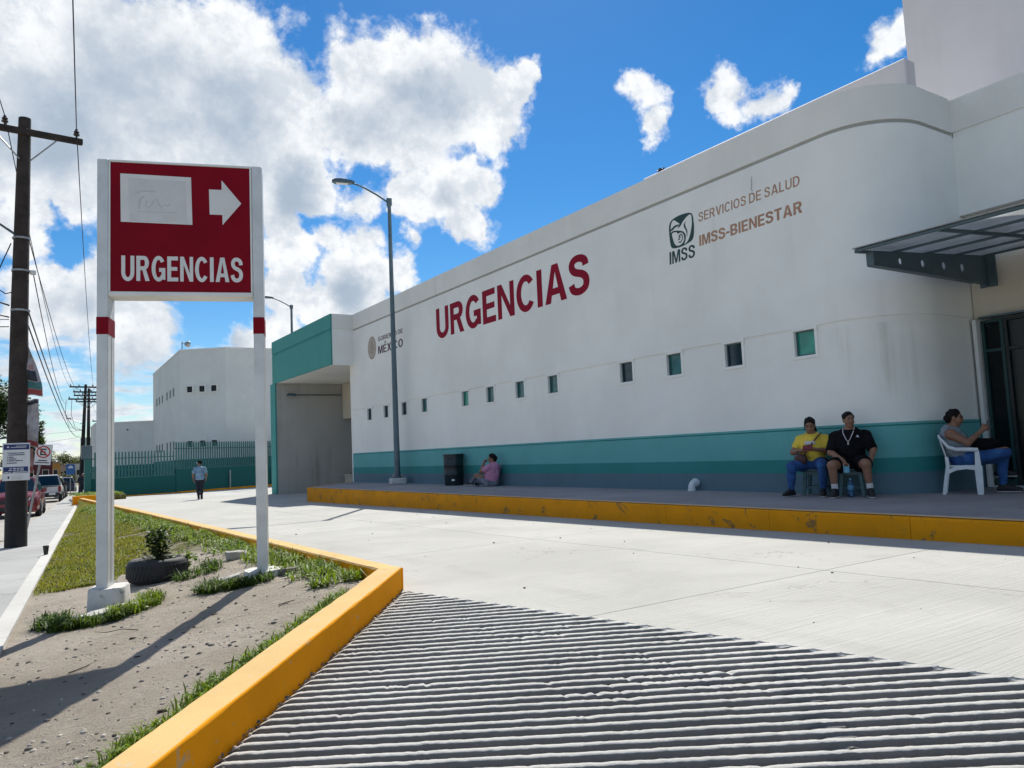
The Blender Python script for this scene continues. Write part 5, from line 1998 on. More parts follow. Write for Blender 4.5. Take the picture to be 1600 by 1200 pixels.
wire((F1[0], F1[1], F1z + 5.0), (-9.0, 121, 4.6), .5, 'lower distant wire crossing the street from the far pole')

# paper banners wrapped on the near pole
def banner(label, x, y_, z0, z1, w_, rz, m, bands, torn=False):
    t_ = thing('banner', label, 'banner', (PX + x, PY + y_, PZ + (z0 + z1) / 2), rz)
    h = (z1 - z0) / 2
    rows_ = 12
    V_, F_ = [], []
    for i in range(rows_ + 1):
        f = i / rows_
        wl = 0
        wr = w_ * (1.0 if not torn else max(.12, min(1, (1 - f) * 1.25)))
        for k_ in range(5):
            u = k_ / 4
            V_.append((wl + (wr - wl) * u, .03 * math.sin(f * 9 + u * 3) + .02 * u, -h + 2 * h * f + .02 * math.sin(u * 5 + f * 4)))
    for i in range(rows_):
        for k_ in range(4):
            F_.append((i * 5 + k_, i * 5 + k_ + 1, (i + 1) * 5 + k_ + 1, (i + 1) * 5 + k_))
    b_ = MB()
    n0 = len(V_)
    V2 = V_ + [(x_, yy_ + .006, z_) for x_, yy_, z_ in V_]
    b_.add(V2, F_ + [tuple(n0 + k_ for k_ in f[::-1]) for f in F_])
    b_.build('sheet', m, t_)
    for (za, zb, ua, ub, mm) in bands:
        b_ = MB()
        V_, F_ = [], []
        for i in range(7):
            f = za + (zb - za) * i / 6
            wr = w_ * (1.0 if not torn else max(.12, min(1, (1 - f) * 1.25)))
            for k_ in range(5):
                u = ua + (ub - ua) * k_ / 4
                V_.append((wr * u, .03 * math.sin(f * 9 + u * 3) + .02 * u - .006, -h + 2 * h * f + .02 * math.sin(u * 5 + f * 4)))
        for i in range(6):
            for k_ in range(4):
                F_.append((i * 5 + k_, i * 5 + k_ + 1, (i + 1) * 5 + k_ + 1, (i + 1) * 5 + k_))
        b_.add(V_, F_)
        b_.build('print', mm, t_)


M['ban_grey'] = mat('grey_banner_print', (0.40, 0.38, 0.40), 0.7, 0.2, 6, col2=(0.18, 0.17, 0.19), spots=.3)
M['ban_red'] = mat('faded_red_print', (0.32, 0.06, 0.06), 0.7, 0.2, 5)
M['ban_dark'] = mat('dark_print', (0.03, 0.035, 0.05), 0.7, 0.2, 5)
M['ban_teal'] = mat('teal_print', (0.05, 0.18, 0.19), 0.7, 0.2, 5)
M['ban_pink'] = mat('faded_pink_banner', (0.40, 0.23, 0.22), 0.7, 0.2, 5)
banner('torn triangular poster sticking out highest on the near utility pole', .15, -.06, 3.1, 4.22, .30, -.3, M['ban_grey'], ((.02, .12, .03, .97, M['ban_red']), (.13, .26, .03, .97, M['ban_teal']), (.28, .48, .1, .8, M['ban_dark']), (.5, .6, .2, .7, M['ban_pink'])), True)
banner('long grey poster hanging in the middle of the near utility pole', .16, -.05, 2.02, 3.02, .22, -.3, M['ban_grey'], ((.03, .14, .03, .97, M['ban_red']), (.9, .97, .03, .97, M['ban_dark'])))
banner('narrow faded pink poster strip low on the near utility pole', .17, -.04, 1.5, 1.98, .12, -.3, M['ban_pink'], ((.1, .3, .05, .95, M['ban_red']),))

# white and navy notice board on the near pole
NBZ = 1.15
t = thing('notice_board', 'white and navy printed notice board fixed to the near utility pole', 'sign', (PX - .01, PY - .23, NBZ), .03)
BW, BH = .72, .93
MB().box((0, 0, 0), (BW, .02, BH), bevel=.004).build('board', M['sheet_white'], t)
onb = lambda u, v, w_: (u, -.0102 - w_, v)
rect = lambda u0, u1, v0, v1: [[(u0, v0), (u1, v0), (u1, v1), (u0, v1)]]
t.scale = (.66, 1, .82)
flat_shape(rect(-.335, .335, .30, .43), onb, M['blue_sign'], t, 'header_band')
flat_shape(rect(-.335, .31, -.28, -.125), onb, M['blue_sign'], t, 'footer_band')
flat_shape([[(-.22 + .03 * math.cos(a * .5236), .365 + .02 * math.sin(a * .5236)) for a in range(12)]], onb, M['sheet_white'], t, 'logo', .0034, .005)
# small print too fine to read in the photograph: plain bars of ink, line by line
for (v, u0, segs) in ((.215, -.23, (.03, .22, .16)), (.17, -.23, (.03, .40)), (.115, -.24, (.03, .12)), (.07, -.24, (.03, .18)), (.025, -.24, (.03, .15, .12, .06)), (-.03, -.25, (.03, .22))):
    u = u0
    for l in segs:
        flat_shape(rect(u, u + l, v - .011, v + .011), onb, M['text_blue'], t, 'print_line')
        u += l + .015
for (v, u0, u1) in ((.385, -.02, .27), (.355, -.15, .25)):
    flat_shape(rect(u0, u1, v - .006, v + .006), onb, M['sheet_white'], t, 'print_line', .0034, .005)
for (v, segs) in ((-.165, ((-.17, -.12), (-.09, .0), (.015, .09), (.105, .19))), (-.21, ((-.2, -.11), (-.08, -.01), (.01, .08), (.1, .2))), (-.258, ((-.31, -.2), (-.18, -.14), (-.1, .29)))):
    for (u0, u1) in segs:
        flat_shape(rect(u0, u1, v - .010, v + .010), onb, M['sheet_white'], t, 'print_line', .0034, .005)
flat_shape([[(-.2 + .025 * math.cos(a * .7), -.385 + .035 * math.sin(a * .7)) for a in range(9)]], onb, M['text_blue'], t, 'logo')
for v in (-.36, -.385, -.41, -.43):
    flat_shape(rect(-.13, .17, v - .004, v + .004), onb, M['patch_ghost'], t, 'print_line')

# leaning no-parking sign
NX0, NY0 = .43, 25.7
t = thing('no_parking_sign', 'leaning white no parking sign with a red crossed E on a thin post', 'sign', (NX0, NY0, z_side(0, NY0)), 0.05)
lean = Matrix.Rotation(R(9.5), 3, 'Y')
tip = lean @ Vector((0, 0, 2.75))
MB().tube([(0, 0, 0), tuple(lean @ Vector((0, 0, 2.25)))], .030, 6).build('post', M['galv'], t)
pc = lean @ Vector((.03, -.045, 2.08))
NS = .68
prot = Matrix.Rotation(R(5), 3, 'Y')
onp = lambda u, v, w_: tuple(prot @ Vector((u * NS, -.0105 - w_, v * NS)) + pc)
b = MB()
b.box(tuple(pc), (.62 * NS, .02, .86 * NS), prot, .006)
b.build('plate', M['sheet_white'], t)
circ = lambda cx, cy, r_, n=28: [(cx + r_ * math.cos(2 * math.pi * i / n), cy + r_ * math.sin(2 * math.pi * i / n)) for i in range(n)]
flat_shape([circ(0, .12, .255), circ(0, .12, .205)], onp, M['red_ring'], t, 'ring')
for r_ in (rect(-.115, -.06, -.02, .26), rect(-.059, .10, .205, .26), rect(-.059, .08, .095, .145), rect(-.059, .10, -.02, .035)):
    flat_shape(r_, onp, M['black_ink'], t, 'letter_e')
flat_shape([[(-.165, .235), (-.13, .27), (.165, .0), (.13, -.035)]], onp, M['red_ring'], t, 'slash', .0034, .005)
flat_shape(rect(-.16, .16, -.26, -.215), onp, M['black_ink'], t, 'print_line')
flat_shape(rect(-.26, .24, -.345, -.305), onp, M['black_ink'], t, 'print_line')
b = MB()
for (u0, u1, v0, v1) in ((-.3, .3, .415, .43), (-.3, .3, -.43, -.415), (-.31, -.297, -.43, .43), (.297, .31, -.43, .43)):
    b.box(tuple(prot @ Vector(((u0 + u1) / 2 * NS, -.012, (v0 + v1) / 2 * NS)) + pc), ((u1 - u0) * NS, .004, (v1 - v0) * NS), prot)
b.build('border', M['steel'], t)

# far signs down the street
t = thing('route_sign', 'small blue sign on a post beyond the parked cars', 'sign', (3.93, 68, z_side(0, 68)), .08)
MB().tube([(0, 0, 0), (0, 0, 1.75)], .03, 6).build('post', M['galv'], t)
M['mid_blue'] = mat('mid_blue_sign', (0.03, 0.13, 0.36), 0.5, 0.1, 5)
b = MB()
b.extrude([(-.3, -.04, 1.65), (.3, -.04, 1.65), (.3, -.04, 2.3), (.22, -.04, 2.42), (-.22, -.04, 2.42), (-.3, -.04, 2.3)], (0, .02, 0))
b.build('plate', M['mid_blue'], t)
b = MB()
b.extrude([(-.17, -.045, 2.12), (.17, -.045, 2.12), (.17, -.045, 2.2), (0, -.045, 2.33), (-.17, -.045, 2.2)], (0, .004, 0))
b.build('symbol', M['sheet_white'], t)
t = thing('street_board', 'pale green board high behind the far utility poles', 'sign', (7.6, 99, z_side(0, 99)), .1)
for xx in (-.7, .7):
    MB().tube([(xx, 0, 0), (xx, 0, 5.9)], .06, 6).build('post', M['galv'], t)
M['pale_green'] = mat('pale_green_board', (0.30, 0.42, 0.38), 0.6, 0.15, 2, col2=(0.55, 0.60, 0.58))
MB().box((0, -.08, 5.1), (1.9, .05, 1.5)).build('board', M['pale_green'], t)
# ------------------------------------------------------------------ vehicles
def car_paint(name, col, metal=0.3):
    m, t_, b = new_mat(name)
    v = t_.n('ShaderNodeTexCoord').outputs['Object']
    cc = t_.mix(t_.ramp(t_.noise(v, 1.5, 4, .5), .3, .7), tuple(x * .85 for x in col), col)
    cc = t_.mix(t_.math('MULTIPLY', t_.ramp(t_.noise(v, 6, 6, .7), .5, .8), .2), cc, (.25, .23, .2))
    t_.link(cc, b.inputs['Base Color'])
    b.inputs['Roughness'].default_value = .32
    b.inputs['Metallic'].default_value = metal
    b.inputs['Coat Weight'].default_value = .5
    b.inputs['Coat Roughness'].default_value = .08
    return m


M['car_red'] = car_paint('dark_red_car_paint', (.20, .012, .022))
M['car_white'] = car_paint('white_car_paint', (.62, .62, .62), .05)
M['car_black'] = car_paint('black_car_paint', (.012, .014, .018))
M['car_blue'] = car_paint('dark_blue_car_paint', (.015, .03, .07))
M['glass'] = glassy('car_glass', (.010, .016, .018), .04, .8)
M['chrome'] = mat('chrome', (.6, .6, .6), .15, .05, 5, metal=1.0)
M['headlamp'] = mat('headlamp_cover', (.62, .62, .60), .12, .1, 8)
M['tail'] = mat('tail_lamp_red', (.25, .008, .01), .2, .1, 8)
M['plate'] = mat('number_plate', (.6, .6, .6), .5, .1, 8)


def ringsec(y_, w_, zb, zm, zt, crown=.03):
    pts = [(-w_ * .90, zb), (-w_ * .985, zb + .10), (-w_, zm), (-w_ * .975, zt - .10), (-w_ * .90, zt - .015), (-w_ * .5, zt + crown * .8), (0, zt + crown)]
    pts += [(-x, z) for x, z in pts[-2::-1]]
    return [(x, y_, z) for x, z in pts]


def quad_pane(a, b_, c_, d_, ins=.06, th=.012):
    """pane a hair proud of the quad a,b,c,d (outward normal by the right-hand rule)"""
    P = [Vector(p) for p in (a, b_, c_, d_)]
    cen = sum(P, Vector()) / 4
    n_ = (P[1] - P[0]).cross(P[3] - P[0]).normalized()
    Q = [p + (cen - p).normalized() * ins for p in P]
    return [tuple(q + n_ * .004) for q in Q], tuple(n_ * th)


def wheel(parent, x, y_, r_, side):
    w_ = MB().lathe([(.12, -.11), (r_ - .05, -.115), (r_, -.08), (r_, .08), (r_ - .05, .115), (.12, .11)], (x, y_, r_), 22, 'X').build('wheel', M['rubber'], parent, 40)
    b_ = MB()
    xo = x + side * .105
    b_.lathe([(.02, -.01), (r_ * .62, -.012), (r_ * .64, .012), (.02, .014)], (xo, y_, r_), 18, 'X')
    for k_ in range(5):
        a = 2 * math.pi * k_ / 5
        b_.box((xo + side * .016, y_ + r_ * .33 * math.cos(a), r_ + r_ * .33 * math.sin(a)), (.02, r_ * .6, .07), Matrix.Rotation(a, 3, 'X'))
    b_.build('rim', M['galv'], w_, 40)


def suv(label, loc, rz, paint, name='parked_car', group=None, plate=True):
    t_ = thing(name, label, 'car', loc, rz, group)
    L_ = [(-2.28, .70, .36, .55, .70), (-2.20, .83, .24, .55, .86), (-1.95, .89, .22, .6, .97), (-1.30, .91, .22, .6, 1.06), (-.2, .915, .22, .6, 1.07), (1.2, .91, .22, .6, 1.08), (2.05, .89, .25, .6, 1.06), (2.25, .83, .32, .6, .98)]
    MB().loft([ringsec(*l) for l in L_]).build('body', paint, t_, 40)
    bz, tz = 1.05, 1.63
    B_ = [(-.80, -1.28, bz), (.80, -1.28, bz), (.80, 2.2, bz), (-.80, 2.2, bz)]
    T_ = [(-.62, -.50, tz), (.62, -.50, tz), (.61, 1.72, tz - .02), (-.61, 1.72, tz - .02)]
    R2 = [(-.52, -.40, tz + .045), (.52, -.40, tz + .045), (.50, 1.6, tz + .025), (-.50, 1.6, tz + .025)]
    MB().loft([B_, T_, R2]).build('cabin', paint, t_)
    q, d_ = quad_pane(B_[0], B_[1], T_[1], T_[0], .07)
    MB().extrude(q, d_).build('windscreen', M['glass'], t_)
    q, d_ = quad_pane(B_[2], B_[3], T_[3], T_[2], .09)
    MB().extrude(q, d_).build('rear_window', M['glass'], t_)
    for (sx, i0, i1) in ((1, 1, 2), (-1, 3, 0)):
        for f0, f1 in ((.02, .36), (.37, .70), (.71, .97)):
            lp = lambda A_, B2, f: tuple(Vector(A_).lerp(Vector(B2), f))
            a, b_, c_, e_ = lp(B_[i0], B_[i1], f0), lp(B_[i0], B_[i1], f1), lp(T_[i0], T_[i1], f1), lp(T_[i0], T_[i1], f0)
            if sx < 0:
                a, b_, c_, e_ = lp(B_[i0], B_[i1], 1 - f1), lp(B_[i0], B_[i1], 1 - f0), lp(T_[i0], T_[i1], 1 - f0), lp(T_[i0], T_[i1], 1 - f1)
            q, d_ = quad_pane(a, b_, c_, e_, .05)
            MB().extrude(q, d_).build('side_window', M['glass'], t_)
    # front: grille, lamps, bumper, plate
    MB().box((0, -2.275, .70), (.95, .06, .17), bevel=.03).build('grille', M['dk'], t_)
    b_ = MB()
    for k_ in (-1, 1):
        b_.box((k_ * .16, -2.312, .71), (.035, .02, .16), Matrix.Rotation(k_ * R(16), 3, 'Y'))
    b_.box((0, -2.312, .62), (.34, .02, .03)).build('grille_trim', M['chrome'], t_)
    MB().box((0, -2.26, .40), (1.30, .08, .17), bevel=.03).build('lower_grille', M['dk'], t_)
    if plate:
        MB().box((0, -2.315, .50), (.32, .015, .13)).build('number_plate', M['plate'], t_)
    for k_ in (-1, 1):
        b_ = MB()
        rg = [[(k_ * x, y_ + o, z) for x, y_, z in ((.50, -2.275, .70), (.82, -2.14, .72), (.885, -1.88, .86), (.80, -2.08, .90), (.52, -2.235, .83))] for o in (-.02, .05)]
        b_.loft(rg).build('headlight', M['headlamp'], t_, 30)
        MB().lathe([(.02, -.02), (.075, -.02), (.075, .02), (.02, .02)], (k_ * .64, -2.24, .43), 12, 'Y').build('fog_lamp', M['headlamp'], t_)
        b_ = MB().box((k_ * 1.0, -.98, 1.09), (.20, .13, .15), bevel=.04)
        b_.box((k_ * .90, -.96, 1.05), (.1, .06, .05))
        b_.build('mirror', paint, t_)
        MB().tube([(k_ * .57, -.42, 1.67), (k_ * .57, -.3, 1.72), (k_ * .56, 1.4, 1.70), (k_ * .55, 1.55, 1.65)], .02, 6).build('roof_rail', M['galv'], t_)
        rg = [[(k_ * x, y_ + o, z) for x, y_, z in ((.60, 2.22, .72), (.83, 2.16, .74), (.86, 2.02, 1.02), (.70, 2.2, 1.04))] for o in (-.02, .06)]
        MB().loft(rg).build('tail_light', M['tail'], t_)
        for yy in (-1.42, 1.38):
            MB().lathe([(.03, -.03), (.40, -.03), (.40, .015), (.03, .015)], (k_ * .895, yy, .36), 20, 'X').build('wheel_arch', M['dk'], t_)
            wheel(t_, k_ * .83, yy, .335, k_)
    MB().box((0, 2.27, .42), (1.55, .1, .22), bevel=.04).build('bumper', M['dk'], t_)
    return t_


SU = math.atan2(0.0802, 1)
suv('dark red sport utility car parked facing the camera behind the near utility pole', (.36, 40.4, z_side(0, 40) - .19), -SU, M['car_red'])
tr = thing('parked_pickup', 'white pickup truck parked with its tailgate towards the camera', 'pickup', (2.22, 62.7, z_side(0, 62) - .19), -SU)
L_ = [(-2.72, .88, .52, .8, 1.06), (-2.66, .93, .50, .8, 1.08), (-1.0, .95, .45, .8, 1.10), (.9, .95, .45, .8, 1.10), (1.9, .94, .42, .8, 1.06), (2.55, .90, .42, .75, 1.0), (2.72, .80, .5, .7, .9)]
MB().loft([ringsec(*l, crown=.0) for l in L_]).build('body', M['car_white'], tr, 40)
MB().box((0, -1.75, 1.105), (1.62, 1.75, .03)).build('bed_liner', M['dk'], tr)
bz, tz = 1.08, 1.80
B_ = [(-.84, -.80, bz), (.84, -.80, bz), (.84, 1.5, bz), (-.84, 1.5, bz)]
T_ = [(-.68, -.62, tz), (.68, -.62, tz), (.66, .62, tz), (-.66, .62, tz)]
R2 = [(-.55, -.52, tz + .05), (.55, -.52, tz + .05), (.53, .5, tz + .05), (-.53, .5, tz + .05)]
MB().loft([B_, T_, R2]).build('cabin', M['car_white'], tr)
q, d_ = quad_pane(B_[0], B_[1], T_[1], T_[0], .06)
MB().extrude(q, d_).build('rear_window', M['glass'], tr)
q, d_ = quad_pane(B_[2], B_[3], T_[3], T_[2], .08)
MB().extrude(q, d_).build('windscreen', M['glass'], tr)
for (i0, i1) in ((1, 2), (3, 0)):
    q, d_ = quad_pane(B_[i0], B_[i1], T_[i1], T_[i0], .1)
    MB().extrude(q, d_).build('side_window', M['glass'], tr)
MB().box((0, -2.74, .86), (1.42, .05, .42), bevel=.02).build('tailgate', M['car_white'], tr)
MB().box((0, -2.735, 1.085), (1.44, .06, .035)).build('tailgate_trim', M['dk'], tr)
MB().box((-.02, -2.772, 1.0), (.28, .02, .07), bevel=.01).build('handle', M['dk'], tr)
MB().box((0, -2.80, .56), (1.78, .16, .17), bevel=.03).build('bumper', M['dk'], tr)
MB().box((.42, -2.885, .60), (.38, .012, .16)).build('number_plate', M['plate'], tr)
MB().box((0, -2.7, .43), (1.5, .2, .1)).build('hitch_bar', M['dk'], tr)
for k_ in (-1, 1):
    MB().box((k_ * .84, -2.70, .90), (.16, .10, .38), bevel=.03).build('tail_light', M['tail'], tr)
    for yy in (-1.62, 1.65):
        MB().lathe([(.03, -.03), (.44, -.03), (.44, .015), (.03, .015)], (k_ * .935, yy, .40), 20, 'X').build('wheel_arch', M['dk'], tr)
        wheel(tr, k_ * .86, yy, .39, k_)
    MB().box((k_ * 1.06, .78, 1.2), (.22, .12, .22), bevel=.04).build('mirror', M['dk'], tr)
suv('black car parked beyond the white pickup truck', (3.0, 72.5, z_side(0, 72) - .19), math.pi - SU, M['car_black'])
suv('dark blue car parked farthest down the street', (4.9, 92.0, z_side(0, 92) - .19), math.pi - SU, M['car_blue'])

# ------------------------------------------------------------------ far white building, annex, fence
FB = [(10.66, 74.52), (10.14, 58.53), (12.79, 56.43), (15.99, 56.25), (24, 60), (24, 76)]
fb = thing('white_building', 'white two-storey building with cut corners and small square windows behind the fence', 'building', (15, 66, -1))
fl = [(x - 15, y_ - 66) for x, y_ in FB]
zf0, zf1 = 0.0, 10.17
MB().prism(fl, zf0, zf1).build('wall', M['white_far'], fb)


def grow(poly, d):
    cx = sum(p[0] for p in poly) / len(poly)
    cy = sum(p[1] for p in poly) / len(poly)
    return [(x + d * math.copysign(1, x - cx), y_ + d * math.copysign(1, y_ - cy)) for x, y_ in poly]


MB().prism(grow(fl, .02), zf0, 2.35).build('base_band', M['green_band'], fb)
MB().prism(grow(fl, .025), zf1 - .09, zf1 + .03).build('coping', M['trim'], fb)


def face_frame(A_, B2):
    A_, B2 = Vector((*A_, 0)), Vector((*B2, 0))
    t_ = (B2 - A_).normalized()
    return A_, t_, Vector((t_.y, -t_.x, 0))


def far_window(A_, B2, u, z, w_, h, fr=.1, parent=fb, off=(15, 66, -1)):
    a, t_, n_ = face_frame(A_, B2)
    ang = math.atan2(t_.y, t_.x)
    c = a + t_ * u + n_ * .0
    b_ = MB()
    if fr:
        for (cx, cz, sx, sz) in ((0, h / 2 + fr / 2, w_ + 2 * fr, fr), (0, -h / 2 - fr / 2, w_ + 2 * fr, fr), (-w_ / 2 - fr / 2, 0, fr, h), (w_ / 2 + fr / 2, 0, fr, h)):
            b_.box((cx, -.03, cz), (sx, .12, sz))
    else:
        b_.box((0, -.01, -h / 2 - .03), (w_ + .06, .06, .04))
    fo = b_.build('window', M['trim'], parent, None, (c.x - off[0], c.y - off[1], z - off[2]), (0, 0, ang))
    MB().box((0, -.005, 0), (w_, .03, h)).build('pane', M['gl_black'] if fr else M['steel'], fo)


for u in (.74, 1.65, 2.53):
    far_window(FB[1], FB[2], u, 6.30, .40, .42)
    far_window(FB[1], FB[2], u, 2.42, .40, .42)
for u in (2.68, 4.45, 6.32, 9.15, 11.0, 12.7):
    far_window(FB[0], FB[1], u, 6.42, .62, .62, 0)
    far_window(FB[0], FB[1], u, 2.45, .62, .62, 0)
t = thing('flood_light', 'round flood light on a short post at the roof corner of the white building', 'lamp', (10.3, 58.62, 9.17), R(20))
MB().tube([(0, 0, 0), (0, 0, .62)], .035, 6).tube([(0, 0, .55), (.18, 0, .5)], .03, 6).build('post', M['steel'], t)
MB().lathe([(.05, -.18), (.16, -.1), (.24, .1), (.24, .14), (.05, .1)], (.38, 0, .48), 14, 'X').build('lamp_head', M['galv'], t, 40)

an = thing('annex_building', 'low pale annex with flat roof left of the white building behind the fence', 'building', (8.6, 79, -1))
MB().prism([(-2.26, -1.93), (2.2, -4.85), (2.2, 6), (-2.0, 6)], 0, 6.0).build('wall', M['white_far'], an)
MB().prism([(-2.29, -1.97), (2.2, -4.9), (2.2, 6), (-2.03, 6)], 5.9, 6.03).build('coping', M['trim'], an)
MB().prism([(-2.29, -1.97), (2.2, -4.9), (2.2, 6), (-2.03, 6)], 0, 2.2).build('base_band', M['green_band'], an)
MB().lathe([(.02, -.05), (.07, -.05), (.07, .05), (.02, .05)], (.1, -3.55, 5.3), 10, 'Y').build('roof_spout', M['steel'], an)

fe = thing('green_fence', 'green fence of upright pickets on a low wall, with a yellow kerb in front', 'fence', (3.9, 50.8, -.85))
Pf0, Pf1, Pf2 = Vector((3.9, 50.8, 0)), Vector((8.6, 51.5, 0)), Vector((16.6, 56.0, 0))
pk_me = MB().loft([[(-.036, -.03, 0), (.036, -.03, 0), (.036, .03, 0), (-.036, .03, 0)], [(-.036, -.03, .96), (.036, -.03, .96), (.036, .03, .96), (-.036, .03, .96)], [(-.012, -.012, 1), (.012, -.012, 1), (.012, .012, 1), (-.012, .012, 1)]]).mesh('picket')
pk_me.materials.append(M['green_f'])
for (a, b2, zb, zt, nseg) in ((Pf0, Pf1, .36, 1.92, 26), (Pf1, Pf2, .72, 2.42, 49)):
    d = (b2 - a)
    ang = math.atan2(d.y, d.x)
    mid = (a + b2) / 2 - Vector((3.9, 50.8, 0))
    wl = MB().box((0, 0, (zb - .9) / 2), (d.length, .2, zb + .9)).build('wall', M['green_w'], fe, None, (mid.x, mid.y, .85), (0, 0, ang))
    MB().box((0, 0, zb + .02), (d.length, .24, .05)).build('wall_cap', M['green_f'], fe, None, (mid.x, mid.y, .85), (0, 0, ang))
    for zz in (.30, .75):
        MB().box((0, .04, zb + (zt - zb) * zz), (d.length, .04, .05)).build('rail', M['green_f'], fe, None, (mid.x, mid.y, .85), (0, 0, ang))
    for i in range(nseg):
        p_ = a.lerp(b2, (i + .5) / nseg) - Vector((3.9, 50.8, 0))
        o = link('picket', pk_me, None, fe, (p_.x, p_.y, .85 + zb + .04), (0, 0, ang))
        o.scale = (1, 1, zt - zb - .04)
    kerb_n = max(2, int(d.length / 1.6))
    n_ = Vector((d.y, -d.x, 0)).normalized()
    for i in range(kerb_n):
        p_ = a.lerp(b2, (i + .5) / kerb_n) - Vector((3.9, 50.8, 0)) + n_ * .32
        MB().box((0, 0, 0), (d.length / kerb_n - .01, .42, .5), bevel=.03).build('kerb_block', M['yellow_worn'], fe, None, (p_.x, p_.y, -.08 + .03 * (b2 is Pf2)), (0, 0, ang))
for f in (.45, .86, .95):
    p_ = Pf1.lerp(Pf2, f) - Vector((3.9, 50.8, 0)) + Vector((.1, -.22, 0))
    MB().tube([(p_.x, p_.y, .2), (p_.x, p_.y, 1.35)], .05, 8).build('pale_pipe', M['galv'], fe)
MB().box((-.12, -.1, 1.2), (.34, .34, 2.4), bevel=.02).build('end_pillar', M['green_f'], fe)
t = thing('meter_box', 'grey electric meter cabinet on top of the fence end pillar', 'cabinet', (3.72, 50.5, 1.52), .1)
MB().box((0, 0, .40), (.52, .3, .78), bevel=.02).build('case', M['steel'], t)
MB().box((0, -.16, .40), (.44, .02, .68), bevel=.005).build('door', M['lamp_pole'], t)

# ------------------------------------------------------------------ trees and houses down the street
def tree(name, label, loc, crowns, trunk_h, nleaf, lsize, m, seed, group=None):
    rng = np.random.default_rng(seed)
    t_ = thing(name, label, 'tree', loc, 0, group)
    b_ = MB()
    b_.tube([(0, 0, 0), (.1, .05, trunk_h * .5), (-.1, 0, trunk_h)], [.05 * trunk_h + .1, .04 * trunk_h + .08, .03 * trunk_h + .05], 8)
    for c in crowns:
        b_.tube([(-.1, 0, trunk_h * .8), (c[0] * .5, c[1] * .5, (trunk_h + c[2]) / 2), (c[0], c[1], c[2])], [.14, .09, .03], 5)
    b_.build('trunk', M['bark'], t_, 60)
    vol = np.array([c[3] * c[4] for c in crowns])
    pts = []
    for c, f in zip(crowns, vol / vol.sum()):
        n_ = int(nleaf * f)
        # leaf clumps inside the crown volume, denser near its skin
        nc = max(6, n_ // 38)
        d = rng.normal(size=(nc, 3))
        d /= np.linalg.norm(d, axis=1)[:, None]
        rad = (.45 + .6 * rng.random(nc) ** .6)[:, None]
        cc = d * rad * np.array([c[3], c[3], c[4]]) + np.array([c[0], c[1], c[2]])
        k_ = rng.integers(0, nc, n_)
        pts.append(cc[k_] + rng.normal(size=(n_, 3)) * c[3] * .11)
    V_, F_ = leaves(np.concatenate(pts), lsize, rng, 0)
    link('crown', np_mesh('crown', V_, F_), m, t_)
    return t_


zg = lambda y_: z_side(0, y_) - .4
tree('broad_tree', 'dark tree with drooping branches over the left edge of the street', (-3.9, 100, zg(100)), [(1.2, -1, 10.0, 3.2, 2.6), (3.8, -2, 8.8, 2.6, 2.2), (5.6, -2.5, 6.6, 1.5, 2.0), (-2.5, 0, 9, 4, 3), (6.2, -2.4, 5.0, .9, 1.2), (4.6, -2, 4.2, 1.0, 1.0)], 6.0, 20000, .30, M['tree'], 11)
TREE_LABELS = ['leafy tree rising behind the ochre house', 'largest round tree at the street end, behind the faded pink house', 'green tree behind the pale blue house',
               'tree between the pale blue house and the blue sign', 'tree rising behind the maroon shed', 'tree behind the small pale house below the blue sign',
               'tree just left of the far utility poles', 'tree seen behind the far utility poles', 'tree left of the maroon shed at the street end', 'tree at the left roadside beyond the low dark shop']
for i, (x, y_, s_) in enumerate(((8.2, 262, 1.15), (12.6, 266, 1.3), (15.2, 270, 1.2), (17.5, 280, 1.0), (5.0, 275, .95), (22.5, 285, .9), (25.5, 262, .95), (28, 250, .9), (2.0, 250, 1.0), (-4, 240, 1.2))):
    tree('street_tree', TREE_LABELS[i], (x, y_, zg(190)), [(0, 0, 5.2 * s_, 2.6 * s_, 2.0 * s_), (1.6 * s_, .5, 4.6 * s_, 1.9 * s_, 1.5 * s_), (-1.7 * s_, 0, 4.3 * s_, 1.8 * s_, 1.6 * s_)], 2.6 * s_, 2200, .42, M['tree_far'], 30 + i, 'trees at the end of the street')
for (x, y_, h, l) in ((11.5, 228, 1.6, 'low bush beside the street far behind the pickup truck'), (17.4, 225, 1.7, 'low bush at the far end of the street by the pale house')):
    tree('bush', l, (x, y_, zg(190)), [(0, 0, h * .9, 2.0, h * .8), (1.8, 0, h * .8, 1.6, h * .7)], .7, 1500, .3, M['tree_far'], int(x * 10))


def house(label, loc, w_, d_, h, m, roof, rz=0.0):
    t_ = thing('house', label, 'house', loc, rz)
    MB().box((0, 0, h / 2), (w_, d_, h)).build('wall', m, t_)
    rf = MB()
    rf.box((0, 0, h + .09), (w_ + .3, d_ + .3, .18))
    rf.build('roof', roof, t_)
    for k_ in (-1, 1):
        b_ = MB().box((k_ * w_ * .26, -d_ / 2 - .02, h * .55), (w_ * .2 + .16, .06, h * .26 + .16))
        wo = b_.build('window', M['trim'], t_)
        MB().box((k_ * w_ * .26, -d_ / 2 - .055, h * .55), (w_ * .2, .03, h * .26)).build('pane', M['gl_black'], wo)
    MB().box((0, -d_ / 2 - .03, h * .32), (w_ * .14, .06, h * .62)).build('door', M['wood'], t_)


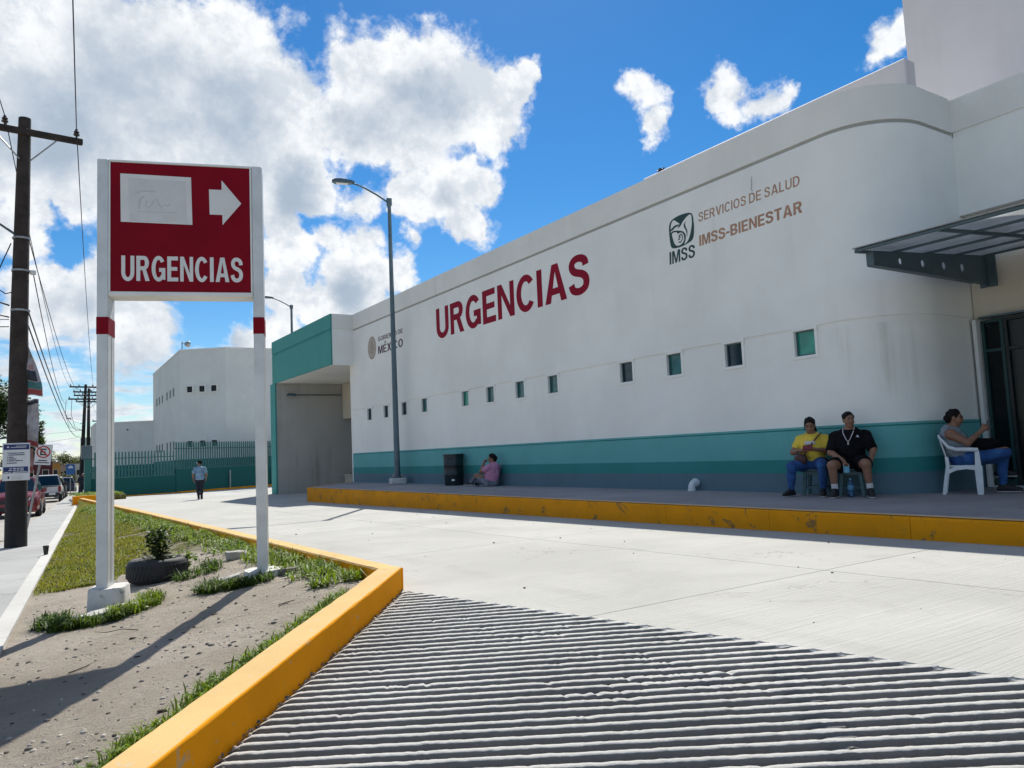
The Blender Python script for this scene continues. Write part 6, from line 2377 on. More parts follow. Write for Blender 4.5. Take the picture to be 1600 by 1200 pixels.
M['h_orange'] = wall_paint('ochre_house_paint', (.42, .22, .06), .6)
M['h_pale'] = wall_paint('pale_house_paint', (.52, .56, .54), .6)
M['h_pink'] = wall_paint('faded_house_paint', (.48, .40, .34), .6)
M['roof_grey'] = mat('grey_roof_slab', (.25, .23, .21), .9, .2, 1)
M['h_maroon'] = wall_paint('maroon_shed_paint', (.09, .022, .03), .5)
house('ochre house with flat roof at the end of the street', (9.0, 238, zg(190)), 4.6, 5, 5.6, M['h_orange'], M['roof_grey'])
house('pale blue house behind the street end, left of the blue sign', (15.0, 246, zg(190)), 3.4, 5, 5.2, M['h_pale'], M['roof_grey'])
house('faded pink house between the ochre and the pale houses', (12.2, 250, zg(190)), 3.0, 5, 5.0, M['h_pink'], M['roof_grey'])
house('small pale house seen below the blue sign', (20.5, 240, zg(190)), 5.0, 5, 4.0, M['h_pale'], M['roof_grey'])
house('dark maroon shed at the left roadside behind the leaning sign', (5.4, 205, zg(190)), 5.5, 5, 5.6, M['h_maroon'], M['roof_grey'])
house('low dark shop at the far left side of the street', (-6.0, 112, zg(112)), 6, 12, 3.4, M['h_pink'], M['roof_grey'])
# ------------------------------------------------------------------ people (smooth bodies grown from a distance field)
class SDF:
    def __init__(s):
        s.p = []

    def c(s, a, b, ra, rb, k=.03):
        s.p.append(('c', np.array(a, float), np.array(b, float), ra, rb, k))
        return s

    def e(s, c, r_, rot=None, k=.02):
        s.p.append(('e', np.array(c, float), np.array(r_, float), np.eye(3) if rot is None else np.array(rot), 0, k))
        return s

    def mesh(s, name, h, infl=0.0, clips=(), wr=0.0, wf=26.0):
        lo = np.full(3, 1e9)
        hi = -lo
        for q in s.p:
            if q[0] == 'c':
                pts, r_ = (q[1], q[2]), max(q[3], q[4])
            else:
                pts, r_ = (q[1],), max(q[2])
            for p in pts:
                lo = np.minimum(lo, p - r_)
                hi = np.maximum(hi, p + r_)
        lo -= infl + 3 * h
        hi += infl + 3 * h
        n = np.ceil((hi - lo) / h).astype(int) + 1
        ax = [lo[i] + h * np.arange(n[i]) for i in range(3)]
        D = np.full(n, 1.0, np.float32)
        for q in s.p:
            k = q[5]
            if q[0] == 'c':
                a, b = q[1], q[2]
                mr = max(q[3], q[4]) + infl + k + 3 * h
                l_, u_ = np.minimum(a, b) - mr, np.maximum(a, b) + mr
            else:
                mr = max(q[2]) + infl + k + 3 * h
                l_, u_ = q[1] - mr, q[1] + mr
            i0 = np.clip(((l_ - lo) / h).astype(int), 0, n - 1)
            i1 = np.clip(((u_ - lo) / h).astype(int) + 2, 1, n)
            X = ax[0][i0[0]:i1[0], None, None].astype(np.float32)
            Y = ax[1][None, i0[1]:i1[1], None].astype(np.float32)
            Z = ax[2][None, None, i0[2]:i1[2]].astype(np.float32)
            if q[0] == 'c':
                d = b - a
                dd = max(1e-9, d @ d)
                t_ = np.clip(((X - a[0]) * d[0] + (Y - a[1]) * d[1] + (Z - a[2]) * d[2]) / dd, 0, 1)
                ds = np.sqrt((X - a[0] - t_ * d[0]) ** 2 + (Y - a[1] - t_ * d[1]) ** 2 + (Z - a[2] - t_ * d[2]) ** 2) - (q[3] + (q[4] - q[3]) * t_)
            else:
                Rm, r_ = q[3], q[2]
                x, y_, z = X - q[1][0], Y - q[1][1], Z - q[1][2]
                u = [(Rm[0][i] * x + Rm[1][i] * y_ + Rm[2][i] * z) / r_[i] for i in range(3)]
                ds = (np.sqrt(u[0] ** 2 + u[1] ** 2 + u[2] ** 2) - 1) * min(r_)
            sub = D[i0[0]:i1[0], i0[1]:i1[1], i0[2]:i1[2]]
            hh = np.maximum(k - np.abs(sub - ds), 0) / k
            D[i0[0]:i1[0], i0[1]:i1[1], i0[2]:i1[2]] = np.minimum(sub, ds) - hh * hh * k * .25
        D -= infl
        if wr:      # cloth folds or tousled hair: a sum of warped waves added to the field
            X, Y, Z = ax[0][:, None, None], ax[1][None, :, None], ax[2][None, None, :]
            q1 = np.sin(wf * (.8 * X + .5 * Z) + 1.7 * np.sin(wf * .45 * (Y - Z)))
            q2 = np.sin(wf * (1.1 * Z - .6 * Y) + 1.9 * np.sin(wf * .5 * (X + .6 * Y)) + 1.3)
            q3 = np.sin(wf * 2.1 * (.6 * Z + .7 * X - .4 * Y) + 2.0 * np.sin(wf * .8 * (Z - X)))
            D -= (wr * (q1 * .5 + q2 * .6 + q3 * .35 - .2)).astype(np.float32)
        for (p, nn) in clips:      # keep the side the normal points to
            p, nn = np.array(p, float), np.array(nn, float)
            nn /= np.linalg.norm(nn)
            pl = (ax[0][:, None, None] - p[0]) * nn[0] + (ax[1][None, :, None] - p[1]) * nn[1] + (ax[2][None, None, :] - p[2]) * nn[2]
            D = np.maximum(D, -pl.astype(np.float32))
        # surface nets
        S = D < 0
        m = n - 1
        cnt = np.zeros(m, np.int8)
        for dx in (0, 1):
            for dy in (0, 1):
                for dz in (0, 1):
                    cnt += S[dx:dx + m[0], dy:dy + m[1], dz:dz + m[2]]
        act = (cnt > 0) & (cnt < 8)
        idx = np.argwhere(act)
        ids = np.full(m, -1, np.int64)
        ids[act] = np.arange(len(idx))
        acc = np.zeros((len(idx), 3))
        num = np.zeros(len(idx))
        cor = [(a, b, c_) for a in (0, 1) for b in (0, 1) for c_ in (0, 1)]
        for A in cor:
            for axn in range(3):
                if A[axn]:
                    continue
                B = list(A)
                B[axn] = 1
                da = D[idx[:, 0] + A[0], idx[:, 1] + A[1], idx[:, 2] + A[2]]
                db = D[idx[:, 0] + B[0], idx[:, 1] + B[1], idx[:, 2] + B[2]]
                cr = (da < 0) != (db < 0)
                t_ = np.where(cr, da / np.where(cr, da - db, 1), 0)
                pt = np.array(A, float)[None, :].repeat(len(idx), 0)
                pt[:, axn] += t_
                acc[cr] += pt[cr]
                num[cr] += 1
        V = lo + h * (idx + acc / num[:, None])
        F = []
        for axn in range(3):
            o1, o2 = [(1, 2), (2, 0), (0, 1)][axn]
            sl0 = [slice(None)] * 3
            sl1 = [slice(None)] * 3
            sl0[axn] = slice(0, -1)
            sl1[axn] = slice(1, None)
            e = np.argwhere(S[tuple(sl0)] != S[tuple(sl1)])
            e = e[(e[:, o1] > 0) & (e[:, o2] > 0) & (e[:, o1] < m[o1]) & (e[:, o2] < m[o2])]
            inside = S[e[:, 0], e[:, 1], e[:, 2]]
            def at(d1, d2):
                q = e.copy()
                q[:, o1] += d1
                q[:, o2] += d2
                return ids[q[:, 0], q[:, 1], q[:, 2]]
            f = np.stack([at(-1, -1), at(0, -1), at(0, 0), at(-1, 0)], 1)
            f[~inside] = f[~inside][:, ::-1]
            F.append(f)
        F = np.concatenate(F)
        F = F[(F >= 0).all(1)]
        return np_mesh(name, V, F, True)


def skin_mat(name, col):
    m, t_, b = new_mat(name)
    v = t_.n('ShaderNodeTexCoord').outputs['Object']
    cc = t_.mix(t_.ramp(t_.noise(v, 12, 4, .6), .3, .7), tuple(x * .85 for x in col), col)
    t_.link(cc, b.inputs['Base Color'])
    b.inputs['Roughness'].default_value = .5
    b.inputs['Subsurface Weight'].default_value = .08
    b.inputs['Subsurface Radius'].default_value = (.02, .008, .004)
    return m


def cloth(name, col, var=.15, col2=None, rough=.9):
    return mat(name, col, rough, var, 7, .5, 22, col2=col2)


M['skin'] = skin_mat('brown_skin', (.27, .135, .082))
M['hair'] = mat('black_hair', (.007, .006, .006), .65, .3, 40, .5, 60, spec=.18)
M['eye'] = mat('dark_eye', (.015, .01, .008), .2, .1, 5)
M['lip'] = mat('lip', (.20, .07, .055), .5, .1, 8)
M['jeans'] = cloth('blue_denim', (.018, .075, .23), .3, (.04, .14, .34))
M['yellow_shirt'] = cloth('yellow_cotton', (.72, .52, .06))
M['black_cotton'] = mat('black_cotton', (.007, .007, .009), .95, .3, 7, .5, 22, spec=.12)
M['grey_top'] = cloth('grey_striped_top', (.20, .23, .26), .2, (.30, .33, .36))
M['pink_shirt'] = cloth('pink_cotton', (.50, .22, .36))
M['white_cotton'] = cloth('white_cotton', (.62, .62, .64), .08)
M['blue_shirt'] = cloth('pale_blue_cotton', (.20, .33, .46), .2)
M['dark_trousers'] = cloth('dark_navy_cloth', (.012, .017, .03), .3)
M['grey_trousers'] = cloth('grey_patterned_cloth', (.16, .18, .22), .3, (.30, .32, .36))
M['brown_bag'] = mat('brown_leather', (.065, .022, .02), .5, .25, 8, .3, 40)
M['shoe'] = mat('black_shoe', (.010, .010, .012), .6, .3, 10, .3, 60)
M['sole'] = mat('white_sole', (.45, .45, .44), .7, .15, 10)
M['red_case'] = mat('dark_red_case', (.16, .01, .02), .35, .1, 5)
M['mask_blue'] = mat('blue_mask_cloth', (.16, .42, .56), .8, .1, 10)
M['bottle_blue'] = glassy('blue_bottle_plastic', (.015, .10, .22), .12, .6)
M['label'] = mat('bottle_label', (.10, .28, .45), .5, .2, 10)


def vv(*a):
    return np.array(a, float)


def unit(a):
    a = np.array(a, float)
    return a / np.linalg.norm(a)


def hand(S, wr, d, nrm, side, curl=.45):
    """palm, four unequal bent fingers and a thumb that leaves the side of the palm"""
    d = unit(d)
    nrm = unit(nrm - d * (np.array(nrm) @ d))
    lat = np.cross(d, nrm) * side
    for o in (-.018, .018):
        S.c(wr + lat * o * .5, wr + d * .085 + lat * o * 1.4, .022, .020, .012)
    for i, (o, l) in enumerate(((-.033, .068), (-.011, .082), (.011, .078), (.032, .062))):
        k0 = wr + d * (.095 - .006 * abs(i - 1)) - lat * o
        c1, c2 = curl * (1 + .1 * i), curl * 2.1
        p1 = k0 + (d * math.cos(c1) + nrm * math.sin(c1)) * l * .52
        p2 = p1 + (d * math.cos(c2) + nrm * math.sin(c2)) * l * .52
        S.c(k0 - d * .02, p1, .0105, .0095, .004)
        S.c(p1, p2, .0095, .0075, .003)
    b0 = wr + d * .03 + lat * .030
    b1 = b0 + unit(d * .7 + lat * .6 + nrm * .35) * .045
    S.c(b0, b1, .014, .011, .006)
    S.c(b1, b1 + unit(d * .8 + lat * .15 + nrm * .5) * .032, .011, .008, .003)


def rotm(yaw, pitch, roll=0.0):
    """head rotation: yaw to the person's left, pitch down"""
    m = Matrix.Rotation(yaw, 3, 'Z') @ Matrix.Rotation(pitch, 3, 'X') @ Matrix.Rotation(roll, 3, 'Y')
    return np.array(m)


def person(label, loc, rz, J, g=1.0, h=.0095, female=False, sleeves=.55, shirt='white_cotton', legs='jeans', leg_end=.97, shoes=True, socks=None, hair='short', shirt_low=.02, hands=True, shirt_name='shirt', legs_name='trousers', curl=(.45, .45), cap=None, tank=False, leg_clip=None):
    t_ = thing('person', label, 'person', loc, rz)
    pel, ch, nk, hd = (vv(*J[k_]) for k_ in ('pelvis', 'chest', 'neck', 'head'))
    sh, el, wr, hp, kn, an, to = ([vv(*J[k_][0]), vv(*J[k_][1])] for k_ in ('sh', 'el', 'wr', 'hip', 'kn', 'an', 'toe'))
    Hm = rotm(*J.get('look', (0, 0)))
    HL = lambda x, y_, z: hd + Hm @ vv(x, y_, z)
    mid = (pel + ch) / 2
    fwdv = unit(vv(*J.get('fwd', (0, -1, 0))))

    def torso(S, sw=.88):
        S.c(hp[0], hp[1], .115 * g, .115 * g, .05)
        S.c(pel, mid, .135 * g, .135 * g, .06)
        S.c(mid, ch, .135 * g, .125 * g, .06)
        S.e(mid + fwdv * .05 * g, (.155 * g, .125 * g, .16), None, .06)
        S.c(sh[0] * sw + ch * (1 - sw), sh[1] * sw + ch * (1 - sw), .072 * g, .072 * g, .06)
        S.c(ch + vv(0, 0, .02), nk, .10, .055, .05)
        if female:
            for s_ in (0, 1):
                S.e(ch * .55 + sh[s_] * .45 + fwdv * .085 + vv(0, 0, -.09), (.075, .07, .075), None, .04)
        return S

    def arms(S, f=1.0, add=0.0):
        for s_ in (0, 1):
            a, e_, w_ = sh[s_], el[s_], wr[s_]
            if f <= 1.0:
                S.c(a, a + (e_ - a) * f, .062 * g + add, (.062 + (.05 - .062) * f) * g + add, .03)
            else:
                S.c(a, e_, .062 * g, .046 * (g * .6 + .4), .03)
                S.c(e_, w_, .045 * (g * .6 + .4), .029, .02)
        return S

    def legp(S, f):
        for s_ in (0, 1):
            a, k_, n_ = hp[s_], kn[s_], an[s_]
            if f <= .5:
                S.c(a, a + (k_ - a) * (f * 2), .108 * g, (.108 + (.072 - .108) * f * 2) * g, .04)
            else:
                S.c(a, k_, .105 * g, .066 * (g * .5 + .5), .04)
                cal = k_ + (n_ - k_) * .35 - fwdv * .02
                f2 = (f - .5) * 2
                S.c(k_, k_ + (n_ - k_) * f2, .062 * (g * .5 + .5), .062 + (.040 - .062) * f2, .02)
                S.c(k_ + (cal - k_) * .3, cal + (n_ - cal) * .3 * f2, .05, .045, .03)
        return S

    S = SDF()
    torso(S)
    arms(S, 2.0)
    legp(S, 1.0)
    for s_ in (0, 1):
        S.c(an[s_] + vv(0, 0, -.02), to[s_], .036, .028, .02)
    S.c(nk - vv(0, 0, .03), hd - vv(0, 0, .06), .055, .052, .03)
    S.e(HL(0, .012, .03), (.076, .094, .092), Hm, .02)
    S.e(HL(0, -.020, -.045), (.060, .066, .072), Hm, .035)
    S.e(HL(0, -.045, -.088), (.034, .032, .026), Hm, .025)
    S.c(HL(0, -.088, .010), HL(0, -.106, -.028), .009, .014, .012)
    for s_ in (-1, 1):
        S.e(HL(s_ * .077, .012, -.008), (.012, .022, .032), Hm, .008)
        S.e(HL(s_ * .038, -.066, -.03), (.024, .022, .022), Hm, .02)
        S.c(HL(s_ * .014, -.086, .030), HL(s_ * .05, -.074, .032), .008, .007, .01)
    S.c(HL(-.018, -.087, -.056), HL(.018, -.087, -.056), .008, .008, .008)
    if hands:
        for s_ in (0, 1):
            hdv = J.get('hand', ((0, -1, -.3), (0, -1, -.3)))[s_]
            pn = J.get('palm', ((0, 0, -1), (0, 0, -1)))[s_]
            hand(S, wr[s_], hdv, vv(*pn), 1 if s_ == 0 else -1, curl[s_])
    link('body', S.mesh('body', h), M['skin'], t_)
    # clothes
    if shirt:
        S = SDF()
        torso(S, .55 if tank else .88)
        if not tank:
            arms(S, sleeves, .004)
        cl = [((pel + vv(0, 0, shirt_low)), (0, 0, 1)), (nk + vv(0, 0, .012), (-fwdv * .30 + vv(0, 0, -1)))]
        link(shirt_name, S.mesh(shirt_name, h, .016, cl, .0075), M[shirt], t_)
    S = SDF()
    S.c(hp[0], hp[1], .115 * g, .115 * g, .05)
    S.c(pel, pel + (mid - pel) * .5, .135 * g, .13 * g, .05)
    legp(S, leg_end)
    link(legs_name, S.mesh(legs_name, h, .011 if leg_end > .5 else .020, [(pel + vv(0, 0, .12), (0, 0, -1))] + ([leg_clip] if leg_clip else []), .005), M[legs], t_)
    if socks:
        for s_ in (0, 1):
            S = SDF()
            S.c(an[s_] + unit(kn[s_] - an[s_]) * .08, an[s_], .046, .045, .02)
            link('sock', S.mesh('sock', h, .003), M[socks], t_)
    if shoes:
        for s_ in (0, 1):
            d = unit((to[s_] - an[s_]) * vv(1, 1, 0))
            heel = vv(an[s_][0], an[s_][1], to[s_][2]) - d * .045
            tip = to[s_] + d * .055
            S = SDF()
            S.c(heel + vv(0, 0, .01), tip, .042, .036, .03)
            S.c(an[s_] + vv(0, 0, -.005), to[s_] - d * .03 + vv(0, 0, .02), .047, .036, .03)
            zf = heel[2] - .036
            so_ = link('shoe', S.mesh('shoe', h * .9, .004, [((0, 0, zf + .012), (0, 0, 1))]), M['shoe'], t_)
            S = SDF()
            S.c(heel + vv(0, 0, -.012), tip + vv(0, 0, -.012), .047, .041, .03)
            link('sole', S.mesh('sole', h * .9, .003, [((0, 0, zf + .014), (0, 0, -1)), ((0, 0, zf - .006), (0, 0, 1))]), M['sole'], so_)
    # hair and face
    S = SDF()
    S.e(HL(0, .020, .042), (.083, .098, .094), Hm, .02)
    if hair != 'short':
        S.e(HL(0, .085, .0), (.06, .05, .085), Hm, .03)
        if hair == 'tail':
            S.c(HL(.02, .10, .0), HL(.07, .10, -.16), .04, .022, .03)
            S.c(HL(-.07, -.02, .03), HL(-.082, .0, -.06), .014, .008, .02)
        if hair == 'long':
            S.c(HL(.0, .10, .0), HL(.0, .13, -.20), .055, .035, .03)
        if hair == 'bun':
            S.e(HL(0, .115, -.005), (.045, .04, .045), Hm, .02)
    nrm = Hm @ (vv(0, .80, .62) if hair == 'short' else vv(0, .92, .38))
    link('hair', S.mesh('hair', h * .7, .004, [(HL(0, -.042 if hair == 'short' else -.05, .045), nrm)], .0055, 60.0), M['hair'], t_)
    for s_ in (-1, 1):
        S = SDF().e(HL(s_ * .031, -.083, .014), (.013, .008, .006), Hm)
        link('eye', S.mesh('eye', .004), M['eye'], t_)
        S = SDF().c(HL(s_ * .018, -.092, .037), HL(s_ * .05, -.080, .038), .005, .004)
        link('eyebrow', S.mesh('eyebrow', .004), M['hair'], t_)
    S = SDF().e(HL(0, -.093, -.057), (.024, .008, .007), Hm)
    link('mouth', S.mesh('mouth', .004), M['lip'], t_)
    if cap:
        S = SDF().e(HL(0, .014, .055), (.090, .106, .085), Hm)
        co = link('cap', S.mesh('cap', h, .004, [(HL(0, 0, .045), Hm @ vv(0, .1, 1))]), M[cap], t_)
        S = SDF().e(HL(0, -.12, .052), (.07, .08, .012), Hm)
        link('visor', S.mesh('visor', h * .6, .002), M['white_cotton'], co)
    return t_, HL


def strap(pts, wd, m, parent, name='strap'):
    return MB().tube(pts, wd, 6).build(name, m, parent, 60)


# -- stools
def stool(loc, rz, label):
    t_ = thing('plastic_stool', label, 'stool', loc, rz, 'plastic stools by the wall')
    MB().box((0, 0, .405), (.34, .34, .03), bevel=.012).build('seat', M['stool'], t_)
    for sx in (-1, 1):
        for sy in (-1, 1):
            MB().loft([[(sx * .125 + a, sy * .125 + b_, .39) for a, b_ in ((-.028, -.028), (.028, -.028), (.028, .028), (-.028, .028))], [(sx * .165 + a, sy * .165 + b_, 0) for a, b_ in ((-.02, -.02), (.02, -.02), (.02, .02), (-.02, .02))]]).build('leg', M['stool'], t_)
    for q in range(4):
        a = q * math.pi / 2
        MB().box((.145 * math.cos(a), .145 * math.sin(a), .13), (.016, .27, .035), a).build('stretcher', M['stool'], t_)
        MB().box((.142 * math.cos(a), .142 * math.sin(a), .355), (.014, .27, .06), a).build('apron', M['stool'], t_)


ROT = R(-64)
stool((11.00, 7.86, 0), R(-70), 'slate green plastic stool under the woman in the yellow shirt')
stool((11.02, 7.22, 0), R(-66), 'slate green plastic stool under the man in black')

seat = .42
J = dict(pelvis=(0, .02, .53), chest=(0, .05, .88), neck=(0, .03, 1.00), head=(-.01, -.03, 1.125), look=(.06, .42),
         sh=((.178, .05, .885), (-.178, .05, .885)), el=((.29, -.06, .70), (-.29, -.08, .70)), wr=((.07, -.27, .74), (-.10, -.28, .73)),
         hand=((-.8, -.45, .12), (.75, -.5, .12)), palm=((-.2, .5, .8), (.2, .5, .8)),
         hip=((.10, .0, .50), (-.10, .0, .50)), kn=((.20, -.42, .49), (-.27, -.40, .48)), an=((.17, -.36, .10), (-.31, -.36, .10)), toe=((.19, -.50, .04), (-.36, -.49, .04)))
wy, HLy = person('woman in a yellow shirt and blue jeans seated against the wall looking at her phone', (10.98, 7.87, 0), ROT, J, g=1.12, female=True, shirt='yellow_shirt', legs='jeans', hair='tail', sleeves=.5, curl=(.8, .8))
for l_ in [((-.11, -.165, .80), (.07, -.165, .80), (.07, -.165, .86), (-.11, -.165, .86))]:
    MB().box((-.01, -.155, .845), (.16, .03, .055), bevel=.012).build('shirt_print', M['white_cotton'], wy)
strap([(.15, .0, 1.0), (.10, -.13, .93), (.0, -.185, .80), (-.08, -.20, .68), (-.12, -.21, .60)], .011, M['brown_bag'], wy, 'bag_strap')
t = thing('handbag', 'small brown handbag resting on the lap of the woman in yellow', 'bag', (10.98, 7.87, 0), ROT)
S = SDF().e((-.15, -.25, .575), (.10, .055, .085), None).e((-.15, -.25, .61), (.085, .05, .06), None, .03)
link('bag_body', S.mesh('bag_body', .009), M['brown_bag'], t)
MB().tube([(-.22, -.25, .65), (-.2, -.25, .71), (-.15, -.25, .735), (-.10, -.25, .71), (-.08, -.25, .65)], .008, 6).build('handle', M['brown_bag'], t, 60)
t = thing('phone', 'phone in a dark red case held by the woman in yellow', 'phone', (10.98, 7.87, 0), ROT)
MB().box((-.015, -.345, .775), (.15, .012, .078), Matrix.Rotation(R(-35), 3, 'X'), .005).build('case', M['red_case'], t)

J = dict(pelvis=(0, .02, .53), chest=(0, .04, .92), neck=(0, .02, 1.04), head=(.01, -.02, 1.175), look=(.55, .05),
         sh=((.218, .04, .915), (-.218, .04, .915)), el=((.33, -.06, .70), (-.27, -.14, .68)), wr=((.30, -.26, .53), (-.075, -.34, .56)),
         hand=((-.2, -.5, -.75), (.35, -.45, -.8)), palm=((-.7, .4, 0), (.5, .6, 0)),
         hip=((.11, .0, .50), (-.11, .0, .50)), kn=((.25, -.43, .50), (-.22, -.45, .49)), an=((.28, -.40, .12), (-.21, -.42, .12)), toe=((.31, -.53, .042), (-.22, -.56, .042)))
mb, HLm = person('heavy man in a black shirt and shorts seated by the wall holding a blue mask', (11.02, 7.22, 0), ROT, J, g=1.22, shirt='black_cotton', legs='black_cotton', leg_end=.5, leg_clip=((0, -.36, .5), (0, 1, .25)), socks='white_cotton', legs_name='shorts', sleeves=.78, curl=(.5, .9))
strap([(.085, -.02, 1.06), (.07, -.12, .98), (.03, -.185, .88), (.0, -.195, .84), (-.03, -.19, .88), (-.075, -.12, .98), (-.085, -.02, 1.06)], .006, M['white_cotton'], mb, 'lanyard')
MB().box((.0, -.205, .815), (.022, .014, .05), bevel=.004).build('pendant', M['sole'], mb)
b = MB().extrude([(.115, -.195, .905), (.165, -.185, .905), (.14, -.19, .94)], (0, -.012, 0))
b.build('shirt_emblem', M['white_cotton'], mb)
t = thing('face_mask', 'light blue face mask hanging from the hand of the man in black', 'mask', (11.02, 7.22, 0), ROT)
b = MB()
V_ = []
for i in range(5):
    for k_ in range(5):
        V_.append((-.075 + .085 * k_ / 4, -.385 - .02 * math.sin(math.pi * k_ / 4) + .006 * (i % 2), .375 + .095 * i / 4))
V2 = [(x, y_ + .005, z) for x, y_, z in V_]
Fq = [(i * 5 + k_, i * 5 + k_ + 1, (i + 1) * 5 + k_ + 1, (i + 1) * 5 + k_) for i in range(4) for k_ in range(4)]
b.add(V_ + V2, Fq + [tuple(25 + k_ for k_ in f[::-1]) for f in Fq])
b.build('cloth', M['mask_blue'], t, 60)
for x in (-.075, .01):
    MB().tube([(x, -.385, .47), (x * .6 - .02, -.385, .51), (-.035, -.38, .535)], .0035, 5).build('ear_loop', M['white_cotton'], t)
t = thing('water_bottle', 'blue plastic water bottle standing between the feet of the man in black', 'bottle', (10.75, 7.09, 0.0))
MB().lathe([(.03, 0), (.044, .006), (.045, .08), (.041, .09), (.045, .10), (.045, .19), (.030, .235), (.016, .25), (.016, .262), (.001, .262)], n=16).build('bottle', M['bottle_blue'], t, 40)
MB().lathe([(.0455, .105), (.0462, .107), (.0462, .175), (.0455, .177)], n=16).build('label_band', M['label'], t, 40)
MB().lathe([(.018, .262), (.019, .263), (.019, .28), (.001, .282)], n=12).build('cap', M['mask_blue'], t, 40)

# -- white plastic chair and the woman on it
CH = (11.90, 5.98, 0)
CR = R(25)
t = thing('plastic_chair', 'white plastic armchair beside the entrance with a woman sitting in it', 'chair', CH, CR)
t.scale = (.95, .84, 1)
MB().box((0, -.02, .415), (.46, .44, .022), bevel=.01).build('seat', M['chair'], t)
for sx in (-1, 1):
    # front leg, broad and flaring, running up to the arm
    MB().loft([[(sx * x, y_, z) for x, y_ in ((.215, -.265), (.285, -.255), (.285, -.205), (.215, -.195))] if False else [(sx * (.25 + a), -.23 + b_, z) for a, b_ in ((-w_ * .4, -w_), (w_ * .4, -w_), (w_ * .4, w_), (-w_ * .4, w_))] for z, w_ in ((0, .045), (.2, .052), (.40, .058), (.43, .045), (.64, .032))]).build('leg', M['chair'], t)
    MB().loft([[(sx * (.22 + a), y_ + b_, z) for a, b_ in ((-.018, -.028), (.018, -.028), (.018, .028), (-.018, .028))] for z, y_ in ((0, .32), (.2, .28), (.42, .23), (.55, .235))]).build('leg', M['chair'], t)
    MB().tube([(sx * .255, -.25, .645), (sx * .262, -.10, .655), (sx * .265, .08, .66), (sx * .26, .20, .70), (sx * .23, .28, .80)], [.03, .032, .03, .026, .022], 8).build('armrest', M['chair'], t, 60)
    MB().loft([[(sx * (.235 + a), y_, z + b_) for a, b_ in ((-.012, -.03), (.012, -.03), (.012, .03), (-.012, .03))] for y_, z in ((-.2, .38), (-.05, .40), (.1, .385), (.24, .33))]).build('side_rail', M['chair'], t)
b = MB()
for i in range(-3, 4):
    x = i * .062
    b2 = MB().loft([[(x + a, .225 + b_ + (z - .42) * .28 - abs(i) * .006, z) for a, b_ in ((-.02, -.008), (.02, -.008), (.02, .008), (-.02, .008))] for z in (.42, .6, .80)])
    b2.build('slat', M['chair'], t)
MB().tube([(-.235, .27, .79), (-.2, .315, .83), (-.1, .335, .86), (0, .34, .868), (.1, .335, .86), (.2, .315, .83), (.235, .27, .79)], .022, 8).build('back_rail', M['chair'], t, 60)

J = dict(pelvis=(0, .10, .53), chest=(.0, .21, .88), neck=(0, .20, 1.00), head=(.0, .13, 1.125), look=(-.12, .10),
         sh=((.175, .20, .885), (-.175, .20, .885)), el=((.24, -.01, .76), (-.23, -.01, .75)), wr=((.08, -.19, .92), (-.09, -.20, .92)),
         hand=((-.25, -.55, .75), (.25, -.55, .75)), palm=((-.9, 0, .2), (.9, 0, .2)),
         hip=((.10, .06, .51), (-.10, .06, .51)), kn=((.10, -.42, .52), (-.04, -.46, .60)), an=((.14, -.40, .11), (.26, -.38, .33)), toe=((.14, -.54, .045), (.30, -.50, .26)))
wc, HLc = person('woman in a grey sleeveless top and jeans sitting sideways in the white chair', (CH[0] + .035, CH[1] - .075, 0), CR, J, g=1.12, female=True, shirt='grey_top', legs='jeans', hair='bun', tank=True, curl=(.9, .9), shirt_name='top')
for s_ in (-1, 1):
    MB().tube([tuple(HLc(s_ * (.031 + .020 * math.cos(a)), -.094, .012 + .016 * math.sin(a))) for a in [2 * math.pi * k_ / 12 for k_ in range(13)]], .0025, 5).build('glasses', M['dk'], wc)
t = thing('phone', 'dark phone held up by the woman in the white chair', 'phone', (CH[0] + .035, CH[1] - .075, 0), CR)
MB().box((-.005, -.265, 1.01), (.075, .012, .15), Matrix.Rotation(R(20), 3, 'X'), .005).build('case', M['dk'], t)
t = thing('backpack', 'black bag lying in the lap of the woman in the white chair', 'bag', (CH[0] + .035, CH[1] - .075, 0), CR)
S = SDF().e((.0, -.22, .70), (.17, .20, .10), rotm(0, -.25)).e((.02, -.10, .74), (.14, .12, .085), None, .05)
link('bag_body', S.mesh('bag_body', .011), M['black_cotton'], t)
MB().lathe([(.01, -.008), (.034, -.008), (.036, 0), (.034, .008), (.01, .008)], (.19, .02, .77), 12, 'X').build('badge', M['gold'], t)
MB().tube([(.15, .0, .76), (.20, -.1, .80), (.16, -.26, .77)], .012, 6).build('strap', M['black_cotton'], t, 60)

# -- woman on the pavement
FW = (10.93, 17.85, 0)
J = dict(pelvis=(0, .02, .12), chest=(-.05, .04, .50), neck=(-.05, .03, .62), head=(-.06, -.03, .745), look=(.95, .12),
         sh=((.12, .04, .505), (-.22, .02, .505)), el=((.20, -.20, .40), (-.33, -.10, .36)), wr=((.06, -.22, .64), (-.14, -.28, .32)),
         hand=((-.5, .3, .8), (.6, -.6, .1)), palm=((-.4, .8, 0), (.2, .4, .8)),
         hip=((.10, -.02, .11), (-.10, -.02, .11)), kn=((.14, -.44, .30), (-.26, -.42, .13)), an=((.06, -.78, .10), (-.10, -.72, .09)), toe=((.08, -.92, .075), (-.22, -.80, .05)))
person('woman in a pink shirt sitting on the pavement against the wall, hand at her face', FW, R(-168), J, g=1.12, h=.011, female=True, shirt='pink_shirt', legs='grey_trousers', hair='bun', shirt_low=.02, curl=(.7, .5))
t = thing('white_bundle', 'white folded cloth in the lap of the woman in pink', 'cloth', FW, R(-168))
S = SDF().e((-.22, -.24, .27), (.09, .08, .07), rotm(.3, .3)).e((-.16, -.30, .25), (.06, .07, .05), None, .03)
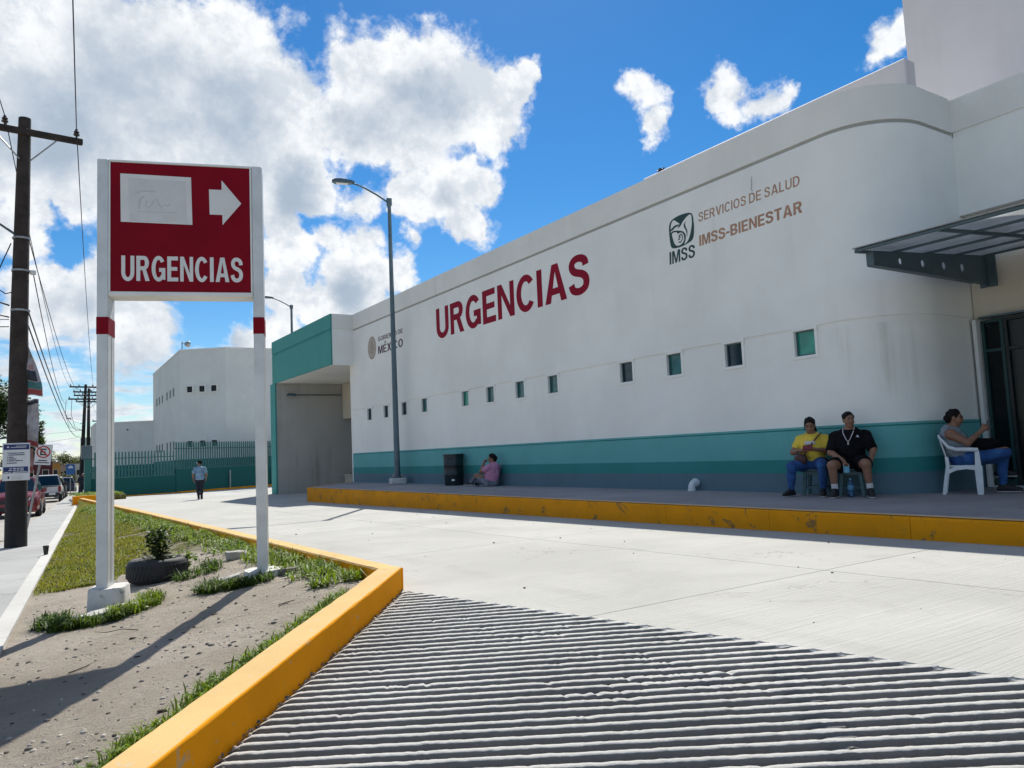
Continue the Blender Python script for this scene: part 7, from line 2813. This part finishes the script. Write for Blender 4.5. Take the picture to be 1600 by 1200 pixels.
link('cloth', S.mesh('cloth', .011), M['white_cotton'], t)

# -- man walking across the driveway, seen from behind
MX, MY = 7.02, 36.0
J = dict(pelvis=(0, 0, .93), chest=(0, -.02, 1.28), neck=(0, -.03, 1.44), head=(0, -.08, 1.57), look=(.6, .15),
         sh=((.19, -.02, 1.335), (-.19, -.02, 1.335)), el=((.27, .06, 1.10), (-.27, -.04, 1.09)), wr=((.25, -.06, .88), (-.25, -.17, .90)),
         hand=((0, -.2, -1), (0, -.3, -1)), palm=((-1, 0, 0), (1, 0, 0)),
         hip=((.09, 0, .90), (-.09, 0, .90)), kn=((.09, -.06, .50), (-.07, -.02, .49)), an=((.05, .05, .10), (-.07, .08, .10)), toe=((.06, -.09, .042), (-.08, -.05, .042)))
person('man in a pale blue shirt and dark cap walking away across the driveway', (MX, MY, z_drive(0, MY)), R(168), J, g=1.05, h=.015, shirt='blue_shirt', legs='dark_trousers', sleeves=.62, cap='black_cotton', shirt_low=-.08)
# -- dark figure by the far poles
J = dict(pelvis=(0, 0, .93), chest=(0, 0, 1.28), neck=(0, 0, 1.44), head=(0, -.03, 1.57), look=(.2, .1),
         sh=((.19, 0, 1.335), (-.19, 0, 1.335)), el=((.25, .03, 1.09), (-.25, .03, 1.09)), wr=((.2, -.12, .92), (-.22, -.1, .90)),
         hip=((.10, 0, .90), (-.10, 0, .90)), kn=((.12, -.03, .50), (-.12, -.02, .49)), an=((.14, .02, .10), (-.14, .02, .10)), toe=((.16, -.12, .042), (-.16, -.12, .042)))
person('person in dark clothes and a cap standing on the far sidewalk by the fence end', (3.95, 56.5, z_side(0, 56.5)), R(10), J, g=1.08, h=.018, shirt='dark_trousers', legs='dark_trousers', sleeves=.9, cap='black_cotton', shirt_low=-.08)

# ------------------------------------------------------------------ bin, pipe, bird
t = thing('rubbish_bin', 'tall dark plastic bin standing by the wall near the woman in pink', 'bin', (10.95, 20.0, 0), R(-60))
rings = []
for z, w_ in ((0, .225), (.02, .24), (.30, .245), (.31, .252), (.33, .252), (.34, .246), (.58, .25), (.59, .257), (.61, .257), (.62, .251), (.86, .255), (.87, .268), (.91, .268), (.92, .24)):
    rg = []
    for i in range(28):
        a = 2 * math.pi * i / 28
        q = (abs(math.cos(a)) ** 4 + abs(math.sin(a)) ** 4) ** (-.25)
        rg.append((w_ * .98 * q * math.cos(a), w_ * .98 * q * math.sin(a), z))
    rings.append(rg)
MB().loft(rings).build('bin_body', M['bin'], t, 40)
MB().box((0, -.262, .80), (.2, .03, .03), bevel=.008).build('handle', M['dk'], t)
MB().box((.12, -.245, .16), (.10, .012, .05)).build('sticker', M['sheet_white'], t)

t = thing('elbow_pipe', 'white plastic elbow pipe coming out of the wall base', 'pipe', (11.28, 10.72, 0))
pts = [(.03, 0, .155), (-.07, 0, .155)]
for i in range(1, 9):
    a = math.pi / 2 * i / 8
    pts.append((-.07 - .10 * math.sin(a), 0, .055 + .10 * math.cos(a)))
pts.append((-.17, 0, -.004))
MB().tube(pts, .068, 14).build('elbow', M['pvc'], t, 60)
MB().lathe([(.065, -.05), (.083, -.05), (.083, .01), (.065, .01)], (-.035, 0, .155), 16, 'X').build('collar', M['pvc'], t, 40)
MB().lathe([(.06, 0), (.078, 0), (.078, .035), (.06, .035)], (-.17, 0, 0), 16).build('collar', M['pvc'], t, 40)

t = thing('pigeon', 'small dark bird perched on the roof edge of the hospital', 'bird', (12.42, 12.30, 7.11), R(75))
t.scale = (.6, .6, .6)
S = SDF().e((0, 0, .115), (.055, .11, .06), rotm(0, .35), .03).c((0, -.08, .15), (0, -.115, .20), .035, .028, .03).e((0, -.125, .215), (.028, .034, .028), None, .02).c((0, -.15, .21), (0, -.18, .205), .009, .003, .008).c((0, .08, .09), (0, .20, .04), .035, .018, .04)
for s_ in (-1, 1):
    S.c((s_ * .02, .0, .06), (s_ * .025, -.01, .0), .008, .006, .01).c((s_ * .025, -.01, .004), (s_ * .025, -.045, .004), .006, .005, .005)
link('body', S.mesh('body', .009), M['dk'], t)
for s_ in (-1, 1):
    S = SDF().e((s_ * .05, .03, .115), (.014, .10, .042), rotm(0, .35))
    link('wing', S.mesh('wing', .009), M['rubber'], t)


# ------------------------------------------------------------------ move bases of world-built things to where they stand
def rebase(root, base):
    base = Vector(base)
    for ch in kids(root):
        ch.location = ch.location - base
    root.location = base


rebase(hosp, (11.3, 18, 0))
rebase(pk, (3.0, 6.5, -.28))
rebase(pkb, (8.5, 10, -.3))
bpy.context.view_layer.update()
